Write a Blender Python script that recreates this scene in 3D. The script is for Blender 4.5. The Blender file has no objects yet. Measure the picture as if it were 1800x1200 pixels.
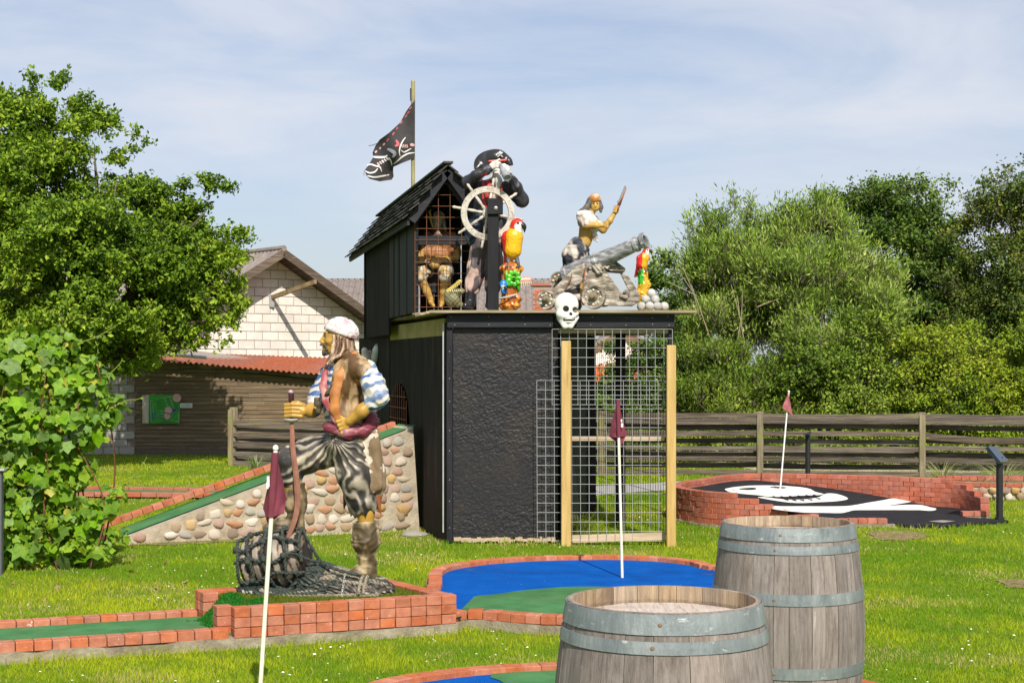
import bpy, bmesh, math, random
import numpy as np
from mathutils import Vector, Matrix, Euler
from math import sin, cos, pi, radians, sqrt, atan2

SC = bpy.context.scene
COL = SC.collection
F, HZ, CX, CAMZ = 2800.0, 640.0, 900.0, 1.67      # focal length in photo pixels, horizon row, centre column, eye height

# ---------------------------------------------------------------- camera
cam_d = bpy.data.cameras.new('camera'); cam = bpy.data.objects.new('camera', cam_d); COL.objects.link(cam)
cam.location = (0, 0, CAMZ); cam.rotation_euler = (radians(90), 0, 0)
cam_d.sensor_width = 36; cam_d.lens = 36 * F / 1800; cam_d.shift_y = (HZ - 600) / 1800
cam_d.clip_start = 0.1; cam_d.clip_end = 3000
SC.camera = cam

# ---------------------------------------------------------------- sun and sky
SUN = Vector((0.29, -1.26, 1.15)).normalized()      # towards the sun
sd = bpy.data.lights.new('sun', 'SUN'); sd.energy = 5.0; sd.angle = radians(0.5); sd.color = (1.0, 0.93, 0.82)
sun = bpy.data.objects.new('sun', sd); COL.objects.link(sun); sun.location = (3, -5, 12)
sun.rotation_euler = (-SUN).to_track_quat('-Z', 'Y').to_euler()
world = bpy.data.worlds.new('World'); SC.world = world; world.use_nodes = True
wn = world.node_tree; wn.nodes.clear()
def wnode(t, **k):
    n = wn.nodes.new(t)
    for a, b in k.items(): setattr(n, a, b)
    return n
sky = wnode('ShaderNodeTexSky'); sky.sky_type = 'NISHITA'; sky.sun_disc = False
sky.sun_elevation = math.asin(SUN.z); sky.sun_rotation = atan2(SUN.x, SUN.y)
sky.altitude = 0; sky.air_density = 1.0; sky.dust_density = 1.4; sky.ozone_density = 2.0
tc = wnode('ShaderNodeTexCoord')
mp = wnode('ShaderNodeMapping'); mp.inputs['Scale'].default_value = (2.2, 2.2, 9.0); mp.inputs['Rotation'].default_value = (0.12, -0.16, 0.3)
nz = wnode('ShaderNodeTexNoise'); nz.inputs['Scale'].default_value = 1.6; nz.inputs['Detail'].default_value = 8; nz.inputs['Roughness'].default_value = 0.56
nz.inputs['Distortion'].default_value = 0.5
rp = wnode('ShaderNodeValToRGB'); rp.color_ramp.elements[0].position = 0.38; rp.color_ramp.elements[1].position = 0.66
rp.color_ramp.elements[0].color = (0.34, 0.34, 0.34, 1); rp.color_ramp.elements[1].color = (0.92, 0.92, 0.92, 1)
mx = wnode('ShaderNodeMix'); mx.data_type = 'RGBA'; mx.inputs[7].default_value = (6.3, 6.6, 7.3, 1)
hz = wnode('ShaderNodeMix'); hz.data_type = 'RGBA'; hz.blend_type = 'MULTIPLY'; hz.inputs[0].default_value = 1.0; hz.inputs[7].default_value = (0.98, 0.965, 1.04, 1)
bg = wnode('ShaderNodeBackground'); bg.inputs['Strength'].default_value = 0.1
out = wnode('ShaderNodeOutputWorld')
L = wn.links.new
L(tc.outputs['Generated'], mp.inputs['Vector']); L(mp.outputs[0], nz.inputs['Vector']); L(nz.outputs['Fac'], rp.inputs[0])
L(sky.outputs[0], hz.inputs[6]); L(hz.outputs[2], mx.inputs[6]); L(rp.outputs[0], mx.inputs[0]); L(mx.outputs[2], bg.inputs[0]); L(bg.outputs[0], out.inputs[0])
SC.view_settings.view_transform = 'Standard'; SC.view_settings.look = 'None'
SC.view_settings.gamma = 1; SC.view_settings.exposure = 0.25; SC.view_settings.use_curve_mapping = False

# ---------------------------------------------------------------- places
def W(px, py, D):                      # the point seen at photo pixel (px, py), D metres ahead
    return Vector(((px - CX) / F * D, D, CAMZ - (py - HZ) / F * D))
def G(px, py, z=0.0):                  # the point at height z seen at a photo pixel
    D = F * (CAMZ - z) / (py - HZ)
    return Vector(((px - CX) / F * D, D, z))

# ---------------------------------------------------------------- materials
MATS = {}
def M(name, cols, ns=5.0, sc=(1, 1, 1), detail=6.0, rough=0.8, bump=0.15, bs=None, bd=None, rnd=0.0, layers=(), metal=0.0,
      attr=False, dist=0.0, spec=0.3, coat=0.0, trans=0.0, attrmix=None, rot=None, bsc=None, nr=0.6):
    """ramp over stretched noise, per object variation, extra (colour, scale, (sx,sy,sz), lo, hi, amount) layers, bump"""
    m = bpy.data.materials.new(name); m.use_nodes = True; MATS[name] = m
    t = m.node_tree; N = t.nodes; lk = t.links.new
    b = N['Principled BSDF']; b.inputs['Roughness'].default_value = rough; b.inputs['Metallic'].default_value = metal
    b.inputs['Specular IOR Level'].default_value = spec; b.inputs['Coat Weight'].default_value = coat; b.inputs['Coat Roughness'].default_value = 0.15
    co = N.new('ShaderNodeTexCoord'); oi = N.new('ShaderNodeObjectInfo')
    mul = N.new('ShaderNodeMath'); mul.operation = 'MULTIPLY'; mul.inputs[1].default_value = 91.7; lk(oi.outputs['Random'], mul.inputs[0])
    add = N.new('ShaderNodeVectorMath'); add.operation = 'ADD'; lk(co.outputs['Object'], add.inputs[0]); lk(mul.outputs[0], add.inputs[1])
    def noise(scale, s3, det=6.0, di=0.0):
        mpn = N.new('ShaderNodeMapping'); mpn.inputs['Scale'].default_value = s3
        if rot: mpn.inputs['Rotation'].default_value = rot
        lk(add.outputs[0], mpn.inputs['Vector'])
        n = N.new('ShaderNodeTexNoise'); n.inputs['Scale'].default_value = scale; n.inputs['Detail'].default_value = det
        n.inputs['Roughness'].default_value = nr; n.inputs['Distortion'].default_value = di
        lk(mpn.outputs[0], n.inputs['Vector']); return n.outputs['Fac']
    f = noise(ns, sc, detail, dist)
    r = N.new('ShaderNodeValToRGB'); e = r.color_ramp.elements
    while len(e) < len(cols): e.new(0.5)
    for i, (p, c) in enumerate(cols):
        e[i].position = p; e[i].color = (*c, 1)
    lk(f, r.inputs[0]); colour = r.outputs[0]
    if attr:
        a = N.new('ShaderNodeAttribute'); a.attribute_name = 'Col'
        x = N.new('ShaderNodeMix'); x.data_type = 'RGBA'; x.blend_type = 'MULTIPLY' if attrmix is None else 'MIX'
        x.inputs[0].default_value = 1.0 if attrmix is None else attrmix
        lk(colour, x.inputs[6]); lk(a.outputs['Color'], x.inputs[7]); colour = x.outputs[2]
    for (lc, ls, l3, lo, hi, am) in layers:
        g = noise(ls, l3)
        mr = N.new('ShaderNodeMapRange'); mr.inputs[1].default_value = lo; mr.inputs[2].default_value = hi; mr.inputs[4].default_value = am
        lk(g, mr.inputs[0])
        x = N.new('ShaderNodeMix'); x.data_type = 'RGBA'; lk(mr.outputs[0], x.inputs[0]); lk(colour, x.inputs[6]); x.inputs[7].default_value = (*lc, 1)
        colour = x.outputs[2]
    if rnd:
        h = N.new('ShaderNodeHueSaturation'); lk(colour, h.inputs['Color'])
        v = N.new('ShaderNodeMapRange'); v.inputs[3].default_value = 1 - rnd; v.inputs[4].default_value = 1 + rnd; lk(oi.outputs['Random'], v.inputs[0])
        lk(v.outputs[0], h.inputs['Value'])
        w = N.new('ShaderNodeMath'); w.operation = 'MULTIPLY'; w.inputs[1].default_value = 7.31; lk(oi.outputs['Random'], w.inputs[0])
        w2 = N.new('ShaderNodeMath'); w2.operation = 'FRACT'; lk(w.outputs[0], w2.inputs[0])
        v2 = N.new('ShaderNodeMapRange'); v2.inputs[3].default_value = 1 - rnd * .8; v2.inputs[4].default_value = 1 + rnd * .5; lk(w2.outputs[0], v2.inputs[0])
        lk(v2.outputs[0], h.inputs['Saturation']); colour = h.outputs[0]
    lk(colour, b.inputs['Base Color'])
    if bump:
        bn = N.new('ShaderNodeBump'); bn.inputs['Strength'].default_value = min(1, bump * 2); bn.inputs['Distance'].default_value = 0.01 if bd is None else bd
        lk(noise(bs or ns * 4, bsc or sc, 6.0), bn.inputs['Height']); lk(bn.outputs[0], b.inputs['Normal'])
    if trans:
        tr = N.new('ShaderNodeBsdfTranslucent'); mxs = N.new('ShaderNodeMixShader'); mxs.inputs[0].default_value = trans
        tc2 = N.new('ShaderNodeMix'); tc2.data_type = 'RGBA'; tc2.blend_type = 'MULTIPLY'; tc2.inputs[0].default_value = 1; tc2.inputs[7].default_value = (1.5, 1.7, 0.5, 1)
        lk(colour, tc2.inputs[6]); lk(tc2.outputs[2], tr.inputs[0])
        lk(b.outputs[0], mxs.inputs[1]); lk(tr.outputs[0], mxs.inputs[2]); lk(mxs.outputs[0], N['Material Output'].inputs[0])
    return m
def flat(name, c, rough=0.6, var=0.12, ns=14, **k):
    return M(name, [(0.3, tuple(v * (1 - var) for v in c)), (0.7, tuple(min(1, v * (1 + var)) for v in c))], ns=ns, rough=rough, **k)

# ---------------------------------------------------------------- objects
def tag(o, label=None, cat=None, group=None, kind=None):
    if label: o['label'] = label
    if cat: o['category'] = cat
    if group: o['group'] = group
    if kind: o['kind'] = kind
    return o
def wloc(o):
    v = Vector((0, 0, 0))
    while o: v += o.location; o = o.parent
    return v
def empty(name, loc, label, cat, group=None):
    o = bpy.data.objects.new(name, None); COL.objects.link(o); o.location = loc; o.empty_display_size = 0.1
    return tag(o, label, cat, group)
def mesh_obj(name, V, Fc, mat, parent=None, smooth=False, col=None, origin=None, world=True):
    """V in world coordinates; the object's origin goes to `origin` (default: its parent's place)"""
    V = np.asarray(V, dtype=np.float64).reshape(-1, 3)
    pl = wloc(parent) if parent else Vector((0, 0, 0))
    og = Vector(origin) if origin is not None else (pl if world else Vector((0, 0, 0)))
    if world or origin is not None: V = V - np.array(og)
    me = bpy.data.meshes.new(name)
    if isinstance(Fc, np.ndarray):
        n, k = Fc.shape
        me.vertices.add(len(V)); me.vertices.foreach_set('co', V.astype(np.float32).ravel())
        me.loops.add(n * k); me.loops.foreach_set('vertex_index', Fc.astype(np.int32).ravel())
        me.polygons.add(n); me.polygons.foreach_set('loop_start', np.arange(0, n * k, k, dtype=np.int32))
        me.update(calc_edges=True); me.validate()
    else:
        me.from_pydata([tuple(v) for v in V], [], Fc); me.update()
    if smooth: me.polygons.foreach_set('use_smooth', np.ones(len(me.polygons), dtype=bool))
    if col is not None:
        c = np.asarray(col, dtype=np.float32)
        if c.ndim == 1: c = np.tile(c, (len(V), 1))
        c = np.hstack([c[:, :3], np.ones((len(c), 1), np.float32)])
        a = me.color_attributes.new('Col', 'FLOAT_COLOR', 'POINT'); a.data.foreach_set('color', c.ravel())
    if mat: me.materials.append(mat)
    o = bpy.data.objects.new(name, me); COL.objects.link(o)
    if parent: o.parent = parent; o.location = (og - pl) if (world or origin is not None) else (0, 0, 0)
    elif world or origin is not None: o.location = og
    return o
def inst(src, name, loc, rot=None, parent=None, scale=None):
    """another object on the same mesh, at a world place"""
    o = bpy.data.objects.new(name, src.data if hasattr(src, 'data') else src); COL.objects.link(o)
    o.parent = parent; o.location = Vector(loc) - (wloc(parent) if parent else Vector((0, 0, 0)))
    if rot is not None: o.rotation_euler = rot
    if scale is not None: o.scale = scale
    return o

class MB:                                        # a mesh collector
    def __init__(s): s.v = []; s.f = []
    def add(s, vs, fs):
        n = len(s.v); s.v += [Vector(v) for v in vs]; s.f += [tuple(i + n for i in f) for f in fs]; return s
    def box(s, c, size, R=None):
        c = Vector(c); h = Vector(size) / 2; R = R or Matrix.Identity(3)
        vs = [c + R @ Vector((x * h.x, y * h.y, z * h.z)) for x in (-1, 1) for y in (-1, 1) for z in (-1, 1)]
        return s.add(vs, [(0, 1, 3, 2), (4, 6, 7, 5), (0, 4, 5, 1), (2, 3, 7, 6), (0, 2, 6, 4), (1, 5, 7, 3)])
    def bar(s, a, b, w, t, up=(0, 0, 1), ext=0):     # a board from a to b: w along up-ish, t across
        a = Vector(a); b = Vector(b); d = (b - a).normalized(); a = a - d * ext; b = b + d * ext
        side = d.cross(Vector(up)).normalized(); u = side.cross(d).normalized()
        vs = [p + side * (sx * t / 2) + u * (sz * w / 2) for p in (a, b) for sx in (-1, 1) for sz in (-1, 1)]
        return s.add(vs, [(0, 1, 3, 2), (4, 6, 7, 5), (0, 4, 5, 1), (2, 3, 7, 6), (0, 2, 6, 4), (1, 5, 7, 3)])
    def tube(s, pts, r, n=8, cap=True):
        pts = [Vector(p) for p in pts]
        if len(pts) == 2 and not hasattr(r, '__len__') and cap: pts = [pts[0], pts[0].lerp(pts[1], .003), pts[0].lerp(pts[1], .997), pts[1]]
        m = len(pts); rs = list(r) if hasattr(r, '__len__') else [r] * m
        ref = Vector((0, 0, 1)); rings = []
        u = None
        for i, p in enumerate(pts):
            d = (pts[min(i + 1, m - 1)] - pts[max(i - 1, 0)]).normalized()
            if u is None: u = d.cross(ref if abs(d.z) < .9 else Vector((1, 0, 0))).normalized()
            else: u = (u - d * u.dot(d)).normalized()
            w = d.cross(u)
            rings.append([p + (u * cos(2 * pi * k / n) + w * sin(2 * pi * k / n)) * rs[i] for k in range(n)])
        base = len(s.v)
        for g in rings: s.v += g
        for i in range(m - 1):
            for k in range(n):
                a = base + i * n + k; b = base + i * n + (k + 1) % n
                s.f.append((a, b, b + n, a + n))
        if cap:
            s.f.append(tuple(base + k for k in range(n))[::-1]); s.f.append(tuple(base + (m - 1) * n + k for k in range(n)))
        return s
    def lathe(s, c, prof, n=24, axis=(0, 0, 1), a0=0, a1=2 * pi):      # prof: (r, z) list
        c = Vector(c); ax = Vector(axis).normalized(); u = ax.cross(Vector((0, 1, 0)) if abs(ax.y) < .9 else Vector((1, 0, 0))).normalized(); w = ax.cross(u)
        full = abs(a1 - a0 - 2 * pi) < 1e-6; k_ = n if full else n + 1; base = len(s.v); m = len(prof)
        for (r, z) in prof:
            for k in range(k_):
                a = a0 + (a1 - a0) * k / n; s.v.append(c + ax * z + (u * cos(a) + w * sin(a)) * r)
        for i in range(m - 1):
            for k in range(n):
                a = base + i * k_ + k; b = base + i * k_ + (k + 1) % k_; s.f.append((a, b, b + k_, a + k_))
        return s
    def prism(s, poly, z0, z1):                       # poly: list of (x,y), ccw, extruded
        n = len(poly); zz0 = z0 if hasattr(z0, '__len__') else [z0] * n; zz1 = z1 if hasattr(z1, '__len__') else [z1] * n
        vs = [(p[0], p[1], zz0[i]) for i, p in enumerate(poly)] + [(p[0], p[1], zz1[i]) for i, p in enumerate(poly)]
        fs = [tuple(range(n))[::-1], tuple(range(n, 2 * n))] + [(i, (i + 1) % n, (i + 1) % n + n, i + n) for i in range(n)]
        return s.add(vs, fs)
    def build(s, name, mat, parent=None, smooth=False, origin=None, bevel=0, fix=True, col=None, world=True):
        o = mesh_obj(name, [tuple(v) for v in s.v], s.f, mat, parent, smooth, col=col, origin=origin, world=world)
        if fix or bevel:
            bm = bmesh.new(); bm.from_mesh(o.data)
            bmesh.ops.recalc_face_normals(bm, faces=bm.faces)
            if bevel: bmesh.ops.bevel(bm, geom=list(bm.edges), offset=bevel, segments=1, affect='EDGES', clamp_overlap=True)
            bm.to_mesh(o.data); bm.free()
            if smooth: o.data.polygons.foreach_set('use_smooth', np.ones(len(o.data.polygons), dtype=bool))
        return o

# ---------------------------------------------------------------- numpy noise and implicit surfaces
def hash3(i, j, k, seed):
    n = (i.astype(np.int64) * 374761393 + j.astype(np.int64) * 668265263 + k.astype(np.int64) * 2147483647 + seed * 974634777) & 0xffffffff
    n = ((n ^ (n >> 13)) * 1274126177) & 0xffffffff
    return ((n ^ (n >> 16)) & 0xffff) / 65535.0
def vnoise(P, freq, seed=0):
    P = np.asarray(P) * np.asarray(freq); I = np.floor(P).astype(np.int64); f = P - I; f = f * f * (3 - 2 * f); r = 0
    for a in (0, 1):
        for b in (0, 1):
            for c in (0, 1):
                w = (f[..., 0] if a else 1 - f[..., 0]) * (f[..., 1] if b else 1 - f[..., 1]) * (f[..., 2] if c else 1 - f[..., 2])
                r = r + w * hash3(I[..., 0] + a, I[..., 1] + b, I[..., 2] + c, seed)
    return r
def fbm(P, freq, seed=0, oct=3):
    r = 0; a = 0.5; fr = np.asarray(freq, dtype=float)
    for o in range(oct): r = r + a * vnoise(P, fr, seed + o); fr = fr * 2.03; a *= 0.5
    return r / (1 - 0.5 ** oct)

def Cap(a, b, ra, rb=None, sq=None, k=None, sub=False):         # a tapered capsule; sq = (axis, factor) squashes it
    return ('c', np.array(a, float), np.array(b, float), ra, ra if rb is None else rb, sq, k, sub)
def Ell(c, r, R=None, k=None, sub=False):                        # an ellipsoid
    r = (r, r, r) if not hasattr(r, '__len__') else r
    return ('e', np.array(c, float), np.array(r, float), np.array(R if R is not None else Matrix.Identity(3)), k, sub)
def Bx(c, h, r=0.01, R=None, k=None, sub=False):                 # a rounded box
    return ('b', np.array(c, float), np.array(h, float), r, np.array(R if R is not None else Matrix.Identity(3)), k, sub)
def Chain(pts, rs, **k): return [Cap(pts[i], pts[i + 1], rs[i], rs[i + 1], **k) for i in range(len(pts) - 1)]
def rotm(ax, deg): return Matrix.Rotation(radians(deg), 3, ax)

def sdf_mesh(name, prims, h, mat, parent, k=0.02, disp=None, col=None, shell=None, smooth=True, clip=None):
    flatp = []
    for p in prims:
        if isinstance(p, list): flatp += p
        else: flatp.append(p)
    prims = flatp; lo = np.full(3, 1e9); hi = np.full(3, -1e9); bbs = []
    for p in prims:
        if p[0] == 'c': r = max(p[3], p[4]); a = np.minimum(p[1], p[2]) - r; b = np.maximum(p[1], p[2]) + r
        elif p[0] == 'e': r = p[2].max(); a = p[1] - r; b = p[1] + r
        else: r = np.linalg.norm(p[2]) + p[3]; a = p[1] - r; b = p[1] + r
        bbs.append((a, b))
        if not p[-1]: lo = np.minimum(lo, a); hi = np.maximum(hi, b)
    lo -= 2.5 * h; hi += 2.5 * h
    n = np.ceil((hi - lo) / h).astype(int) + 1
    D = np.full(tuple(n), 1.0, np.float32)
    ax = [lo[i] + np.arange(n[i]) * h for i in range(3)]
    for p, (a, b) in zip(prims, bbs):
        kk = p[-2] if p[-2] is not None else k; mg = kk + 3 * h
        i0 = np.clip(np.floor((a - mg - lo) / h).astype(int), 0, n); i1 = np.clip(np.ceil((b + mg - lo) / h).astype(int) + 1, 0, n)
        if np.any(i1 <= i0): continue
        sl = tuple(slice(i0[i], i1[i]) for i in range(3))
        X = np.stack(np.meshgrid(*[ax[i][sl[i]] for i in range(3)], indexing='ij'), -1)
        if p[0] == 'c':
            A, B = p[1], p[2]; ba = B - A; L2 = max(ba @ ba, 1e-12); pa = X - A; t = np.clip((pa @ ba) / L2, 0, 1)
            q = pa - t[..., None] * ba
            if p[5]:
                axq, fq = np.array(p[5][0], float), p[5][1]; axq /= np.linalg.norm(axq); comp = q @ axq; q = q + (comp * (fq - 1))[..., None] * axq
            d = np.linalg.norm(q, axis=-1) - (p[3] + (p[4] - p[3]) * t)
        elif p[0] == 'e':
            q = (X - p[1]) @ p[3]; k0 = np.linalg.norm(q / p[2], axis=-1); k1 = np.linalg.norm(q / p[2] ** 2, axis=-1) + 1e-9; d = k0 * (k0 - 1) / k1
        else:
            q = np.abs((X - p[1]) @ p[4]) - (p[2] - p[3]); d = np.linalg.norm(np.maximum(q, 0), axis=-1) + np.minimum(q.max(-1), 0) - p[3]
        c = D[sl]
        if p[-1]: d = -d; hh = np.maximum(kk - np.abs(c - d), 0) / kk; D[sl] = np.maximum(c, d) + hh * hh * kk / 4
        else: hh = np.maximum(kk - np.abs(c - d), 0) / kk; D[sl] = np.minimum(c, d) - hh * hh * kk / 4
    if clip:                                       # half spaces (point, normal): keep the side the normal points away from
        X = np.stack(np.meshgrid(*ax, indexing='ij'), -1)
        for (cp, cn) in clip:
            cn = np.array(cn, float); cn /= np.linalg.norm(cn); D = np.maximum(D, (X - np.array(cp)) @ cn)
    ins = D < 0
    ins[0] = ins[-1] = False; ins[:, 0] = ins[:, -1] = False; ins[:, :, 0] = ins[:, :, -1] = False
    D = np.where(ins, D, np.maximum(D, 1e-6))
    m = tuple(n - 1); S = np.zeros(m + (3,)); Cn = np.zeros(m)
    idx = np.indices(m).transpose(1, 2, 3, 0).astype(np.float32)
    def sub(a, o): return a[o[0]:o[0] + m[0], o[1]:o[1] + m[1], o[2]:o[2] + m[2]]
    for axis in range(3):
        for u in (0, 1):
            for v in (0, 1):
                o = [0, 0, 0]; others = [i for i in range(3) if i != axis]; o[others[0]] = u; o[others[1]] = v
                o2 = list(o); o2[axis] = 1; A = sub(D, o); B = sub(D, o2); cr = sub(ins, o) != sub(ins, o2)
                t = np.where(cr, A / np.where(cr, A - B, 1), 0)
                for i in range(3): S[..., i] += np.where(cr, (t if i == axis else o[i]), 0)
                Cn += cr
    act = Cn > 0; vid = np.full(m, -1, np.int64); vid[act] = np.arange(act.sum())
    V = lo + h * (idx[act] + S[act] / Cn[act][:, None])
    quads = []
    for axis in range(3):
        a, b = (axis + 1) % 3, (axis + 2) % 3
        o1 = [slice(None)] * 3; o1[axis] = slice(0, n[axis] - 1); o2 = [slice(None)] * 3; o2[axis] = slice(1, n[axis])
        I0 = ins[tuple(o1)]; I1 = ins[tuple(o2)]; e = np.argwhere(I0 != I1); e = e[(e[:, a] > 0) & (e[:, b] > 0)]
        s = I0[tuple(e.T)]
        def vi(da, db): q = e.copy(); q[:, a] -= da; q[:, b] -= db; return vid[tuple(q.T)]
        Q = np.stack([vi(1, 1), vi(0, 1), vi(0, 0), vi(1, 0)], 1); Q[~s] = Q[~s][:, ::-1]; quads.append(Q)
    Q = np.vstack(quads); Q = Q[(Q >= 0).all(1)]
    # one pass of smoothing
    for _ in range(1):
        acc = np.zeros_like(V); cnt = np.zeros(len(V))
        for i in range(4):
            np.add.at(acc, Q[:, i], V[Q[:, (i + 1) % 4]]); np.add.at(cnt, Q[:, i], 1)
            np.add.at(acc, Q[:, i], V[Q[:, (i + 3) % 4]]); np.add.at(cnt, Q[:, i], 1)
        V = V * 0.5 + 0.5 * acc / np.maximum(cnt, 1)[:, None]
    fn = np.cross(V[Q[:, 2]] - V[Q[:, 0]], V[Q[:, 3]] - V[Q[:, 1]]); Nn = np.zeros_like(V)
    for i in range(4): np.add.at(Nn, Q[:, i], fn)
    Nn /= np.linalg.norm(Nn, axis=1)[:, None] + 1e-12
    if disp is not None: V = V + Nn * np.asarray(disp(V, Nn))[:, None]
    c = col(V, Nn) if callable(col) else col
    return mesh_obj(name, V, Q, mat, parent, smooth, col=c)
def lerp(a, b, t):
    t = np.clip(np.asarray(t), 0, 1)[:, None]; return np.asarray(a) * (1 - t) + np.asarray(b) * t
def smoothstep(a, b, x): t = np.clip((x - a) / (b - a), 0, 1); return t * t * (3 - 2 * t)
R = random.Random(7)
RN = np.random.RandomState(5)
# ================================================================ ground
def in_poly(x, y, poly):
    r = np.zeros(np.shape(x), bool); n = len(poly)
    for i in range(n):
        (x1, y1), (x2, y2) = poly[i][:2], poly[(i + 1) % n][:2]
        c = ((y1 > y) != (y2 > y)) & (x < (x2 - x1) * (y - y1) / ((y2 - y1) + 1e-12) + x1); r ^= c
    return r
gm = M('lawn_soil', [(0.3, (0.10, 0.17, 0.010)), (0.5, (0.16, 0.24, 0.014)), (0.7, (0.25, 0.29, 0.024))], ns=1.3, rough=0.95, bump=0.6, bs=60, bd=0.02,
       layers=[((0.13, 0.20, 0.012), 28, (1, 1, 1), 0.45, 0.62, 0.6), ((0.26, 0.26, 0.05), 0.55, (1, 1, 1), 0.56, 0.7, 0.6), ((0.03, 0.06, 0.006), 90, (1, 1, 1), 0.5, 0.62, 0.7)], spec=0.1)
b = MB(); S = 900
xs = [-S, -60, -20, -8, 0, 8, 20, 60, S]; ys = [-S, -20, 0, 8, 16, 24, 32, 60, S]
b.v = [Vector((x, y, 0)) for y in ys for x in xs]
b.f = [(j * 9 + i, j * 9 + i + 1, j * 9 + i + 10, j * 9 + i + 9) for j in range(8) for i in range(8)]
tag(b.build('ground', gm), kind='structure')

# gravel path seen through the cage, bare earth and track behind the fence
def sheet(name, pts, z, mat, kind='structure', wob=0.0, parent=None):
    P = []
    n = len(pts)
    for i in range(n):
        a, c = Vector(pts[i][:2]), Vector(pts[(i + 1) % n][:2]); m = max(1, int((c - a).length / 0.15)) if wob else 1
        for k in range(m): p = a.lerp(c, k / m); P.append((p.x + R.uniform(-wob, wob), p.y + R.uniform(-wob, wob), z))
    o = mesh_obj(name, P, [tuple(range(len(P)))], mat, parent)
    if kind: tag(o, kind=kind)
    return o
gravel_m = M('gravel', [(0.3, (0.22, 0.21, 0.20)), (0.55, (0.40, 0.38, 0.36)), (0.75, (0.55, 0.53, 0.5))], ns=40, rough=0.95, bump=0.5, bs=80)
soil_m = M('bare_soil', [(0.3, (0.10, 0.07, 0.035)), (0.55, (0.24, 0.17, 0.09)), (0.75, (0.34, 0.25, 0.13))], ns=14, rough=1, bump=0.5, bs=50)
def gp(pairs, z=0): return [G(x, y, z) for x, y in pairs]
path_poly = gp([(1030, 872), (1080, 868), (1170, 862), (1230, 856), (1230, 843), (1170, 848), (1080, 853), (1030, 856)])
sheet('gravel_path', path_poly, 0.006, gravel_m, wob=0.03)
track_poly = [(4.0, 24.6), (7.2, 24.3), (7.6, 26.6), (3.2, 27.6)]
sheet('dirt_track', track_poly, 0.006, M('pale_track', [(0.3, (0.30, 0.25, 0.17)), (0.7, (0.48, 0.42, 0.31))], ns=6, rough=1, bump=0.3), wob=0.06)
bare = [gp([(1520, 938), (1545, 932), (1590, 934), (1625, 938), (1618, 946), (1590, 951), (1550, 950), (1530, 946)]),
        gp([(1752, 1022), (1772, 1016), (1815, 1020), (1812, 1036), (1775, 1034)]), gp([(215, 955), (300, 950), (470, 943), (480, 950), (300, 958), (225, 960)])]
for q in bare: sheet('bare_patch', q, 0.006, soil_m, wob=0.07)

# ================================================================ white block barn
mortar = flat('mortar', (0.30, 0.25, 0.22), 0.95)
block_m = M('block_paint', [(0.3, (0.58, 0.53, 0.48)), (0.6, (0.70, 0.65, 0.59)), (0.8, (0.76, 0.71, 0.65))], ns=3, rough=0.85, bump=0.15, bs=60, rnd=0.07,
            layers=[((0.34, 0.27, 0.22), 22, (1, 1, 2), 0.62, 0.72, 0.35)])
roofgrey = M('corrugated_grey', [(0.3, (0.15, 0.125, 0.115)), (0.6, (0.24, 0.205, 0.19)), (0.8, (0.31, 0.27, 0.25))], ns=6, rough=0.95, bump=0.3, rnd=0.12,
             layers=[((0.50, 0.47, 0.42), 40, (1, 1, 1), 0.66, 0.7, 0.8), ((0.28, 0.20, 0.05), 7, (1, 1, 1), 0.6, 0.7, 0.6)])
oldwood = M('weathered_wood', [(0.25, (0.055, 0.040, 0.030)), (0.5, (0.11, 0.082, 0.062)), (0.75, (0.21, 0.165, 0.125))], ns=3, sc=(0.6, 0.6, 9), rough=0.9, bump=0.4, rnd=0.22,
            layers=[((0.20, 0.21, 0.07), 5, (1, 1, 1), 0.62, 0.75, 0.45)])
oldwood_x = M('weathered_board', [(0.3, (0.045, 0.035, 0.027)), (0.5, (0.115, 0.090, 0.070)), (0.72, (0.26, 0.21, 0.165))], ns=5, sc=(0.35, 0.35, 14), rough=0.9, bump=0.45, rnd=0.30,
              layers=[((0.20, 0.21, 0.06), 2.4, (1, 1, 3), 0.56, 0.75, 0.5), ((0.03, 0.02, 0.015), 18, (1, 1, 3), 0.66, 0.72, 0.8)])
barn = empty('barn', (-5.46, 36.0, 0), 'white painted concrete block barn with grey corrugated gable roof behind the low shed', 'barn')
BU = Vector((0.8, 0.6, 0)); BN = Vector((0.6, -0.8, 0)); BP = Vector((-5.46, 36.0, 0)); PEAK = 4.13; SL = 0.60
def bw(t, z, o=0.0): return BP + BU * t + Vector((0, 0, z)) + BN * o
def clip_poly(poly, a, b, c):        # keep a*x + b*y <= c
    out = []
    for i in range(len(poly)):
        p, q = poly[i], poly[(i + 1) % len(poly)]; dp = a * p[0] + b * p[1] - c; dq = a * q[0] + b * q[1] - c
        if dp <= 0: out.append(p)
        if dp * dq < 0: s = dp / (dp - dq); out.append((p[0] + (q[0] - p[0]) * s, p[1] + (q[1] - p[1]) * s))
    return out
def wall_prism(poly, f0, f1):
    n = len(poly); vs = [f0(*p) for p in poly] + [f1(*p) for p in poly]
    return vs, [tuple(range(n)), tuple(range(n, 2 * n))[::-1]] + [(i, (i + 1) % n, (i + 1) % n + n, i + n) for i in range(n)]
TL, TR = -4.3, 4.3
vs, fs = wall_prism([(TL, 0), (TR, 0), (TR, PEAK - SL * TR), (0, PEAK), (TL, PEAK + SL * TL)], lambda t, z: bw(t, z, 0), lambda t, z: bw(t, z, -0.25))
MB().add(vs, fs).build('wall', mortar, barn)
proto_block = None; nb = 0
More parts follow.
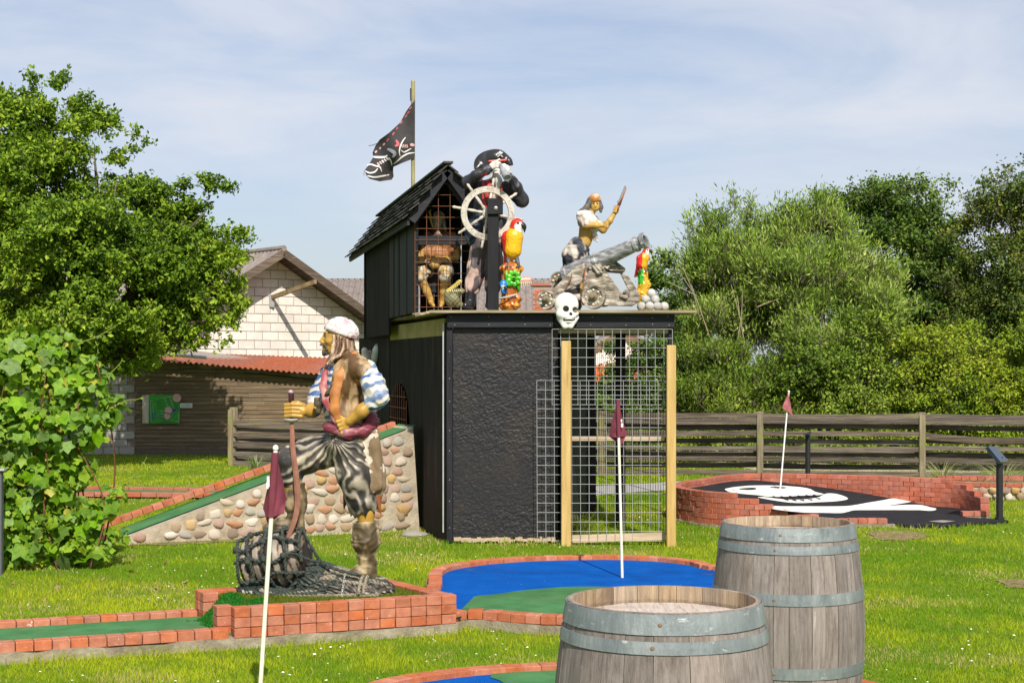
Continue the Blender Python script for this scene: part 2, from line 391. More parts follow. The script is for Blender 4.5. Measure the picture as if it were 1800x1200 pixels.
for r_ in range(6, 22):
    z0 = 0.2 * r_ + 0.008; z1 = z0 + 0.184; off = 0.2 * (r_ % 2)
    for c_ in range(-12, 12):
        t0 = c_ * 0.4 + off + 0.004; t1 = t0 + 0.385
        if t0 < TL or t1 > TR: continue
        poly = [(t0, z0), (t1, z0), (t1, z1), (t0, z1)]
        cp = clip_poly(clip_poly(poly, SL, 1, PEAK - 0.02), -SL, 1, PEAK - 0.02)
        if len(cp) < 3: continue
        if len(cp) == 4 and abs(cp[2][1] - z1) < 1e-6 and abs(cp[0][0] - t0) < 1e-6 and abs(cp[2][0] - t1) < 1e-6:
            if proto_block is None:
                proto_block = bpy.data.meshes.new('block'); q = MB().box((0, 0, 0), (0.385, 0.05, 0.184)); o = q.build('tmp', block_m, bevel=0.006); proto_block = o.data; bpy.data.objects.remove(o)
            inst(proto_block, 'block', bw((t0 + t1) / 2, (z0 + z1) / 2, -0.015), (0, 0, atan2(BU.y, BU.x)), barn)
        else:
            vs, fs = wall_prism(cp, lambda t, z: bw(t, z, 0.01), lambda t, z: bw(t, z, -0.03)); MB().add(vs, fs).build('block', block_m, barn)
        nb += 1
# roof sheets (corrugated) and verge boards
RD = -BN                                                   # along the ridge, away from us
def corr_sheet(name, p0, along, down, la, ld, mat, parent, pitch=0.18, amp=0.025, over=0.0):
    """wave crests run along `down`; p0 = top corner"""
    n = int(la / pitch * 6); V = []; nrm = along.cross(down).normalized()
    for i in range(n + 1):
        s = la * i / n; h = amp * sin(2 * pi * s / pitch)
        for t in (0, ld): V.append(p0 + along * s + down * t + nrm * h)
    for i in range(n + 1):
        s = la * i / n; h = amp * sin(2 * pi * s / pitch) - 0.008
        for t in (0, ld): V.append(p0 + along * s + down * t + nrm * h)
    m = 2 * (n + 1); Fc = [(2 * i, 2 * i + 1, 2 * i + 3, 2 * i + 2) for i in range(n)] + [(m + 2 * i, m + 2 * i + 2, m + 2 * i + 3, m + 2 * i + 1) for i in range(n)]
    Fc += [(2 * i + 1, m + 2 * i + 1, m + 2 * i + 3, 2 * i + 3) for i in range(n)]
    return mesh_obj(name, [tuple(v) for v in V], Fc, mat, parent, smooth=False)
for side in (-1, 1):
    down = (BU * side + Vector((0, 0, -SL))).normalized(); base = bw(0, PEAK + 0.10, 0.62)
    for k in range(13):
        corr_sheet('roof_sheet', base + RD * (k * 1.08) + Vector((0, 0, (k % 2) * 0.006)), RD, down, 1.1, 2.65 + 0.02, roofgrey, barn)
        corr_sheet('roof_sheet', base + RD * (k * 1.08) + down * 2.6 - Vector((0, 0, 0.03 - (k % 2) * 0.006)), RD, down, 1.1, 2.5, roofgrey, barn)
    a = bw(0, PEAK + 0.02, 0.63); q = MB().bar(a, a + down * 5.05, 0.17, 0.035, up=(0, 0, 1)); q.build('verge_board', oldwood, barn)
    q = MB().bar(bw(0, PEAK + 0.0, 0.31), bw(0, PEAK, 0.31) + down * 5.0, 0.02, 0.6, up=tuple(down.cross(BN).normalized())); q.build('soffit', oldwood, barn)
q = MB().tube([bw(0, PEAK + 0.12, 0.64), bw(0, PEAK + 0.12, 0.64) + RD * 14], 0.07, 8); q.build('ridge_cap', roofgrey, barn)
# beam with bracket sticking out of the gable
bm_a = W(492, 524, 36.05) ; bm_b = bm_a + BN * 1.25 + BU * 0.35 + Vector((0, 0, 0.02))
bm_a = bw(0.02, 3.17, 0.0)
bm_b = bm_a + Vector((1.15, -1.25, 0.30))
beam = empty('hoist_beam', bm_a, 'short mossy timber beam sticking out of the white gable on a grey bracket', 'beam')
MB().bar(bm_a, bm_b, 0.09, 0.07).build('beam', M('mossy_wood', [(0.3, (0.16, 0.11, 0.06)), (0.6, (0.30, 0.23, 0.12)), (0.75, (0.36, 0.27, 0.05))], ns=8, rough=0.9, bump=0.3), beam)
MB().box(bm_a + Vector((0.02, -0.03, -0.07)), (0.12, 0.06, 0.28)).build('bracket', flat('zinc', (0.32, 0.34, 0.34), 0.5, metal=0.3), beam)

# grey long building behind, and its chimney
far = empty('grey_roofed_building', (-1, 47, 0), 'long low building with a grey corrugated roof beyond the barn and behind the black tower', 'building')
rot = Vector((0.97, 0.0, 0)); 
MB().box((-3.1, 50, 1.3), (9.0, 5.0, 2.6)).build('wall', block_m, far)
for k in range(9):
    corr_sheet('roof_sheet', Vector((-7.9 + k * 1.1, 50.0, 4.34)), Vector((1, 0, 0)), Vector((0, -0.9, -0.47)).normalized(), 1.1, 3.6, roofgrey, far)
    corr_sheet('roof_sheet', Vector((-7.9 + k * 1.1, 50.0, 4.34)), Vector((1, 0, 0)), Vector((0, 0.9, -0.47)).normalized(), 1.1, 3.6, roofgrey, far)
for s in (-7.95, 2.05):
    MB().bar((s, 50, 4.36), (s, 46.8, 2.69), 0.16, 0.04).build('verge_board', oldwood, far)
chm = M('chimney_brick', [(0.3, (0.36, 0.09, 0.05)), (0.7, (0.50, 0.15, 0.08))], ns=30, rough=0.9, bump=0.3, rnd=0.15)
ch = empty('brick_chimney', (W(953, 545, 44.0).x, 44.0, 2.6), 'squat red brick chimney on the roof behind the cannon wheels', 'chimney')
c0 = W(953, 500, 44.0)
MB().box((c0.x, 44.0, 3.0), (0.50, 0.5, 1.66)).build('stack', mortar, ch)
for i in range(10):
    for j in range(4):
        x = -0.265 + j * 0.1325 + (0.066 if i % 2 else 0)
        if x > 0.2: continue
        MB().box((c0.x + x + 0.066, 43.745, 3.05 + i * 0.07), (0.122, 0.03, 0.06)).build('brick', chm, ch)
MB().box((c0.x, 44.0, 3.86), (0.62, 0.6, 0.07)).build('cap', chm, ch)
# white house with the orange tiled roof, right behind the cage
orange = M('orange_tiles', [(0.3, (0.50, 0.13, 0.05)), (0.7, (0.68, 0.22, 0.09))], ns=20, rough=0.8, bump=0.2, rnd=0.1)
hs = empty('white_house', (2.6, 42, 0), 'white walled house with an orange tiled lean-to glimpsed through the cage', 'house')
MB().prism([(1.9, 42), (3.9, 42), (3.9, 47), (1.9, 47)], 0, 1.95).build('wall', flat('white_render', (0.78, 0.74, 0.68), 0.8), hs)
vs = [(1.9, 42, 1.95), (3.9, 42, 1.95), (2.9, 42, 2.62), (1.9, 47, 1.95), (3.9, 47, 1.95), (2.9, 47, 2.62)]
MB().add(vs, [(0, 1, 2), (3, 5, 4), (0, 2, 5, 3), (1, 4, 5, 2)]).build('gable', MATS['white_render'], hs)
for s in (-1, 1):
    a = Vector((2.9, 41.7, 2.70)); d = Vector((1.15 * s, 0, -0.77))
    MB().add([a, a + d, a + d + Vector((0, 5.6, 0)), a + Vector((0, 5.6, 0)), a + Vector((0, 0, -.08)), a + d + Vector((0, 0, -.08)), a + d + Vector((0, 5.6, -.08)), a + Vector((0, 5.6, -.08))],
             [(0, 1, 2, 3), (4, 7, 6, 5), (0, 4, 5, 1), (1, 5, 6, 2), (2, 6, 7, 3), (3, 7, 4, 0)]).build('roof', roofgrey, hs)
for k in range(11):
    MB().tube([(1.95 + k * 0.2, 42.0, 1.60), (1.95 + k * 0.2, 40.4, 1.32)], 0.11, 6).build('roof_tile_row', orange, hs)
MB().box((2.9, 41.0, 0.65), (2.0, 0.1, 1.3)).build('lean_to_wall', flat('dark_boards', (0.06, 0.05, 0.045), 0.9), hs)

# ================================================================ low shed with board wall
shed = empty('shed', (-5.5, 29.4, 0), 'low shed of dark horizontal boards under a rusty red corrugated roof', 'shed')
SX0, SX1, SY = -6.95, -2.2, 29.4
def eave(x): return 1.80 - 0.088 * (x - SX0)              # the eave sinks to the right
board_m = M('shed_boards', [(0.25, (0.085, 0.058, 0.035)), (0.5, (0.165, 0.118, 0.072)), (0.75, (0.27, 0.20, 0.13))], ns=3.5, sc=(0.35, 1, 7), rough=0.95, bump=0.4, rnd=0.10,
            layers=[((0.42, 0.33, 0.24), 26, (0.3, 1, 4), 0.6, 0.72, 0.6), ((0.05, 0.035, 0.025), 3, (3, 1, .5), 0.6, 0.75, 0.5)])
MB().prism([(SX0 + .01, SY + .03), (SX1, SY + .03), (SX1, SY + 3.9), (SX0 + .01, SY + 3.9)], 0, [eave(SX0) - .03, eave(SX1) - .03, eave(SX1) + .0, eave(SX0) + .2]).build('wall', mortar, shed)
z = 0.10; k = 0
MB().box(((SX0 + SX1) / 2, SY + .02, 0.05), (SX1 - SX0, 0.07, 0.1)).build('plinth', flat('plinth_concrete', (0.13, 0.11, 0.09), .95), shed)
while z < 1.74:
    h = R.uniform(0.068, 0.088); xr = SX1 if z + h < eave(SX1) - .02 else SX0 + (1.76 - z - h) / 0.088
    segs = [(SX0, xr)] if xr - SX0 < 1.5 else [(SX0, SX0 + (xr - SX0) * R.uniform(.3, .7)), None]
    if segs[-1] is None: segs[-1] = (segs[0][1] + 0.004, xr)
    for a, c in segs:
        if c - a > .1: MB().box(((a + c) / 2, SY + R.uniform(-.008, .004), z + h / 2), (c - a, 0.03, h - 0.009)).build('board', board_m, shed)
    z += h; k += 1
rust = M('rusty_corrugated', [(0.3, (0.25, 0.075, 0.04)), (0.55, (0.36, 0.11, 0.055)), (0.75, (0.42, 0.18, 0.10))], ns=7, rough=0.8, bump=0.2, rnd=0.10,
         layers=[((0.20, 0.07, 0.04), 12, (1, 1, 1), 0.58, 0.7, 0.6)])
for k in range(5):
    x0 = SX0 - 0.35 + k * 1.08; x1 = x0 + 1.1
    n = 72; V = []
    for i in range(n + 1):
        s = x0 + 1.1 * i / n; h = 0.018 * sin(2 * pi * s / 0.1)
        for (yy, zz) in ((SY - 0.28, eave(s) - 0.01), (SY + 2, eave(s) + 0.06 - .01 * (s - SX0)), (SY + 5.2, 1.90 - .03 * (s - SX0))):
            V.append((s, yy, zz + h + 0.004 * (k % 2)))
    V2 = V + [(a, b_, c - 0.007) for a, b_, c in V]; m = len(V)
    Fc = [(3 * i + j, 3 * i + 3 + j, 3 * i + 4 + j, 3 * i + 1 + j) for i in range(n) for j in (0, 1)]
    Fc += [(m + 3 * i + j, m + 3 * i + 1 + j, m + 3 * i + 4 + j, m + 3 * i + 3 + j) for i in range(n) for j in (0, 1)] + [(3 * i, m + 3 * i, m + 3 * i + 3, 3 * i + 3) for i in range(n)]
    mesh_obj('roof_sheet', V2, Fc, rust, shed)
MB().tube([W(285, 622, 28.9), W(363, 628, 28.9)], 0.03, 8).build('gutter_pipe', flat('pvc_grey', (0.5, 0.5, 0.5), .5), shed)
MB().tube([W(430, 655, 29.25), W(500, 661, 29.3), W(560, 668, 29.3)], 0.012, 5).build('cable', flat('cable_black', (0.02, 0.02, 0.02)), shed)
# block wall left of the shed
bwall = empty('block_wall', (-8.6, 29.5, 0), 'white concrete block wall left of the board shed, tree shade painted as grey', 'wall')
MB().prism([(-11.5, 29.45), (SX0 - .01, 29.45), (SX0 - .01, 29.7), (-11.5, 29.7)], 0, 1.86).build('core', mortar, bwall)
blk2 = M('shaded_white_block', [(0.3, (0.30, 0.28, 0.25)), (0.7, (0.44, 0.41, 0.37))], ns=4, rough=0.9, bump=0.2, rnd=0.14)  # white blocks greyed, the tree's shade put into their colour
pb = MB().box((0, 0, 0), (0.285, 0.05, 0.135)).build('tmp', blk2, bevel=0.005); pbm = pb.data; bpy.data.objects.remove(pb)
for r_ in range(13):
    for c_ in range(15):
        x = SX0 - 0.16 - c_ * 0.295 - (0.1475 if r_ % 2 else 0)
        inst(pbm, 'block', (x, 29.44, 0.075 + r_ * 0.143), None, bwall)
# the site plan on the shed wall
sign = empty('site_map', (W(283, 745, 29.32).x, 29.33, 0.9), 'green site plan board with a pale strip at its left on the shed wall', 'sign')
def panel(name, x0, y0, x1, y1, D, mat, parent, th=0.006, dz=0.0):
    a = W(x0, y1, D); c = W(x1, y0, D)
    return MB().box(((a.x + c.x) / 2, D - dz, (a.z + c.z) / 2), (c.x - a.x, th, c.z - a.z)).build(name, mat, parent)
SD = 29.36
panel('board', 250, 694, 316, 744, SD, M('plan_green', [(0.4, (0.02, 0.22, 0.03)), (0.6, (0.05, 0.36, 0.04))], ns=3, rough=0.4, bump=0), sign, 0.02)
panel('legend_strip', 250.5, 694.5, 261.5, 743.5, SD, M('plan_strip', [(0.4, (0.55, 0.50, 0.45)), (0.6, (0.42, 0.28, 0.2))], ns=5, sc=(1, 1, .6), rough=0.5, bump=0), sign, 0.01, 0.012)
wl = flat('print_white', (0.75, 0.78, 0.75), 0.5, bump=0); pinks = flat('print_pink', (0.6, 0.35, 0.35), .5, bump=0); blues = flat('print_blue', (0.06, 0.12, 0.3), .5, bump=0)
q = MB()
def pl(x, y): return W(x, y, SD - 0.014)
for (a, c_) in [((264, 704), (305, 696)), ((264, 704), (266, 741)), ((266, 740), (300, 738)), ((300, 738), (314, 742)), ((314, 742), (315, 712)), ((290, 700), (298, 722)), ((298, 696), (305, 718)), ((268, 708), (272, 735)), ((298, 734), (312, 720))]:
    q.bar(pl(*a), pl(*c_), 0.010, 0.002, up=(0, 1, 0))
for (sx, sy, dx, dy, n) in [(270, 708, 0.7, 3.4, 8), (287, 701, 1.7, 3.4, 7), (297, 699, 1.6, 3.6, 6), (279, 722, 2.0, 0.4, 5), (280, 727, 2.0, .4, 5), (281, 732, 2, .4, 5)]:
    for i in range(n): q.bar(pl(sx + dx * i, sy + dy * i), pl(sx + dx * i + 4, sy + dy * i - 1.0), 0.008, 0.002, up=(0, 1, 0))
q.build('plan_lines', wl, sign, fix=False)
q = MB()
for (x, y, s) in [(296, 721, .07), (294, 731, .06), (311, 699, .08)]: q.lathe(pl(x, y), [(0.001, 0.004), (s, 0.004), (s, 0)], 10, axis=(0, -1, 0))
q.build('plan_marks', pinks, sign, fix=False)
q = MB(); q.box(pl(303, 722), (.10, .004, .05)); q.box(pl(270, 730), (.05, .004, .10)); q.box(pl(309, 720), (.08, .004, .03)); q.build('plan_ponds', blues, sign, fix=False)
s2 = empty('small_sign', (W(328, 713, SD).x, SD, 0.9), 'small narrow white lettered plate right of the green site plan', 'sign')
panel('plate', 316.8, 709, 338, 716.5, SD, wl, s2, 0.012)
q = MB()
for row, y in ((0, 711.6), (1, 714.2)):
    x = 318.3
    while x < 336.5: w = R.uniform(.8, 2.2); q.bar(W(x, y, SD - .009), W(min(x + w, 336.8), y, SD - .009), 0.012, 0.002, up=(0, 0, 1)); x += w + .5
q.build('lettering', blues, s2, fix=False)

# ================================================================ board fences
def fence(name_pts, label, nseg, x0, y0, x1, y1, end_post=True, seed=1):
    rr = random.Random(seed); A = Vector((x0, y0, 0)); B = Vector((x1, y1, 0)); d = (B - A) / nseg; dn = d.normalized(); nr = Vector((dn.y, -dn.x, 0))
    f = empty('board_fence', A, label, 'fence')
    for i in range(nseg + 1):
        p = A + d * i
        MB().box(p + Vector((0, 0, 0.475)), (0.10, 0.10, 0.97), Matrix.Rotation(atan2(dn.y, dn.x) + rr.uniform(-.05, .05), 3, 'Z') @ rotm('X', rr.uniform(-1.5, 1.5))).build('post', M_POST, f, origin=p, bevel=0.006)
        MB().box(p + nr * 0.085 + Vector((0, 0, 0.46)), (0.085, 0.028, 0.93), Matrix.Rotation(atan2(dn.y, dn.x), 3, 'Z')).build('batten', M_POST, f, origin=p)
    for i in range(nseg):
        for side, rows in ((1, name_pts[0]), (-1, name_pts[1])):
            for z in rows:
                a = A + d * i; c = A + d * (i + 1); o = nr * side * 0.064
                za = z + rr.uniform(-.012, .012); zb = z + rr.uniform(-.012, .012); bow = rr.uniform(-.02, .004)
                sag = -0.07 if (label.startswith('long') and i == 3 and side == 1 and abs(z - 0.635) < .01) else bow
                m = MB(); pts = []; n = 6; h = rr.uniform(.032, .042); V = []
                for k in range(n + 1):
                    t = k / n; c3 = a.lerp(c, t) + o + Vector((0, 0, za + (zb - za) * t + sag * sin(pi * t))) + nr * rr.uniform(-.004, .004)
                    if k == 0: c3 += dn * 0.004
                    if k == n: c3 -= dn * 0.004
                    for (sx, sz) in ((-1, -1), (1, -1), (1, 1), (-1, 1)): V.append(c3 + nr * sx * 0.011 + Vector((0, 0, sz * (h + rr.uniform(-.0025, .0025)))))
                Fc = [(0, 1, 2, 3), (4 * n + 3, 4 * n + 2, 4 * n + 1, 4 * n)]
                for k in range(n):
                    for e in range(4): Fc.append((4 * k + e, 4 * k + 4 + e, 4 * k + 4 + (e + 1) % 4, 4 * k + (e + 1) % 4))
                m.add(V, Fc).build('board', oldwood_x, f, origin=a.lerp(c, .5) + Vector((0, 0, z)))
    return f
M_POST = M('fence_post_wood', [(0.25, (0.11, 0.09, 0.055)), (0.5, (0.20, 0.16, 0.105)), (0.75, (0.33, 0.27, 0.19))], ns=6, sc=(4, 4, 0.4), rough=0.9, bump=0.4, rnd=0.15,
           layers=[((0.22, 0.24, 0.06), 4, (1, 1, 1), 0.5, 0.7, 0.6)])
RF = ([0.895, 0.818, 0.635, 0.425, 0.255, 0.06], [0.735, 0.53, 0.335, 0.15])
LF = ([0.70, 0.53, 0.36, 0.20, 0.045], [0.615, 0.445, 0.28, 0.12])
fence(RF, 'long grey board fence behind the skull course and along the hedge', 6, -0.98, 24.5, 13.12, 22.7, seed=4)
fence(LF, 'short low weathered board fence ending beside the shed wall, left of the pirate', 2, -4.6, 26.3, -1.15, 24.75, seed=9)
# ================================================================ bricks, felt, borders
brick_m = M('red_paving_brick', [(0.25, (0.32, 0.095, 0.045)), (0.5, (0.42, 0.135, 0.066)), (0.75, (0.49, 0.185, 0.10))], ns=14, rough=0.9, bump=0.4, bs=120, bd=0.004, rnd=0.14,
            layers=[((0.62, 0.42, 0.34), 60, (1, 1, 1), 0.62, 0.72, 0.7), ((0.16, 0.06, 0.04), 9, (1, 1, 1), 0.55, 0.75, 0.6), ((0.68, 0.60, 0.52), 16, (1, 1, 1), 0.68, 0.73, 0.8)])
brick_d = M('deep_red_brick', [(0.25, (0.28, 0.075, 0.045)), (0.5, (0.37, 0.115, 0.07)), (0.75, (0.44, 0.15, 0.10))], ns=14, rough=0.9, bump=0.4, bs=120, bd=0.004, rnd=0.12,
            layers=[((0.55, 0.36, 0.28), 50, (1, 1, 1), 0.68, 0.74, 0.6), ((0.14, 0.05, 0.035), 9, (1, 1, 1), 0.58, 0.75, 0.5)])
conc_m = M('concrete', [(0.3, (0.17, 0.14, 0.10)), (0.55, (0.30, 0.26, 0.19)), (0.8, (0.42, 0.37, 0.29))], ns=9, rough=0.95, bump=0.5, bs=50,
           layers=[((0.13, 0.14, 0.05), 5, (1, 1, 1), 0.52, 0.7, 0.7), ((0.55, 0.50, 0.42), 12, (1, 1, 1), 0.66, 0.72, 0.5)])
conc_l = M('ramp_concrete', [(0.3, (0.27, 0.22, 0.16)), (0.55, (0.42, 0.355, 0.27)), (0.8, (0.53, 0.46, 0.36))], ns=8, rough=0.95, bump=0.6, bs=60,
           layers=[((0.20, 0.18, 0.10), 4, (1, 1, 1), 0.6, 0.75, 0.5)])
felt_g = M('green_felt', [(0.3, (0.045, 0.15, 0.055)), (0.6, (0.075, 0.215, 0.085)), (0.8, (0.10, 0.25, 0.09))], ns=5, rough=1, bump=0.5, bs=220, bd=0.004, layers=[((0.16, 0.27, 0.11), 160, (1, 1, 1), 0.55, 0.65, 0.5), ((0.03, 0.10, 0.04), 210, (1, 1, 1), 0.55, 0.65, 0.6), ((0.14, 0.20, 0.09), 2.4, (1, 1, 1), 0.5, 0.7, 0.55), ((0.03, 0.09, 0.03), 1.1, (1, 1, 1), 0.5, 0.72, 0.5)], spec=0.05)
felt_b = M('blue_felt', [(0.3, (0.001, 0.065, 0.30)), (0.7, (0.002, 0.092, 0.40))], ns=5, rough=1, bump=0.5, bs=220, bd=0.004, layers=[((0.04, 0.18, 0.52), 130, (1, 1, 1), 0.55, 0.66, 0.6), ((0.5, 0.5, 0.6), 45, (1, 1, 1), 0.70, 0.73, 0.7), ((0.001, 0.04, 0.20), 1.6, (1, 1, 1), 0.5, 0.7, 0.6), ((0.10, 0.15, 0.28), 3.2, (1, 1, 1), 0.60, 0.75, 0.4)], spec=0.05)
felt_k = M('black_rubber_felt', [(0.3, (0.012, 0.012, 0.014)), (0.7, (0.024, 0.023, 0.027))], ns=8, rough=0.95, bump=0.5, bs=120, bd=0.005, layers=[((0.10, 0.10, 0.11), 70, (1, 1, 1), 0.68, 0.72, 0.7)], spec=0.2)
turf_m = M('mossy_turf', [(0.3, (0.07, 0.10, 0.012)), (0.6, (0.13, 0.155, 0.02)), (0.8, (0.18, 0.19, 0.03))], ns=6, rough=1, bump=0.6, bs=90, spec=0.05)
BRK = []
for i in range(5):
    rr = random.Random(i); q = MB().box((0, 0, 0), (0.0955, 0.098, 0.0575)); q.v = [v + Vector((rr.uniform(-.0016, .0016), rr.uniform(-.0016, .0016), rr.uniform(-.0012, .0012))) for v in q.v]
    o = q.build('tmp', brick_m, bevel=0.0035); BRK.append(o.data); bpy.data.objects.remove(o)
BRKD = []
for m in BRK: c = m.copy(); c.materials[0] = brick_d; BRKD.append(c)
def resample(pts, L, off=0.0):
    pts = [Vector(p) for p in pts]; acc = [0]
    for a, c in zip(pts, pts[1:]): acc.append(acc[-1] + (c - a).length)
    out = []; s = off + L / 2
    while s < acc[-1] - L * .45:
        k = max(i for i in range(len(acc)) if acc[i] <= s); k = min(k, len(pts) - 2)
        t = (s - acc[k]) / (acc[k + 1] - acc[k]); d = (pts[k + 1] - pts[k]).normalized(); out.append((pts[k].lerp(pts[k + 1], t), d, s / acc[-1])); s += L
    return out
def smooth_pts(P, n=6, closed=False):
    P = [Vector(p) for p in P]; N = len(P); out = []
    rng = range(N) if closed else range(N - 1)
    for i in rng:
        if closed: p0, p1, p2, p3 = P[i - 1], P[i], P[(i + 1) % N], P[(i + 2) % N]
        else: p0, p1, p2, p3 = P[max(i - 1, 0)], P[i], P[i + 1], P[min(i + 2, N - 1)]
        for k in range(n):
            t = k / n; out.append(0.5 * ((2 * p1) + (p2 - p0) * t + (2 * p0 - 5 * p1 + 4 * p2 - p3) * t * t + (3 * p1 - p0 - 3 * p2 + p3) * t ** 3))
    if not closed: out.append(P[-1])
    return out
def bricks(parent, pts, z, off=0.0, meshes=BRK, L=0.1, zf=None, skip=None, inset=0.05, name='brick', sy=1.0):
    """bricks along an outer-edge polyline; inset = how far the centre lies to the left of the walk (+) """
    for (p, d, s) in resample(pts, L, off):
        if skip and skip(p, s): continue
        n = Vector((-d.y, d.x, 0)).normalized(); zz = zf(p, s) if zf else z
        c = Vector((p.x, p.y, 0)) + n * inset + Vector((0, 0, zz)) + n * R.uniform(-.002, .002)
        pitch = -atan2(d.z, sqrt(d.x ** 2 + d.y ** 2))
        inst(R.choice(meshes), name, c, (R.uniform(-.012, .012), pitch + R.uniform(-.01, .01), atan2(d.y, d.x) + R.uniform(-.012, .012)), parent, scale=(L / 0.1, sy, 1))
def offset_line(pts, o):
    out = []
    for i, p in enumerate(pts):
        d = (Vector(pts[min(i + 1, len(pts) - 1)]) - Vector(pts[max(i - 1, 0)])).normalized(); out.append(Vector(p) + Vector((-d.y, d.x, 0)) * o)
    return out
def wallstrip(name, pts, w0, w1, z0, z1, mat, parent, wob=0.0):
    a = offset_line(pts, w0); c = offset_line(pts, w1); n = len(pts); V = []
    for i in range(n):
        dz = R.uniform(-wob, wob)
        for q, z in ((a[i], z0), (c[i], z0), (c[i], z1 + dz), (a[i], z1 + dz)): V.append((q[0], q[1], z))
    Fc = [(0, 1, 2, 3), (4 * n - 1, 4 * n - 2, 4 * n - 3, 4 * n - 4)] + [(4 * i + e, 4 * i + 4 + e, 4 * i + 4 + (e + 1) % 4, 4 * i + (e + 1) % 4) for i in range(n - 1) for e in range(4)]
    return mesh_obj(name, V, Fc, mat, parent)
def dense(pts, st=0.1):
    out = []
    for a, c in zip(pts, pts[1:]):
        a = Vector(a); c = Vector(c); m = max(1, int((c - a).length / st)); out += [a.lerp(c, i / m) for i in range(m)]
    return out + [Vector(pts[-1])]
def fuzz(name, n, sampler, mat, parent, h=0.02, w=0.004, base=(0.10, 0.16, 0.02), var=0.5, kind='stuff', lean=0.6, seed=1, tip=None):
    """n small blades; sampler(rs, n) -> (n,3) roots"""
    rs = np.random.RandomState(seed); P = sampler(rs, n); n = len(P); a = rs.uniform(0, 2 * pi, n); hh = h * rs.uniform(.5, 1.3, n); ww = w * rs.uniform(.7, 1.3, n)
    dx = np.cos(a) * ww; dy = np.sin(a) * ww; la = rs.uniform(0, 2 * pi, n); ln = hh * lean * rs.uniform(0, 1, n)
    V = np.empty((n, 3, 3)); V[:, 0] = P + np.stack([-dx, -dy, 0 * dx], 1); V[:, 1] = P + np.stack([dx, dy, 0 * dx], 1); V[:, 2] = P + np.stack([np.cos(la) * ln, np.sin(la) * ln, hh], 1)
    c = np.array(base)[None, :] * (1 + var * (rs.rand(n, 1) * 2 - 1)); C3 = np.repeat(c[:, None, :], 3, 1); 
    if tip is not None: C3[:, 2] = C3[:, 2] * np.array(tip)
    o = mesh_obj(name, V.reshape(-1, 3), np.arange(3 * n).reshape(n, 3), mat, parent, col=C3.reshape(-1, 3))
    if kind: tag(o, kind=kind)
    return o
blade_m = M('grass_blade', [(0.3, (0.9, 0.9, 0.9)), (0.7, (1, 1, 1))], ns=3, rough=0.6, bump=0, attr=True, trans=0.33, spec=0.10)

# ---- raised bed with the statue
A0 = Vector((-3.05, 8.78, 0)); A1 = Vector((-1.63, 9.35, 0)); A2 = Vector((-0.343, 9.90, 0)); B2 = Vector((-0.86, 10.70, 0)); B1 = Vector((-2.02, 10.14, 0))
bed = empty('raised_bed', (A1 + B2) / 2, 'low bed of three red brick courses with mossy turf, carrying the pirate statue', 'flower bed')
FT = 0.06
for cidx in range(3):
    z = FT + 0.03 + cidx * 0.0600
    bricks(bed, [A1, A2], z, L=0.1)
    rl = [A2 + (B2 - A2).normalized() * 0.1, B2]
    bricks(bed, rl, z, L=0.1)
    bricks(bed, [B2, B1], z, L=0.1)
    bricks(bed, [B1, B1 + (A1 - B1).normalized() * 0.22], z, L=0.1)
    bricks(bed, [A1 + (B1 - A1).normalized() * 0.20 + Vector((.022, .008, 0)), A1 + (B1 - A1).normalized() * 0.1 + Vector((.022, .008, 0))], z, L=0.1, inset=-0.05)
wallstrip('footing', dense([A1, A2]), -0.02, 0.16, -0.03, FT, conc_m, bed, 0.006)
wallstrip('footing', dense([A2, B2]), -0.01, 0.16, -0.03, FT - .004, conc_m, bed, 0.002)
tin = [A1 + Vector((0.15, 0.14, 0)), A2 + Vector((-0.13, 0.06, 0)), B2 + Vector((0.03, -0.12, 0)), B1 + Vector((0.14, -0.07, 0))]
MB().prism([(p.x, p.y) for p in tin], 0.0, 0.215).build('turf', turf_m, bed)
def samp_poly(poly, z, zf=None):
    P2 = [(p[0], p[1]) for p in poly]; xs_ = [p[0] for p in P2]; ys_ = [p[1] for p in P2]
    def f(rs, n):
        x = rs.uniform(min(xs_), max(xs_), n * 2); y = rs.uniform(min(ys_), max(ys_), n * 2); k = in_poly(x, y, P2); x = x[k][:n]; y = y[k][:n]
        return np.stack([x, y, zf(x, y) if zf else np.full_like(x, z)], 1)
    return f
fuzz('turf_blades', 26000, samp_poly(tin, 0.213), blade_m, bed, h=0.016, w=0.0035, base=(0.13, 0.165, 0.018), seed=3)
# artificial turf running down from the bed to the lane
q = MB(); nA, nB = 10, 10; e0 = A1 + Vector((0.06, 0.20, 0)); e1 = B1 + Vector((0.14, -0.22, 0))
for i in range(nA + 1):
    for j in range(nB + 1):
        p = e0.lerp(e1, i / nA) + Vector((-0.26 * j / nB * 1.0 + 0.12, -0.09 * j / nB + 0.02, 0)); t = j / nB
        q.v.append(Vector((p.x, p.y, 0.235 - 0.16 * smoothstep(0.05, 0.9, t) + 0.014 * sin(9 * i / nA + 4 * t) + R.uniform(-.004, .004))))
q.f = [(i * (nB + 1) + j, (i + 1) * (nB + 1) + j, (i + 1) * (nB + 1) + j + 1, i * (nB + 1) + j + 1) for i in range(nA) for j in range(nB)]
tw = q.build('turf_flap', M('plastic_turf', [(0.3, (0.02, 0.13, 0.015)), (0.7, (0.04, 0.20, 0.02))], ns=20, rough=.8, bump=.5), bed, smooth=True)
qv = np.array([tuple(v) for v in q.v])
def samp_flap(rs, n):
    f = rs.randint(0, len(q.f), n); F4 = np.array(q.f)[f]; u = rs.rand(n, 1); v = rs.rand(n, 1)
    return qv[F4[:, 0]] * (1 - u) * (1 - v) + qv[F4[:, 1]] * u * (1 - v) + qv[F4[:, 2]] * u * v + qv[F4[:, 3]] * (1 - u) * v
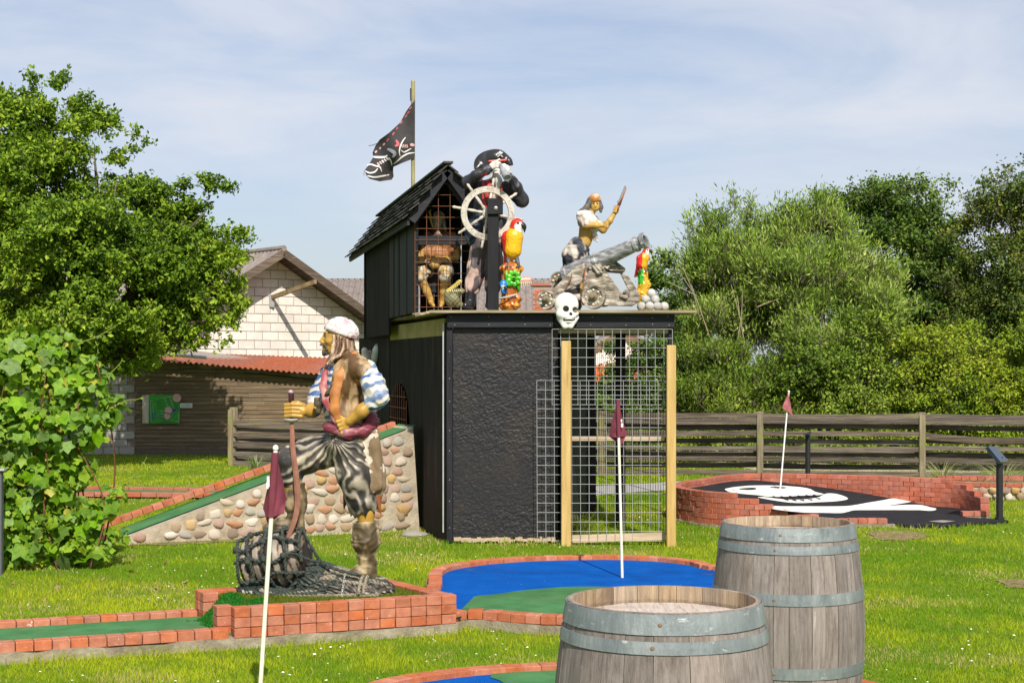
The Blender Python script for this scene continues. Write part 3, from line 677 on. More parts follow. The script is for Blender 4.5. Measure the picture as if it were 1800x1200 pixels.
fuzz('turf_fibres', 6000, samp_flap, blade_m, bed, h=0.016, w=0.003, base=(0.025, 0.17, 0.02), seed=5)

# ---- lane to the left of the bed
lane = empty('minigolf_lane', (A0 + A1) / 2, 'straight green lane between two single red brick kerbs, left of the statue bed', 'minigolf lane')
B0 = Vector((-3.45, 9.53, 0)); u_l = (A1 - A0).normalized()
bricks(lane, [A0, A1], FT + 0.03); wallstrip('footing', dense([A0, A1]), -0.015, 0.15, -0.03, FT, conc_m, lane, 0.008)
bricks(lane, [B1 + (B0 - B1).normalized() * 0.0, B0], FT + 0.03, inset=0.05)
wallstrip('footing', dense([B1, B0]), 0.0, 0.11, -0.03, FT - .002, conc_m, lane)
lp = [A0 + Vector((0, .08, 0)), A1 + Vector((0.10, .14, 0)), B1 + Vector((.22, -.02, 0)), B0 + Vector((0, -.06, 0))]
MB().prism([(p.x, p.y) for p in lp], 0, 0.082).build('felt', felt_g, lane)

# ---- blue pool hole
pool = empty('minigolf_pool', (0.9, 11.3, 0), 'kidney shaped blue felt hole with a green front part, edged in red brick', 'minigolf hole')
zt = 0.12
outer = smooth_pts([G(x, y, zt) for x, y in [(799, 1075), (830, 1072), (862, 1074), (920, 1079), (992, 1082), (1080, 1085), (1180, 1083), (1290, 1070), (1380, 1050), (1430, 1028), (1400, 1010), (1340, 999), (1261, 991.5), (1227, 983.5), (1174, 977.5),
      (1120, 974.5), (1067, 973.2), (1010, 973.6), (960, 974.8), (915, 976.5), (871, 979.5), (840, 982), (818, 985), (795, 988.5), (778, 992), (764, 996.5), (756, 1002), (752.5, 1009), (753, 1017), (752, 1024), (748.5, 1030)]], 4)
for p in outer: p.z = 0
i_split = min(range(len(outer)), key=lambda i: (outer[i] - G(1430, 1028, zt)).length)
bricks(pool, outer, FT + 0.03)
wallstrip('footing', outer, -0.012, 0.12, -0.03, FT, conc_m, pool, 0.004)
inner = offset_line(outer, 0.06)
pin = [(p.x, p.y) for p in inner] + [(A2.x - .3, A2.y + .55), (A2.x + .03, A2.y + 0.06)]
mesh_obj('blue_felt', [(x, y, 0.085) for x, y in pin], [tuple(range(len(pin)))], felt_b, pool)
bl = [(x, y) for x, y in [(800, 1046), (826, 1046), (853, 1045), (880, 1042), (910, 1037.5), (935, 1035), (960, 1033), (985, 1031), (1014, 1030), (1060, 1030), (1130, 1033), (1230, 1040), (1330, 1046), (1400, 1048)]]
bl = smooth_pts([G(x, y, 0.09) for x, y in bl], 3)
fr = [p for p in inner[:i_split + 1]]
gpoly = [(p.x, p.y) for p in bl] + [(p.x, p.y) for p in reversed(fr)] + [(A2.x + 0.02, A2.y + 0.03)]
gpoly = [p for p in gpoly]
def even(pts, n):
    pts = [Vector(p) for p in pts]; acc = [0]
    for a, c in zip(pts, pts[1:]): acc.append(acc[-1] + (c - a).length)
    out = []
    for i in range(n):
        s = acc[-1] * i / (n - 1); k = min(max(j for j in range(len(acc)) if acc[j] <= s + 1e-9), len(pts) - 2); out.append(pts[k].lerp(pts[k + 1], (s - acc[k]) / max(acc[k + 1] - acc[k], 1e-9)))
    return out
ga = even([Vector((A2.x + .02, A2.y + .42, 0))] + [p for p in bl if p.x > A2.x + .06], 40); gb = even([Vector((A2.x - .02, A2.y + .03, 0))] + [p for p in fr if p.x > A2.x + .05], 40)
mesh_obj('green_felt', [(p.x, p.y, 0.089) for p in ga + gb], [(i, i + 1, 41 + i, 40 + i) for i in range(39)], felt_g, pool)

# ---- front hole, cut by the bottom of the picture
fh = empty('minigolf_pool', (0.6, 7.4, 0), 'nearest hole, blue and green felt behind a curved brick kerb beside the barrels', 'minigolf hole')
zt = 0.085
o2 = smooth_pts([G(x, y, zt) for x, y in [(1660, 1262), (1600, 1222), (1540, 1198), (1450, 1183), (1350, 1171), (1200, 1162), (1060, 1160.5), (982, 1162), (889, 1166), (818, 1171.5), (747, 1179.5), (686, 1189), (640, 1202), (610, 1222), (600, 1255)]], 5)
for p in o2: p.z = 0
bricks(fh, o2, 0.057, inset=0.05); wallstrip('footing', o2, -0.01, 0.11, -0.03, 0.028, conc_m, fh, 0.003)
in2 = offset_line(o2, 0.06)
fp = [(p.x, p.y) for p in in2]
mesh_obj('blue_felt', [(x, y, 0.055) for x, y in fp], [tuple(range(len(fp)))], felt_b, fh)
gl = [G(x, y, 0.06) for x, y in [(862, 1189), (880, 1195), (893, 1204), (900, 1225), (905, 1262)]]
gg = [(p.x, p.y) for p in gl] + [(p.x, p.y) for p in in2 if p.x > gl[0].x][::1]
mesh_obj('green_felt', [(x, y, 0.059) for x, y in gg], [tuple(range(len(gg)))], felt_g, fh)

# ---- far left lane, far right raised hole
fl = empty('minigolf_lane', (-4.6, 20.6, 0), 'distant low brick kerbed minigolf lane on the grass beyond the cobbled ramp', 'minigolf lane')
la = [Vector((-6.6, 20.0, 0)), Vector((-3.9, 19.7, 0)), Vector((-3.3, 19.6, 0))]; lb = [Vector((-3.2, 20.35, 0)), Vector((-4.0, 20.6, 0)), Vector((-6.8, 21.0, 0))]
bricks(fl, la, 0.05, meshes=BRKD, L=0.2); bricks(fl, lb, 0.05, meshes=BRKD, L=0.2)
mesh_obj('felt', [(p.x, p.y, 0.045) for p in la + lb], [tuple(range(6))], felt_g, fl)

stone_cols = [(0.40, 0.29, 0.19), (0.50, 0.40, 0.28), (0.45, 0.24, 0.14), (0.55, 0.48, 0.40), (0.36, 0.33, 0.29), (0.50, 0.33, 0.14), (0.42, 0.28, 0.22), (0.62, 0.55, 0.47), (0.30, 0.22, 0.16)]
def stone_mesh(i, flatness=0.55):
    rr = random.Random(i * 7 + 1); bm = bmesh.new(); bmesh.ops.create_icosphere(bm, subdivisions=2, radius=1)
    ph = [rr.uniform(0, 6) for _ in range(6)]
    for v in bm.verts:
        k = 1 + 0.20 * sin(2.3 * v.co.x + ph[0]) + 0.17 * sin(3.1 * v.co.z + ph[1]) + 0.12 * sin(5 * v.co.x + ph[2]) * sin(4 * v.co.z + ph[3]) + rr.uniform(-.035, .035)
        s = abs(v.co.x) ** 3 + abs(v.co.z) ** 3 + abs(v.co.y) ** 3; v.co *= k * (1 / s) ** (0.25 * rr.uniform(.3, .55))
    me = bpy.data.meshes.new('cobble'); bm.to_mesh(me); bm.free()
    me.polygons.foreach_set('use_smooth', np.ones(len(me.polygons), dtype=bool)); return me
st_m = []
for i, c in enumerate(stone_cols):
    st_m.append(M('cobble_%s' % ['ochre', 'sand', 'rust', 'cream', 'grey', 'gold', 'rose', 'white', 'brown'][i], [(0.3, tuple(v * .72 for v in c)), (0.6, c), (0.8, tuple(min(1, v * 1.25) for v in c))], ns=16, rough=0.75, bump=0.3, bs=60, rnd=0.15))
STN = []
for i in range(27): me = stone_mesh(i); me.materials.append(st_m[i % 9]); STN.append(me)

fr_ = empty('minigolf_lane', (5.9, 20.2, 0), 'low raised lane on a rubble stone wall, behind the slanted reading stand', 'minigolf lane')
fa = smooth_pts([Vector((5.45, 19.9, 0)), Vector((5.9, 19.65, 0)), Vector((6.5, 19.65, 0)), Vector((7.6, 20.0, 0))], 4)
fb = smooth_pts([Vector((5.5, 20.6, 0)), Vector((6.2, 20.5, 0)), Vector((6.8, 20.6, 0)), Vector((7.8, 21.2, 0))], 4)
bricks(fr_, fa, 0.18, meshes=BRKD); bricks(fr_, fb, 0.20, meshes=BRKD)
mesh_obj('felt', [(p.x, p.y, 0.165) for p in fa] + [(p.x, p.y, 0.165) for p in reversed(fb)], [tuple(range(len(fa) + len(fb)))], felt_g, fr_)
wallstrip('core', fa, 0.01, 0.12, 0, 0.15, conc_l, fr_); wallstrip('core', fb, 0.01, 0.12, 0, 0.17, conc_l, fr_)
for row in range(2):
    for (p, d, s) in resample(fa, 0.13, 0.03 + .06 * row):
        inst(R.choice(STN), 'stone', (p.x, p.y - .005, 0.04 + row * 0.075), (R.uniform(-.2, .2), R.uniform(-.3, .3), atan2(d.y, d.x)), fr_, scale=(R.uniform(.05, .068), .035, R.uniform(.034, .042)))

# ---- cobbled ramp
ramp = empty('cobbled_ramp', (-2.3, 15.4, 0), 'rising cobblestone ramp with green felt and a brick edge, leading into the black tower', 'ramp')
RP = Vector((-3.56, 14.74, 0)); RE = Vector((-0.93, 16.02, 0)); ru = (RE - RP).normalized(); rl_ = (RE - RP).length; rn = Vector((-ru.y, ru.x, 0)); RW = 0.58
def rz(s): return 0.07 + 0.97 * s / rl_
V = []
n = 24
for i in range(n + 1):
    s = rl_ * i / n; lean = -0.10 * 0
    for o_, zz in ((0, 0), (0.0, rz(s)), (RW, rz(s)), (RW, 0)): 
        p = RP + ru * (s - (0.07 * zz / 1.04 if i == n else 0)) + rn * o_; V.append((p.x, p.y, zz))
Fc = [(0, 3, 2, 1), (4 * n, 4 * n + 1, 4 * n + 2, 4 * n + 3)] + [(4 * i + e, 4 * i + 4 + e, 4 * i + 4 + (e + 1) % 4, 4 * i + (e + 1) % 4) for i in range(n) for e in range(4)]
mesh_obj('body', V, Fc, conc_l, ramp)
pts = [RP + ru * (rl_ * i / n) for i in range(n + 1)]
V = [];
for i in range(n + 1):
    s = rl_ * i / n
    for o_ in (0.10, RW - .02): p = RP + ru * s + rn * o_; V.append((p.x, p.y, rz(s) + 0.012))
mesh_obj('felt', V, [(2 * i, 2 * i + 2, 2 * i + 3, 2 * i + 1) for i in range(n)], felt_g, ramp)
line = [RP + rn * (RW) + Vector((0, 0, rz(0) + .03)) - ru * 0.25, RP + rn * RW + ru * (rl_ + .02) + Vector((0, 0, rz(rl_ + .02) + .03))]
bricks(ramp, line, 0, L=0.105, zf=lambda p, s: line[0].z + (line[1].z - line[0].z) * s, inset=-0.05)
bricks(ramp, [RP + Vector((-0.28, -0.02, 0)), RP + Vector((0.02, 0.02, 0))], 0.05)
cnt = 0
yr = 0.062
rr = random.Random(21)
while yr < 1.02:
    s = rr.uniform(0.02, 0.10)
    while s < rl_ - 0.19:
        w = rr.uniform(0.052, 0.080)
        if yr + 0.022 < rz(s + w * .6) and cnt < 300 and rr.random() > 0.03:
            zz = yr + rr.uniform(-.012, .016); big = 1.7 if (abs(s - rl_ * .46) < .07 and yr < .12) else 1
            p = RP + ru * (s + w) + rn * 0.006 + Vector((0, 0, zz))
            inst(rr.choice(STN), 'cobble', p, (rr.uniform(-.1, .1), rr.uniform(-.3, .3), atan2(ru.y, ru.x)), ramp, scale=(w * big, rr.uniform(.020, .034), rr.uniform(.034, .046) * big)); cnt += 1
        s += 2 * w + rr.uniform(0.002, 0.020)
    yr += 0.092
inst(STN[5], 'cobble', RE - ru * .17 + rn * .0 + Vector((0, 0, .21)), (0, 0.1, atan2(ru.y, ru.x)), ramp, scale=(.085, .03, .05))
fs_ = inst(STN[4], 'field_stone', (-0.93, 15.55, 0.015), (0, 0, .4), None, scale=(.12, .1, .05)); tag(fs_, 'flat grey stone lying in the grass between ramp and tower', 'stone')

# ================================================================ skull course
def hs_(x, y):
    zf = 0.28 - 0.175 * (x - 2.24); zb = 0.275 - 0.09 * (x - 2.98); t = np.clip((y - 16.4) / 2.6, 0, 1)
    return np.clip(zf * (1 - t) + zb * t, 0.03, 0.285)
def onS(px, py, dz=0.0):
    z = 0.15
    for _ in range(12): p = G(px, py, z + dz); z = float(hs_(p.x, p.y))
    return Vector((p.x, p.y, z + dz))
court = empty('skull_course', (3.5, 17.6, 0), 'black rubber course with painted white skull and bone inside a stepped red brick wall', 'minigolf hole')
front = smooth_pts([Vector((1.72, 17.25, 0)), Vector((1.76, 16.92, 0)), Vector((1.93, 16.50, 0)), Vector((2.2, 16.22, 0)), Vector((2.55, 16.12, 0)), Vector((3.0, 16.2, 0)), Vector((3.5, 16.38, 0)), Vector((3.93, 16.36, 0))], 6)
backw = smooth_pts([Vector((4.86, 17.18, 0)), Vector((5.12, 17.22, 0)), Vector((5.25, 17.5, 0)), Vector((5.27, 17.85, 0)), Vector((5.12, 18.25, 0)), Vector((4.7, 18.55, 0)), Vector((4.2, 18.85, 0)), Vector((3.6, 19.1, 0)), Vector((3.0, 19.22, 0)),
      Vector((2.55, 18.95, 0)), Vector((2.15, 18.3, 0)), Vector((1.85, 17.75, 0)), Vector((1.72, 17.25, 0))], 6)
def fmax(p, s):                         # number of courses along the front
    px = CX + F * p.x / p.y
    return 6 if px < 1284 else 5 if px < 1326 else 4 if px < 1360 else 3 if px < 1378 else 2 if px < 1440 else 1
def bmax(p, s):
    if p.y < 17.3 and p.x > 4: return 1
    if p.x > 4.6 and p.y < 17.52: return 2
    if p.x > 4.6 and p.y < 17.80: return 3
    if p.x > 4.6 and p.y < 18.05: return 4
    if p.x > 4.6 and p.y < 18.28: return 5
    return 6
nb_ = 0; rest = MB()
for line_, fm in ((front, fmax), (backw, bmax)):
    for cidx in range(5, -1, -1):
        off = 0.05 * (cidx % 2)
        for (p, d, s) in resample(line_, 0.1 if line_ is front else 0.125, off):
            if fm(p, s) <= cidx: continue
            n_ = Vector((-d.y, d.x, 0)); zc = 0.055 * cidx + 0.03 + 0.0275
            if line_ is backw and p.x > 2.3 and zc < hs_(p.x, p.y) - 0.05 and p.x < 4.5: continue      # buried under the rubber
            c = Vector((p.x, p.y, zc)) + n_ * 0.05 + n_ * R.uniform(-.003, .003)
            if nb_ >= 298: rest.box(c, (.12, .098, .0535), Matrix.Rotation(atan2(d.y, d.x), 3, 'Z')); continue
            inst(R.choice(BRKD), 'brick', c, (0, R.uniform(-.01, .01), atan2(d.y, d.x)), court, scale=(1 if line_ is front else 1.25, 1, 0.93)); nb_ += 1
tag(rest.build('lower_bricks', brick_d, court), kind='stuff')
wallstrip('footing', front, -0.04, 0.12, -0.03, 0.03, conc_m, court, 0.004); wallstrip('footing', backw, -0.01, 0.12, -0.03, 0.028, conc_m, court)
# rubber surface: a grid inside the walls
outl = [(p.x, p.y) for p in offset_line(front, 0.07)] + [(4.05, 16.25), (4.42, 16.22), (5.22, 16.75), (5.2, 16.85), (4.88, 17.12)] + [(p.x, p.y) for p in offset_line(backw, 0.07)][1:-1]
def surf_from_poly(name, poly, dz, mat, parent, cell=0.22, skirt=True):
    bm = bmesh.new(); f = bm.faces.new([bm.verts.new((x, y, 0)) for x, y in poly])
    x0 = min(p[0] for p in poly); x1 = max(p[0] for p in poly); y0 = min(p[1] for p in poly); y1 = max(p[1] for p in poly)
    for k in range(1, int((x1 - x0) / cell) + 1): bmesh.ops.bisect_plane(bm, geom=bm.verts[:] + bm.edges[:] + bm.faces[:], plane_co=(x0 + k * cell, 0, 0), plane_no=(1, 0, 0))
    for k in range(1, int((y1 - y0) / cell) + 1): bmesh.ops.bisect_plane(bm, geom=bm.verts[:] + bm.edges[:] + bm.faces[:], plane_co=(0, y0 + k * cell, 0), plane_no=(0, 1, 0))
    if skirt:
        be = [e for e in bm.edges if e.is_boundary]; r = bmesh.ops.extrude_edge_only(bm, edges=be); low = [v for v in r['geom'] if isinstance(v, bmesh.types.BMVert)]
    else: low = []
    ls = set(low)
    for v in bm.verts: v.co.z = -0.02 if v in ls else float(hs_(v.co.x, v.co.y)) + dz
    bmesh.ops.triangulate(bm, faces=bm.faces); bmesh.ops.recalc_face_normals(bm, faces=bm.faces)
    pl_ = wloc(parent); me = bpy.data.meshes.new(name)
    for v in bm.verts: v.co -= pl_
    bm.to_mesh(me); bm.free(); me.materials.append(mat); o = bpy.data.objects.new(name, me); COL.objects.link(o); o.parent = parent
    return o
surf_from_poly('rubber', outl, 0.0, felt_k, court)
white_p = M('white_rubber', [(0.3, (0.70, 0.68, 0.62)), (0.7, (0.80, 0.78, 0.72))], ns=10, rough=0.95, bump=0.5, bs=120, bd=0.004, layers=[((0.5, 0.47, 0.42), 60, (1, 1, 1), 0.64, 0.7, 0.5)])
def paint(name, px, dz, mat, cell=0.25):
    P = smooth_pts([onS(x, y, 0) for x, y in px], 3, closed=True); return surf_from_poly(name, [(p.x, p.y) for p in P], dz, mat, court, cell, False)
paint('painted_skull', [(1274, 860), (1281, 858), (1300, 855.3), (1320, 853.7), (1347, 853.3), (1373, 853.8), (1393, 855.2), (1412, 857), (1425, 860), (1433, 864.6), (1448, 868.5), (1440, 870.3), (1428, 870.6), (1409, 871.3), (1380, 873), (1349, 873), (1333, 870.6), (1313, 869), (1293, 866.8), (1281, 864.6)], 0.005, white_p)
paint('painted_jaw', [(1332, 874.6), (1345, 874.2), (1367, 876.8), (1385, 878.4), (1407, 878.4), (1424, 877), (1440, 874), (1453, 867.7), (1473, 869), (1491, 876.7), (1473, 881), (1440, 883), (1400, 884.4), (1367, 881)], 0.006, white_p)
paint('painted_bone', [(1358.7, 890), (1376, 890), (1420, 890), (1475, 890), (1495, 889), (1524, 884), (1551, 880), (1569, 877.8), (1589, 879.6), (1604, 883.3), (1589, 885.5), (1562, 889), (1595, 888), (1622, 889), (1644, 893.3), (1644, 896.7), (1633, 898), (1600, 896.7), (1511, 896.7), (1493, 899), (1478, 902), (1444, 901.5), (1400, 900), (1376, 897.5), (1358, 894.5)], 0.005, white_p)
for e in ([(1299, 860), (1310, 858.7), (1324, 858), (1330, 859.6), (1325, 861.3), (1312, 861.5)], [(1353, 856.7), (1370, 856.5), (1383, 857.6), (1376, 858.9), (1362, 858.2)]): paint('painted_eye', e, 0.010, felt_k)
def tri(px):
    P = [onS(x, y, 0.011) for x, y in px]; mesh_obj('painted_tooth_gap', [tuple(p) for p in P], [(0, 1, 2)], felt_k, court)
for i, (x, y) in enumerate([(1360, 873.2), (1374, 873.2), (1389, 872.6), (1404, 871.8), (1418, 871), (1431, 870.4)]): tri([(x - 1, y + .4), (x + 8, y + .2), (x - 2, y - 2.4)])
for i, (x, y) in enumerate([(1378, 877), (1392, 878.0), (1406, 878.0), (1420, 877), (1434, 875)]): tri([(x - 1, y - .3), (x + 7, y - .3), (x + 9, y + 2.2)])
mesh_obj('drain_cover', [tuple(onS(x, y, .006)) for x, y in [(1632, 915.5), (1655, 913.4), (1680, 915.2), (1658, 918)]], [(0, 1, 2, 3)], flat('grey_plate', (0.28, 0.24, 0.22), 0.8), court)

# ================================================================ reading stands
blackm = M('black_metal', [(0.3, (0.010, 0.010, 0.012)), (0.7, (0.018, 0.018, 0.022))], ns=20, rough=0.45, bump=0.05, spec=0.5)
sky_sheen = M('stand_panel', [(0.3, (0.012, 0.02, 0.04)), (0.7, (0.02, 0.032, 0.06))], ns=6, rough=0.28, bump=0, spec=0.6)  # black plate with the reflected sky painted in as blue
s1 = empty('reading_stand', (G(1757, 917).x, G(1757, 917).y, 0), 'black post, slanted plate with sky reflection painted blue, right corner of skull course', 'stand')
pb_ = Vector((G(1757, 917).x, G(1757, 917).y, 0)); 
MB().lathe(pb_, [(0.0, 0), (0.05, 0), (0.05, 0.05), (0.036, 0.055), (0.036, 0.69), (0.0, 0.69)], 16).build('post', blackm, s1, smooth=False)
Q = [W(1736.5, 784, 16.66), W(1751, 784, 17.02), W(1773, 810, 17.0), W(1759, 811.5, 16.64)]
nn = (Q[1] - Q[0]).cross(Q[3] - Q[0]).normalized(); nn = nn if nn.z < 0 else -nn
MB().add(Q + [q_ + nn * 0.035 for q_ in Q], [(0, 1, 2, 3), (7, 6, 5, 4), (0, 4, 5, 1), (1, 5, 6, 2), (2, 6, 7, 3), (3, 7, 4, 0)]).build('plate', sky_sheen, s1)
s3b = W(1420, 800, 20.6)
s3 = empty('reading_stand', (s3b.x, 20.6, 0), 'thin black post with a small tilted plate, behind the back wall of the skull course', 'stand')
MB().lathe((s3b.x, 20.6, 0), [(0, 0), (0.034, 0), (0.034, 0.76), (0, 0.76)], 14).build('post', blackm, s3)
Q = [W(1412, 762, 20.4), W(1416, 760.5, 20.75), W(1426, 757.5, 20.75), W(1425.5, 760, 20.4)]
MB().add(Q + [q_ - Vector((0, 0, 0.02)) for q_ in Q], [(0, 1, 2, 3), (7, 6, 5, 4), (0, 4, 5, 1), (1, 5, 6, 2), (2, 6, 7, 3), (3, 7, 4, 0)]).build('plate', sky_sheen, s3)

# ================================================================ hole flags
pole_m = M('flag_pole_paint', [(0.3, (0.68, 0.65, 0.50)), (0.7, (0.78, 0.76, 0.62))], ns=12, rough=0.5, bump=0.05)
cloth_m = M('maroon_cloth', [(0.3, (0.17, 0.035, 0.055)), (0.7, (0.25, 0.06, 0.085))], ns=9, rough=0.85, bump=0.2, bs=200, trans=0.2)
cloth_p = M('faded_pink_cloth', [(0.3, (0.34, 0.10, 0.12)), (0.7, (0.50, 0.19, 0.21))], ns=9, rough=0.85, bump=0.2, trans=0.3)
capm = flat('white_plastic', (0.75, 0.75, 0.73), 0.35, bump=0)
def cloth_tri(name, quads, mat, parent, D, n=8, amp=0.006):
    """patches of (px, py, dy) corners"""
    for Q in quads:
        P = [W(x, y, D + dy) for x, y, dy in Q]; V = []
        for i in range(n + 1):
            for j in range(n + 1):
                u, v = i / n, j / n; p = P[0] * (1 - u) * (1 - v) + P[1] * u * (1 - v) + P[2] * u * v + P[3] * (1 - u) * v
                V.append(p + Vector((0, amp * sin(9 * u + 7 * v + Q[0][0]), 0)))
        Fc = [(i * (n + 1) + j, (i + 1) * (n + 1) + j, (i + 1) * (n + 1) + j + 1, i * (n + 1) + j + 1) for i in range(n) for j in range(n)]
        m = len(V); V2 = V + [v + Vector((0, 0.004, 0)) for v in V]
        mesh_obj(name, V2, Fc + [tuple(m + k for k in f[::-1]) for f in Fc], mat, parent, smooth=True)
fd = 7.5; f1b = Vector((W(454, 900, fd).x, fd, 0)); f1t = W(484.5, 790, fd)
fl1 = empty('hole_flag', f1b, 'nearest hole flag, furled maroon pennant on a cream pole in front of the statue', 'flag', 'hole flags')
MB().tube([f1b, f1t], 0.0105, 10).build('pole', pole_m, fl1, smooth=True)
MB().lathe(W(484.5, 787, fd), [(0, -.012), (.013, -.01), (.014, 0), (.011, .010), (0.0, .016)], 12).build('knob', capm, fl1, smooth=True)
MB().tube([W(476, 908, fd), W(484, 795, fd)], 0.0175, 12).build('sleeve', cloth_m, fl1, smooth=True)
cloth_tri('pennant', [[(482, 797, -.01), (476, 906, -.015), (471, 922, 0.03), (462.5, 893, 0.05)], [(486, 800, .0), (502, 874, .05), (500, 902, .0), (479, 908, -.012)], [(487, 806, .01), (492, 826, .07), (505, 878, .09), (500, 882, .05)], [(478, 905, 0.0), (499, 900, 0.0), (482, 912, .04), (472, 921, .03)]], cloth_m, fl1, fd)
MB().box(W(471.5, 846, fd - .012), (0.012, 0.004, 0.05)).box(W(470, 853, fd - .013), (0.010, 0.004, 0.03)).build('white_print', capm, fl1)
fd = 11.85; f2b = Vector((W(1094, 900, fd).x, fd, 0.05)); f2t = W(1086, 703, fd)
fl2 = empty('hole_flag', f2b, 'maroon hole flag with white print standing in the blue felt before the cage', 'flag', 'hole flags')
MB().tube([f2b, f2t], 0.0105, 10).build('pole', pole_m, fl2, smooth=True)
MB().tube([W(1088, 768, fd), W(1086.3, 702, fd)], 0.016, 10).build('sleeve', cloth_m, fl2, smooth=True)
cloth_tri('pennant', [[(1084, 706, 0), (1089, 768, 0), (1082, 769, .01), (1070, 766, .05)], [(1087, 706, 0), (1096, 742, .04), (1102, 765, .05), (1089, 768, 0)], [(1070, 766, .05), (1089, 767, 0), (1101, 764, .05), (1092, 784, .02)]], cloth_m, fl2, fd)
MB().box(W(1092.5, 739, fd - .014), (0.010, 0.004, 0.02)).box(W(1093.5, 747, fd - .016), (0.016, 0.004, 0.03)).build('white_print', capm, fl2)
fd = 18.4; f3b = onS(1371.5, 859); fd = f3b.y; f3t = W(1386.5, 688, fd)
fl3 = empty('hole_flag', f3b, 'faded pink hole flag on a leaning white pole in the painted skull', 'flag', 'hole flags')
MB().tube([f3b, f3t], 0.009, 8).build('pole', flat('white_pole', (.78, .78, .75), .4, bump=0), fl3, smooth=True)
MB().lathe(f3t, [(0, -.01), (.014, -.006), (.014, .008), (0, .016)], 10).build('knob', capm, fl3)
cloth_tri('pennant', [[(1385.5, 690, -.02), (1389, 706, -.03), (1393.5, 731, -.03), (1384.5, 722, -.03)], [(1386, 690, -.025), (1384.5, 722, -.03), (1379, 720, -.05), (1375, 716, -.06)]], cloth_p, fl3, fd)

# ================================================================ wine barrels
stave_m = M('barrel_oak', [(0.25, (0.34, 0.32, 0.32)), (0.5, (0.76, 0.74, 0.73)), (0.75, (1.08, 1.07, 1.06))], ns=9, sc=(7, 7, 0.5), rough=0.85, bump=0.5, bs=40, bd=0.004, rnd=0.22, attr=True, nr=.72,
            layers=[((0.07, 0.05, 0.04), 5, (4, 4, 0.8), 0.62, 0.76, 0.7), ((0.58, 0.53, 0.46), 16, (4, 4, 0.30), 0.66, 0.70, 0.75), ((0.10, 0.075, 0.06), 3, (1.5, 1.5, .8), 0.52, 0.70, 0.65), ((0.05, 0.04, 0.035), 26, (3, 3, .22), 0.63, 0.70, 0.7)])
hoop_m = M('galvanised_hoop', [(0.25, (0.13, 0.155, 0.165)), (0.5, (0.22, 0.25, 0.26)), (0.75, (0.38, 0.41, 0.41))], ns=5, sc=(1.6, 1.6, .4), rough=0.5, bump=0.2, bs=40, metal=0.35, spec=0.4, nr=.7,
           layers=[((0.30, 0.16, 0.07), 7, (2, 2, .4), 0.66, 0.74, 0.6), ((0.62, 0.64, 0.63), 14, (1, 1, 2.5), 0.62, 0.68, 0.6), ((0.07, 0.10, 0.105), 5, (2, 2, 1), 0.58, 0.7, 0.5)])
rivet_m = flat('rusty_rivet', (0.20, 0.13, 0.08), 0.7)
def make_barrel(loc, label, rz_):
    t = empty('wine_barrel', (0, 0, 0), label, 'barrel', 'oak wine barrels used as standing tables')
    H = 0.95; rt = 0.297; rb_ = 0.345
    def rad(z): u = (z / H) * 2 - 1; return rb_ - (rb_ - rt) * abs(u) ** 1.9
    rr = random.Random(hash(label) % 1000 if False else len(label)); ang = 0; widths = [rr.uniform(.7, 1.3) for _ in range(24)]; tot = sum(widths)
    for w in widths:
        a0 = ang; a1 = ang + w / tot * 2 * pi; ang = a1; g = 0.0065; nz_ = 22; V = []; C = []
        dr = rr.uniform(-.0012, .0012)
        for i in range(nz_ + 1):
            z = H * i / nz_
            for (rin, k) in ((0, 0), (0, .5), (0, 1), (1, 1), (1, .5), (1, 0)):
                a = a0 + g / 2 + (a1 - a0 - g) * k
                r = rad(z) + dr - rin * 0.024
                if rin and (i == nz_): r += 0.008
                V.append((r * cos(a), r * sin(a), z)); C.append((0.50, 0.38, 0.25) if rin else (0.30, 0.262, 0.240))
        n6 = 6; Fc = [tuple(range(6))[::-1], tuple(nz_ * 6 + k for k in range(6))]
        for i in range(nz_):
            for k in range(6): Fc.append((i * 6 + k, i * 6 + (k + 1) % 6, i * 6 + 6 + (k + 1) % 6, i * 6 + 6 + k))
        mesh_obj('stave', V, Fc, stave_m, t, col=C)
    for (z0, z1) in ((0.888, 0.947), (0.833, 0.870), (0.612, 0.662), (0.288, 0.338), (0.080, 0.117), (0.003, 0.062)):
        q = MB(); pr = [(rad(z0) + .0008, z0), (rad(z0) + .0040, z0), (rad((z0 + z1) / 2) + .0044, (z0 + z1) / 2), (rad(z1) + .0040, z1), (rad(z1) + .0008, z1)]
        q.lathe((0, 0, 0), pr + [pr[0]], 96); h_ = q.build('hoop', hoop_m, t, smooth=False)
        for v in h_.data.polygons: v.use_smooth = False
        for k in range(2):
            a = -1.72 + 0.0 * k + (0.02 if z1 > .9 else -.05); zc = (z0 + z1) / 2
            if k: continue
            dd = Vector((cos(a), sin(a), 0)); c = dd * (rad(zc) + .0042) + Vector((0, 0, zc))
            MB().lathe(c, [(.0068, 0), (.0055, .0022), (.0001, .0034)], 10, axis=dd).build('rivet', rivet_m, h_)
    # recessed head of boards
    x = -0.265; zh = H - 0.052
    while x < 0.262:
        w = min(rr.uniform(.06, .09), 0.265 - x); P = []
        for k in range(7): xx = x + .001 + (w - .002) * k / 6; P.append((xx, -sqrt(max(0.268 ** 2 - xx ** 2, 0.0001))))
        P += [(a_, -b_) for a_, b_ in reversed(P)]
        MB().prism([(b_, a_) for a_, b_ in P], zh - .02, zh + rr.uniform(-.0008, .0008)).build('head_board', head_m, t); x += w + .0015
    t.location = loc; t.rotation_euler = (0, 0, rz_); return t
head_m = M('barrel_head', [(0.25, (0.30, 0.23, 0.19)), (0.5, (0.52, 0.44, 0.38)), (0.8, (0.66, 0.58, 0.51))], ns=9, sc=(8, .5, 1), rough=0.85, bump=0.3, rnd=0.08, layers=[((0.30, 0.22, 0.18), 3, (1, 1, 1), 0.55, 0.75, 0.5)])
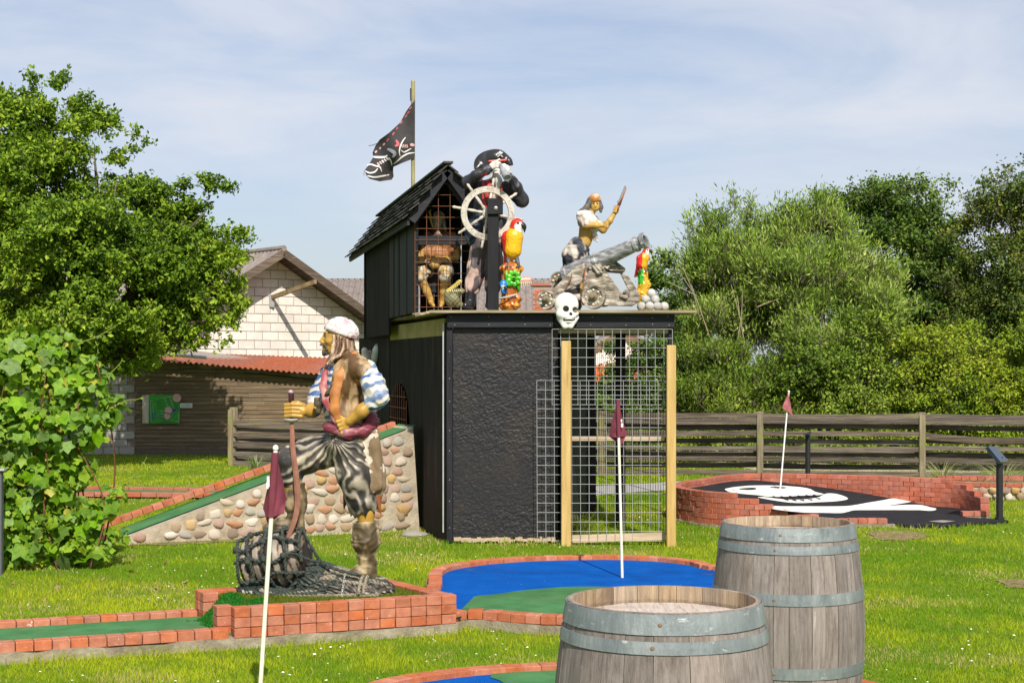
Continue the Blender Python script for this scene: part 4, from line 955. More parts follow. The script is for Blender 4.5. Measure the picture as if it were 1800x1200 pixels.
make_barrel(Vector((0.467, 4.9, 0)), 'nearest weathered oak barrel with galvanised hoops, cut by the lower picture edge', 0.0)
make_barrel(Vector((1.264, 7.3, 0)), 'second weathered oak barrel, behind and right of the nearest one', -0.15)
# ================================================================ black tower
black_w = M('black_painted_wood', [(0.25, (0.007, 0.007, 0.009)), (0.5, (0.013, 0.013, 0.017)), (0.8, (0.027, 0.027, 0.034))], ns=4, sc=(3, 3, .5), rough=0.6, bump=0.3, bs=30, bd=0.004, rnd=0.25, spec=0.22,
            layers=[((0.10, 0.07, 0.05), 22, (2, 2, .4), 0.70, 0.74, 0.6)])
black_h = M('black_painted_beam', [(0.25, (0.009, 0.010, 0.014)), (0.5, (0.017, 0.018, 0.024)), (0.8, (0.034, 0.034, 0.042))], ns=4, sc=(.4, 3, 4), rough=0.55, bump=0.3, bs=30, bd=0.004, rnd=0.2, spec=0.25,
            layers=[((0.16, 0.12, 0.09), 30, (.6, 2, 2), 0.72, 0.75, 0.6)])
def osb_mat():
    m = bpy.data.materials.new('black_strand_board'); m.use_nodes = True; t = m.node_tree; N = t.nodes; lk = t.links.new; b = N['Principled BSDF']
    co = N.new('ShaderNodeTexCoord'); b.inputs['Roughness'].default_value = 0.48; b.inputs['Specular IOR Level'].default_value = 0.4
    hs = []
    for i, (ang, sc3) in enumerate(((0.5, (16, 16, 70)), (-0.7, (70, 16, 16)), (1.2, (18, 18, 60)))):
        mp_ = N.new('ShaderNodeMapping'); mp_.inputs['Rotation'].default_value = (0, ang, 0); mp_.inputs['Scale'].default_value = sc3; mp_.inputs['Location'].default_value = (i * 7, 0, i * 3)
        n = N.new('ShaderNodeTexNoise'); n.inputs['Scale'].default_value = 1.0; n.inputs['Detail'].default_value = 5; n.inputs['Distortion'].default_value = 1.5
        lk(co.outputs['Object'], mp_.inputs[0]); lk(mp_.outputs[0], n.inputs['Vector']); hs.append(n.outputs['Fac'])
    mxm = N.new('ShaderNodeMath'); mxm.operation = 'MAXIMUM'; lk(hs[0], mxm.inputs[0]); lk(hs[1], mxm.inputs[1])
    mx2 = N.new('ShaderNodeMath'); mx2.operation = 'MAXIMUM'; lk(mxm.outputs[0], mx2.inputs[0]); lk(hs[2], mx2.inputs[1])
    bp = N.new('ShaderNodeBump'); bp.inputs['Strength'].default_value = 0.6; bp.inputs['Distance'].default_value = 0.006; lk(mx2.outputs[0], bp.inputs['Height']); lk(bp.outputs[0], b.inputs['Normal'])
    big = N.new('ShaderNodeTexNoise'); big.inputs['Scale'].default_value = 1.9; big.inputs['Detail'].default_value = 3; lk(co.outputs['Object'], big.inputs['Vector'])
    r = N.new('ShaderNodeValToRGB'); e = r.color_ramp.elements; e[0].position = 0.47; e[0].color = (0.013, 0.013, 0.016, 1); e[1].position = 0.62; e[1].color = (0.022, 0.018, 0.017, 1); lk(big.outputs['Fac'], r.inputs[0])
    sp = N.new('ShaderNodeTexNoise'); sp.inputs['Scale'].default_value = 28; sp.inputs['Detail'].default_value = 6; lk(co.outputs['Object'], sp.inputs['Vector'])
    mr = N.new('ShaderNodeMapRange'); mr.inputs[1].default_value = 0.69; mr.inputs[2].default_value = 0.74; mr.inputs[4].default_value = 0.6; lk(sp.outputs['Fac'], mr.inputs[0])
    x = N.new('ShaderNodeMix'); x.data_type = 'RGBA'; lk(mr.outputs[0], x.inputs[0]); lk(r.outputs[0], x.inputs[6]); x.inputs[7].default_value = (0.16, 0.09, 0.055, 1); lk(x.outputs[2], b.inputs['Base Color'])
    return m
osb = osb_mat()
side_w = M('black_shaded_side', [(0.25, (0.006, 0.005, 0.005)), (0.5, (0.011, 0.009, 0.009)), (0.8, (0.024, 0.017, 0.014))], ns=4, sc=(3, 3, .5), rough=0.8, bump=0.4, bs=30, bd=0.004, rnd=0.2, spec=0.15, layers=[((0.10, 0.08, 0.06), 22, (2, 2, .4), 0.66, 0.72, 0.6), ((0.045, 0.030, 0.022), 2.5, (2, 2, .6), 0.52, 0.7, 0.7)])  # the tower's black in a darker copy, shade of the unlit side painted in
deckw = M('deck_wood', [(0.25, (0.20, 0.16, 0.10)), (0.5, (0.33, 0.27, 0.17)), (0.8, (0.48, 0.41, 0.28))], ns=5, sc=(.4, 3, 3), rough=0.9, bump=0.3, rnd=0.2, layers=[((0.24, 0.24, 0.07), 2, (1, 1, 1), 0.5, 0.7, 0.5)])
yellow_w = M('impregnated_post', [(0.25, (0.33, 0.22, 0.075)), (0.5, (0.45, 0.31, 0.12)), (0.8, (0.56, 0.42, 0.19))], ns=5, sc=(5, 5, .35), rough=0.8, bump=0.25, bs=22, rnd=0.08, layers=[((0.26, 0.15, 0.06), 4, (6, 6, .5), 0.62, 0.72, 0.6), ((0.36, 0.30, 0.09), 3, (1, 1, 1), 0.6, 0.75, 0.5)])
pale_w = M('pale_batten', [(0.25, (0.34, 0.25, 0.17)), (0.6, (0.50, 0.39, 0.28)), (0.8, (0.60, 0.50, 0.38))], ns=5, sc=(.4, 4, 4), rough=0.85, bump=0.2)
wire_m = flat('galvanised_wire', (0.42, 0.44, 0.44), 0.45, metal=0.3, bump=0)
rustw = flat('rusty_wire', (0.20, 0.085, 0.045), 0.8, bump=0)
darkw = flat('dark_wire', (0.05, 0.035, 0.03), 0.7, bump=0)

C0 = Vector((-0.612, 14.85, 0)); su = Vector((-0.2372, 0.9715, 0)); C1 = C0 + su * 5.65; XR = 1.505; DZ = 2.145
tw = empty('black_tower', (0.45, 14.85, 0), 'black boxy wooden tower with textured front panel, wire cage bay and flat deck', 'tower')
gx = np.arange(C0.x + .062, 0.43, .0055); gz = np.arange(0.05, 2.035, .0055); GX, GZ = np.meshgrid(gx, gz, indexing='ij'); PP = np.stack([GX, 0 * GX, GZ], -1).reshape(-1, 3); hgt = np.zeros(len(PP))
for k_, (an, seed_) in enumerate(((.5, 3), (-.6, 8), (1.25, 13), (-1.2, 21), (.1, 30))):
    ca, sa = cos(an), sin(an); U_ = np.stack([(PP[:, 0] * ca + PP[:, 2] * sa) * 24, PP[:, 1] + k_ * 3.3, (-PP[:, 0] * sa + PP[:, 2] * ca) * 110], 1); f_ = vnoise(U_, 1.0, seed_); hgt = np.maximum(hgt, smoothstep(.60, .85, f_) * (1 - .3 * vnoise(PP, 60, k_)))
Vp = np.stack([PP[:, 0], 14.862 - (.0010 + .0024 * smoothstep(.35, .6, fbm(PP, 1.8, 77, 3))) * hgt - .002 * fbm(PP, 40, 5, 2), PP[:, 2]], 1); nz_ = len(gz); I_, J_ = np.meshgrid(np.arange(len(gx) - 1), np.arange(nz_ - 1), indexing='ij'); a_ = (I_ * nz_ + J_).ravel()
panel_f = np.stack([a_, a_ + nz_, a_ + nz_ + 1, a_ + 1], 1); mesh_obj('front_panel', Vp, panel_f, osb, tw, smooth=False)
MB().prism([(C0.x + .065, 14.868), (0.43, 14.868), (0.43, 14.882), (C0.x + .065, 14.882)], 0.05, 2.03).build('panel_backing', side_w, tw)
# splintered pale lower edge of the panel
q = MB(); x = C0.x + .07
while x < 0.40: w = R.uniform(.02, .05); q.box((x + w / 2, 14.855, 0.035 + R.uniform(-.008, .01)), (w, 0.03, R.uniform(.02, .05))); x += w
q.build('frayed_edge', pale_w, tw)
MB().box((C0.x + 0.030, 14.872, 1.06), (0.058, 0.085, 2.10)).build('corner_post', black_w, tw, bevel=.004)
MB().box((XR - 0.02, 14.90, 1.03), (0.05, 0.07, 2.06)).build('corner_post', black_w, tw, bevel=.004)
MB().box((0.40, 14.90, 1.03), (0.06, 0.06, 2.02)).build('post', black_w, tw)
MB().box(((C0.x + .385) / 2 + .005, 14.822, 2.075), (0.385 - C0.x - .01, 0.05, 0.13)).build('fascia', black_h, tw, bevel=.004)
MB().box((0.955, 14.822, 2.072), (1.115, 0.05, 0.125)).build('fascia', black_h, tw, bevel=.004)
MB().box((0.95, 14.90, 1.985), (1.08, 0.05, 0.05)).build('lintel', pale_w, tw)
# deck planks laid left to right
def deck_x0(y): return -0.753 - 0.2 * (y - 14.72)
y = 14.70; k = 0
while y < 19.2:
    a = Vector((deck_x0(y) + R.uniform(-.012, .012), y + .07, DZ + .012)); c = Vector((1.715 + R.uniform(-.01, .012) + (.0 if y < 15.3 else -.12), y + .07, DZ + .012))
    MB().box((a + c) / 2, (c.x - a.x, 0.134, 0.024)).build('deck_plank', deckw, tw); y += .139
MB().bar(C0 + su * .1 + Vector((0.02, 0, 2.02)), C0 + su * 4.0 + Vector((0.02, 0, 2.02)), 0.16, 0.04).build('joist', M('green_joist', [(0.3, (0.22, 0.19, 0.06)), (0.7, (0.36, 0.31, 0.12))], ns=4, rough=.9, bump=.2), tw)
for yy in (15.6, 16.4, 17.2, 18.0):
    MB().box((0.95 if yy > 16 else .95, yy, 2.06), (1.1, 0.05, 0.14)).build('joist', deckw, tw)
# side wall of upright panels with the arched hole
def sw(s, z, o=0.0): p = C0 + su * s; return Vector((p.x - su.y * o, p.y + su.x * o, z))
def sprism(poly, name, mat, parent, t0=0.0, t1=-0.03):
    vs, fs = wall_prism(poly, lambda s, z: sw(s, z, t0), lambda s, z: sw(s, z, t1)); return MB().add(vs, fs).build(name, mat, parent)
def top(s): return 2.06 - 0.015 * s
AS0, AS1 = 1.95, 3.22
e = [0.03, 0.62, 1.24, AS0]
for a, c in zip(e, e[1:]): sprism([(a + .003, 0), (c - .003, 0), (c - .003, top(c)), (a + .003, top(a))], 'side_panel', side_w, tw)
arc = [(AS0 + (AS1 - AS0) * i / 16, 1.02 + 0.44 * (1 - abs(2 * i / 16 - 1) ** 2.3) ** .6) for i in range(17)]
sprism([(AS0, 0), (AS1, 0), (AS1, .95), (AS0, .95)], 'side_panel', side_w, tw)
sprism([(AS0 + .0, 0.953)] + [(a, max(b_, .96)) for a, b_ in arc] + [(AS1, 0.953), (AS1, top(AS1)), (AS0, top(AS0))], 'side_panel', side_w, tw)
e = [AS1, 3.7, 4.2, 4.7, 5.2, 5.65]
for a, c in zip(e, e[1:]): sprism([(a + .003, 0), (c - .003, 0), (c - .003, top(c)), (a + .003, top(a))], 'side_panel', side_w, tw, R.uniform(0, .008))
for i in range(1, 9): s = AS0 + (AS1 - AS0) * i / 9; MB().tube([sw(s, .98, .012), sw(s, 1.02 + 0.44 * (1 - abs(2 * i / 9 - 1) ** 2.3) ** .6, .012)], .006, 5).build('bar', rustw, tw)
for z in (1.08, 1.2, 1.32): MB().tube([sw(AS0 + .1, z, .02), sw(AS1 - .1, z, .02)], .005, 5).build('bar', rustw, tw)
MB().add([sw(AS0, .96, 0), sw(AS1, .96, 0), sw(AS1, .96, -.9), sw(AS0, .96, -.9), sw(AS0, .93, 0), sw(AS1, .93, 0), sw(AS1, .93, -.9), sw(AS0, .93, -.9)], [(0, 1, 2, 3), (7, 6, 5, 4), (0, 4, 5, 1), (1, 5, 6, 2), (2, 6, 7, 3), (3, 7, 4, 0)]).build('arch_floor', felt_g, tw)
MB().bar(sw(0.05, 2.05, .02), sw(0.05, 0.1, .02), .012, .012, up=(0, 1, 0)).build('edge_strip', wire_m, tw)
# partition and back of the cage
pa, pc = Vector((0.45, 14.93, 0)), Vector((0.84, 18.05, 0))
MB().prism([(pa.x, pa.y), (pa.x + .02, pa.y), (pc.x + .02, pc.y), (pc.x, pc.y)], 0.02, 2.04).build('partition', black_w, tw)
MB().prism([(C1.x, C1.y), (C1.x + .02, C1.y + .02), (pc.x + .02, pc.y + .02), (pc.x, pc.y)], 0.0, 2.0).build('back_panel', black_w, tw)
kb = Vector((1.46, 15.0, 0))
def cb(t): return pc.lerp(kb, t)
MB().box(pc + Vector((.04, 0, 1.03)), (.13, .1, 2.05)).build('post', black_w, tw)
MB().box(cb(.47) + Vector((0, 0, 1.03)), (.10, .1, 2.05)).build('post', black_w, tw)
q = MB()
dirc = (kb - pc).normalized(); Lc = (kb - pc).length
s = .1
while s < Lc: q.tube([pc + dirc * s + Vector((0, 0, .06)), pc + dirc * s + Vector((0, 0, 1.86))], .0025, 4, cap=False); s += .085
z = .1
while z < 1.9: q.tube([pc + Vector((0, 0, z)), kb + Vector((0, 0, z))], .0025, 4, cap=False); z += .17
q.build('back_mesh', darkw, tw, fix=False)
# yellow posts, battens, welded mesh
MB().prism([(0.453, 14.62), (0.541, 14.62), (0.541, 14.70), (0.453, 14.70)], -.02, [1.885, 1.885, 1.875, 1.875]).build('yellow_post', yellow_w, tw, bevel=.005)
MB().prism([(1.416, 14.56), (1.500, 14.56), (1.500, 14.64), (1.416, 14.64)], -.02, [1.845, 1.845, 1.84, 1.84]).build('yellow_post', yellow_w, tw, bevel=.005)
MB().box((0.98, 14.75, 0.983), (0.86, .03, .04)).build('batten', pale_w, tw)
MB().bar((0.56, 14.75, .055), (1.42, 14.72, .085), .07, .03).build('batten', pale_w, tw)
def mesh_panel(x0, y0, x1, y1, nx, ny, D, tilt=0.0, name='wire_mesh'):
    q = MB()
    for i in range(nx + 1): x = x0 + (x1 - x0) * i / nx; q.tube([W(x + tilt, y0, D), W(x + tilt * 2, y1, D)], .0027, 4, cap=False)
    for j in range(ny + 1): yy = y0 + (y1 - y0) * j / ny; q.tube([W(x0 + tilt, yy, D - .005), W(x1 + tilt, yy + R.uniform(-.4, .4), D - .005)], .0027, 4, cap=False)
    return q.build(name, wire_m, tw, fix=False)
mesh_panel(970.5, 578.5, 1182, 711, 14, 8, 14.735)
mesh_panel(942.5, 668.5, 1171, 950, 15, 17, 14.715, 1.0)

# ================================================================ lookout hut
hut = empty('lookout_hut', (-0.65, 15.6, DZ + .02), 'small black gabled hut on the deck with shingle roof and rusty front grid', 'hut')
hd = Vector((-0.2, 0.98, 0)).normalized(); HF = Vector((-0.946, 15.42, 0)); hx = Vector((1, 0, 0)); HWD = 0.60; EZ = 3.17; RZ = 3.57
def hp(x, s, z): p = HF + hx * x + hd * s; return Vector((p.x, p.y, z))
B0z = DZ + 0.026
for s0, s1, g in ((0.02, .50, 0), (.56, 1.08, 0), (1.18, 1.5, 0), (1.58, 1.95, 0)):
    MB().add(*wall_prism([(s0, B0z), (s1, B0z), (s1, EZ), (s0, EZ)], lambda s, z: hp(0, s, z), lambda s, z: hp(.025, s, z))).build('wall_board', black_w, hut)
s = 2.0
while s < 4.2:
    MB().add(*wall_prism([(s, 1.99), (s + .24, 1.99), (s + .24, EZ), (s, EZ)], lambda a, z: hp(0, a, z), lambda a, z: hp(.025, a, z))).build('wall_board', side_w, hut); s += .246
for s0 in (0.25, 0.9, 1.5, 2.1, 2.7, 3.2):
    MB().add(*wall_prism([(s0, B0z), (s0 + .42, B0z), (s0 + .42, EZ), (s0, EZ)], lambda a, z: hp(HWD, a, z), lambda a, z: hp(HWD - .025, a, z))).build('wall_board', side_w, hut)
MB().add([hp(0, 4.46, 1.99), hp(HWD, 4.46, 1.99), hp(HWD, 4.46, EZ), hp(HWD / 2, 4.46, RZ), hp(0, 4.46, EZ), hp(0, 4.48, 1.99), hp(HWD, 4.48, 1.99), hp(HWD, 4.48, EZ), hp(HWD / 2, 4.48, RZ), hp(0, 4.48, EZ)],
         [(0, 1, 2, 3, 4), (9, 8, 7, 6, 5)] + [(i, (i + 1) % 5, (i + 1) % 5 + 5, i + 5) for i in range(5)]).build('back_wall', side_w, hut)
for x in (0.017, HWD - .02): MB().box(hp(x, -.0, (B0z + EZ) / 2), (0.045, 0.05, EZ - B0z)).build('post', black_w, hut, bevel=.004)
MB().box(hp(HWD / 2, -.02, 2.865), (HWD - .07, .035, .085)).build('crossbeam', black_h, hut, bevel=.004)
for sgn in (-1, 1):
    a = hp(HWD / 2, -.13, RZ - .045); c = hp(HWD / 2 + sgn * .345, -.13, EZ - .145 + .02)
    MB().bar(a, c, .085, .03, up=(0, 0, 1)).build('verge_board', black_h, hut)
    a = hp(HWD / 2, -.01, RZ - .07); c = hp(HWD / 2 + sgn * .30, -.01, EZ - .09)
    MB().bar(a, c, .09, .04, up=(0, 0, 1)).build('rafter', black_h, hut)
    # eave fascia
    MB().bar(hp(HWD / 2 + sgn * .375, -.13, EZ - .13), hp(HWD / 2 + sgn * .375, 5.45, EZ - .13), .07, .025).build('eave_board', black_h, hut)
shin = M('shingle', [(0.3, (0.025, 0.025, 0.024)), (0.6, (0.05, 0.049, 0.045)), (0.8, (0.10, 0.095, 0.08))], ns=7, rough=0.85, bump=0.3, rnd=0.3, layers=[((0.15, 0.14, 0.09), 12, (1, 1, 1), 0.6, 0.72, 0.5)])
sl = (Vector((.40, 0, EZ - .115 - RZ))); slL = sl.length
for sgn in (-1, 1):
    dn = Vector((sl.x * sgn, 0, sl.z)).normalized(); up_ = Vector((-dn.z * sgn * -1, 0, abs(dn.x))).normalized(); up_ = Vector((sgn * abs(dn.z), 0, abs(dn.x)))
    for r_ in range(7):
        t0 = slL * r_ / 7; s = -.18 - (r_ % 2) * .05
        while s < 5.45:
            w = R.uniform(.22, .30); a = hp(HWD / 2, s, RZ) + dn * (t0 - .01); c = hp(HWD / 2, min(s + w - .006, 5.5), RZ) + dn * (t0 - .01); ln = slL / 7 * 1.35 + R.uniform(-.006, .006)
            o0 = up_ * .012; o1 = up_ * (.040 + R.uniform(-.004, .004)); th = up_ * .013
            V = [a + o0, c + o0, c + dn * ln + o1, a + dn * ln + o1]
            MB().add(V + [v - th for v in V], [(0, 1, 2, 3), (7, 6, 5, 4), (0, 4, 5, 1), (1, 5, 6, 2), (2, 6, 7, 3), (3, 7, 4, 0)]).build('shingle', shin, hut); s += w
    MB().add([hp(HWD / 2, -.10, RZ), hp(HWD / 2, 5.4, RZ), hp(HWD / 2, 5.4, RZ) + dn * slL, hp(HWD / 2, -.10, RZ) + dn * slL] + [v - up_ * .012 for v in [hp(HWD / 2, -.10, RZ), hp(HWD / 2, 5.4, RZ), hp(HWD / 2, 5.4, RZ) + dn * slL, hp(HWD / 2, -.10, RZ) + dn * slL]],
             [(0, 1, 2, 3), (7, 6, 5, 4), (0, 4, 5, 1), (1, 5, 6, 2), (2, 6, 7, 3), (3, 7, 4, 0)]).build('roof_boards', black_w, hut)
MB().bar(hp(HWD / 2, -.2, RZ + .03), hp(HWD / 2, 5.45, RZ + .03), .02, .09).build('ridge_board', shin, hut)
q = MB()
for i in range(6): x = .0 + i * .113; zt_ = min(RZ - .08, EZ - .05 + (min(x, HWD - x)) * 1.0 + .03); q.tube([hp(x, -.045, B0z), hp(x, -.045, zt_)], .0028, 4, cap=False)
for j in range(12):
    z = B0z + .05 + j * .108; m_ = max(0, (z - EZ + .05) * 1.0)
    if z < RZ - .1: q.tube([hp(m_, -.05, z), hp(HWD - m_, -.05, z)], .0028, 4, cap=False)
q.build('rusty_grid', rustw, hut, fix=False)

# ================================================================ flag on its pole
fpD = 20.85
fpb = Vector((W(726, 600, fpD).x, fpD, 0))
fp_ = empty('flag_pole', fpb, 'tall mossy wooden pole rising behind the hut', 'pole')
MB().tube([fpb, Vector((fpb.x, fpD, W(726, 142, fpD).z))], 0.027, 10).build('pole', M('mossy_pole', [(0.3, (0.20, 0.18, 0.08)), (0.7, (0.34, 0.31, 0.16))], ns=12, sc=(1, 1, .3), rough=.9, bump=.3), fp_, smooth=True)
flag = empty('pirate_flag', fpb + Vector((0, 0, 4.2)), 'tattered black flag with white sword and bone print on the wooden pole', 'flag')
def fy(px, py): t = (729 - px) / 90.0; return fpD - .055 + 0.09 * sin(t * 7.5 + (py - 200) * .035) * min(1, t * 2.2) + 0.05 * sin((px + py) * .09) * min(1, t * 3)
def fW(px, py, o=0.0): return W(px, py, fy(px, py) + o)
fo = [(729.7, 176.5), (729, 277), (720, 281.5), (706, 287), (691.5, 293.5), (691, 302), (692, 310), (688.5, 316), (667.5, 319), (649.5, 314.5), (643.5, 307.7), (641, 299.5), (649.5, 287.5), (655.5, 277), (655, 268), (660, 256), (667.5, 245.5), (684, 233.5), (703.5, 215.5), (714, 196), (722, 184.7)]
def fsheet(name, poly, o, mat, parent, cell=7, thick=True):
    bm = bmesh.new(); bm.faces.new([bm.verts.new((x, 0, y)) for x, y in poly])
    xs_ = [p[0] for p in poly]; ys_ = [p[1] for p in poly]
    for k in range(1, int((max(xs_) - min(xs_)) / cell) + 1): bmesh.ops.bisect_plane(bm, geom=bm.verts[:] + bm.edges[:] + bm.faces[:], plane_co=(min(xs_) + k * cell, 0, 0), plane_no=(1, 0, 0))
    for k in range(1, int((max(ys_) - min(ys_)) / cell) + 1): bmesh.ops.bisect_plane(bm, geom=bm.verts[:] + bm.edges[:] + bm.faces[:], plane_co=(0, 0, min(ys_) + k * cell), plane_no=(0, 0, 1))
    bmesh.ops.triangulate(bm, faces=bm.faces); bm.verts.ensure_lookup_table()
    V = [fW(v.co.x, v.co.z, o) for v in bm.verts]; Fc = [tuple(v.index for v in f.verts) for f in bm.faces]; bm.free(); m = len(V)
    if thick: V += [v + Vector((0, .004, 0)) for v in V]; Fc += [tuple(i + m for i in f[::-1]) for f in Fc]
    return mesh_obj(name, [tuple(v) for v in V], Fc, mat, parent, smooth=True)
fcloth = M('black_flag_cloth', [(0.3, (0.035, 0.033, 0.036)), (0.7, (0.065, 0.060, 0.060))], ns=5, rough=0.8, bump=0.2, bs=90, trans=0.12)
fwhite = flat('flag_white', (0.72, 0.70, 0.68), .8, bump=0); fred = flat('flag_red', (0.42, 0.10, 0.12), .8, bump=0); fgrey = flat('flag_grey', (0.30, 0.32, 0.36), .8, bump=0)
fsheet('cloth', fo, 0, fcloth, flag)
def stroke(name, pts, w, mat):
    P = smooth_pts([Vector((x, y, 0)) for x, y in pts], 4); q = MB(); n = len(P); V = []; 
    for i, p in enumerate(P):
        d = (P[min(i + 1, n - 1)] - P[max(i - 1, 0)]).normalized(); nn_ = Vector((-d.y, d.x, 0)); ww = w * (0.35 + .65 * sin(pi * min(1, (i + .6) / n)))
        for s in (-1, 1): c = p + nn_ * ww * s; V.append(fW(c.x, c.y, -.006))
    q.add(V, [(2 * i, 2 * i + 2, 2 * i + 3, 2 * i + 1) for i in range(n - 1)]); return q.build(name, mat, flag, fix=False)
stroke('print', [(692, 288.5), (700, 282), (708, 275), (718, 270), (729, 268.5)], 1.4, fwhite)
stroke('print', [(713, 241.5), (708, 248), (703.5, 258), (702, 268), (703.5, 275)], 1.2, fwhite)
stroke('print', [(705, 264), (710, 267.5), (716, 265), (723, 261)], 1.1, fwhite)
stroke('print', [(655.5, 275.5), (665, 276.5), (676, 276), (681, 273)], 2.0, fwhite)
stroke('print', [(645, 291), (652, 289), (660, 291.5), (668, 294), (671, 302)], 1.3, fwhite)
stroke('print', [(642, 300.5), (650, 304), (659, 302), (664, 296)], 1.3, fwhite)
stroke('print', [(646, 309), (658, 311.5), (672, 309.5), (686, 307)], 1.5, fwhite)
stroke('print', [(683, 277), (687, 283), (689, 291)], 1.2, fwhite)
for i in range(5): stroke('print', [(663 + i * 4, 286 - i * 2.2), (667 + i * 4, 291 - i * 2.4)], 1.5, fwhite if i > 1 else pinks)
for i in range(4): stroke('print', [(706 + i * 3, 254), (707.5 + i * 3, 260)], 1.1, pinks)
stroke('print', [(721, 254), (728.5, 255.5)], 2.6, pinks); stroke('print', [(696, 246), (700, 254), (694, 257)], 2.6, fred)
stroke('print', [(681, 262), (688, 265), (694, 270), (690, 277)], 3.2, fgrey)
for (x, y) in [(722, 191), (718, 199), (714, 205), (706, 216), (699, 226), (692, 236), (682, 247), (675, 255), (668, 262), (661, 268)]: stroke('print', [(x - 2.2, y + 2), (x, y - 1.5), (x + 2, y - 2.5)], 1.5, fred if y < 250 else pinks)
MB().tube([fW(664, 252, 0), fW(656, 255, 0), fW(648, 256.5, .02)], .004, 4).tube([fW(641, 300), fW(639.5, 305), fW(640, 309)], .003, 4).build('loose_threads', fcloth, flag)
MB().tube([Vector((fpb.x - .03, fpD - .02, W(0, 178, fpD).z)), Vector((fpb.x - .032, fpD - .02, W(0, 156, fpD).z))], .008, 5).build('tie', fcloth, flag)

# skull hanging on the fascia
bone_m = M('skull_paint', [(0.3, (0.68, 0.67, 0.62)), (0.7, (0.80, 0.79, 0.75))], ns=9, rough=0.5, bump=0.08, attr=True, layers=[((0.45, 0.42, 0.36), 10, (1, 1, 2), .62, .74, .3)])
SKD = 14.74
def K(px, py, dy=0.0): return W(px, py, SKD + dy)
pr = [Ell(K(995.5, 536, 0), (.113, .10, .115)), Ell(K(994, 552, -.04), (.085, .07, .07)), Ell(K(1000, 556, -.075), (.062, .05, .035)), Ell(K(999, 563, -.07), (.055, .045, .035)), Cap(K(986, 560, -.02), K(993, 573, -.075), .035, .028), Cap(K(1013, 558, -.02), K(1003, 573, -.075), .025, .026),
      Ell(K(1012, 551, -.06), (.028, .025, .022)), Ell(K(984, 552, -.05), (.028, .025, .022)),
      Ell(K(994.5, 543.5, -.10), (.031, .055, .031), sub=True, k=.012), Ell(K(1011, 545, -.09), (.029, .055, .030), sub=True, k=.012), Ell(K(1003, 552.5, -.115), (.016, .040, .022), sub=True, k=.008),
      Bx(K(1000, 562.3, -.11), (.054, .04, .013), .003, sub=True, k=.006)]
def skc(V, N):
    c = np.tile(np.array([1.0, 1.0, 1.0]), (len(V), 1))
    for (x, y, r) in ((994.5, 543.5, .027), (1011, 545, .025), (1003, 552.5, .015)):
        q_ = np.array(K(x, y)); d = np.hypot(V[:, 0] - q_[0], V[:, 2] - q_[2]); c[d < r] = (.10, .09, .07)
    q_ = np.array(K(1000, 562)); m_ = (abs(V[:, 2] - q_[2]) < .011) & (abs(V[:, 0] - q_[0]) < .050) & (V[:, 1] < SKD - .05); c[m_] = (.12, .10, .08)
    return c
sk = empty('skull_ornament', K(997, 575), 'large white skull ornament hung on the black fascia below the cannon', 'skull')
sdf_mesh('skull', pr, .0045, bone_m, sk, k=.025, col=skc)
q = MB()
for i in range(8): t = (i - 3.5) / 3.5; q.box(K(1000 + 7.5 * t, 559.6 + .6 * abs(t), -.118 + .025 * t * t), (.0095, .012, .014)); q.box(K(1000 + 7 * t, 565.4 + .3 * abs(t), -.112 + .025 * t * t), (.009, .012, .012))
q.build('teeth', flat('tooth_white', (.75, .73, .66), .5, bump=0), sk, bevel=.0015)
# bull-like bone ornament on the side wall
bo = empty('bone_ornament', sw(4.6, 1.9, .05), 'pale blue-white horned bone ornament hanging at the far end of the black side wall', 'ornament')
hm_ = M('horn_paint', [(0.3, (0.55, 0.50, 0.44)), (0.7, (0.75, 0.72, 0.68))], ns=8, rough=.4, bump=.05, attr=True)
def Z(px, py, dy=0.0): return W(px, py, 18.9 + dy)
sdf_mesh('horn', Chain([Z(657, 642), Z(659, 628, -.05), Z(662, 616, -.08), Z(663, 608, -.08)], [.03, .042, .045, .03]), .012, hm_, bo, k=.03, col=lambda V, N: lerp((.75, .9, .9), (.6, .3, .2), smoothstep(.02, .0, np.abs(V[:, 2] - Z(0, 608).z - .01))))
sdf_mesh('horn', Chain([Z(648, 640), Z(643, 628, -.05), Z(641, 616, -.08)], [.03, .045, .04]), .012, hm_, bo, k=.03, col=(1, 1, 1))
sdf_mesh('bone', [Cap(Z(650, 620), Z(655, 650), .035, .03), Cap(Z(652, 650), Z(646, 622), .02)], .012, hm_, bo, k=.03, col=(.7, .5, .4))
sdf_mesh('claw', Chain([Z(655, 712), Z(662, 718, -.05), Z(666, 711, -.06)], [.03, .04, .03]), .012, hm_, bo, k=.03, col=(1, .98, .9))
# nail heads on the black boards, scuffs along the foot of the front panel
nail_m = flat('nail_head', (.24, .22, .20), .5, bump=0)
q = MB()
for x in (-.55, -.2, .12, .36, .47, .75, 1.05, 1.32, 1.46):
    for z in (2.035, 2.105): q.lathe((x + R.uniform(-.02, .02), 14.797, z + R.uniform(-.008, .008)), [(.006, 0), (.004, .003), (0, .004)], 6, axis=(0, -1, 0))
for z in np.arange(.15, 2.0, .23): q.lathe((C0.x + .03, 14.829, z + R.uniform(-.03, .03)), [(.006, 0), (.004, .003), (0, .004)], 6, axis=(0, -1, 0))
q.build('nails', nail_m, tw, fix=False)
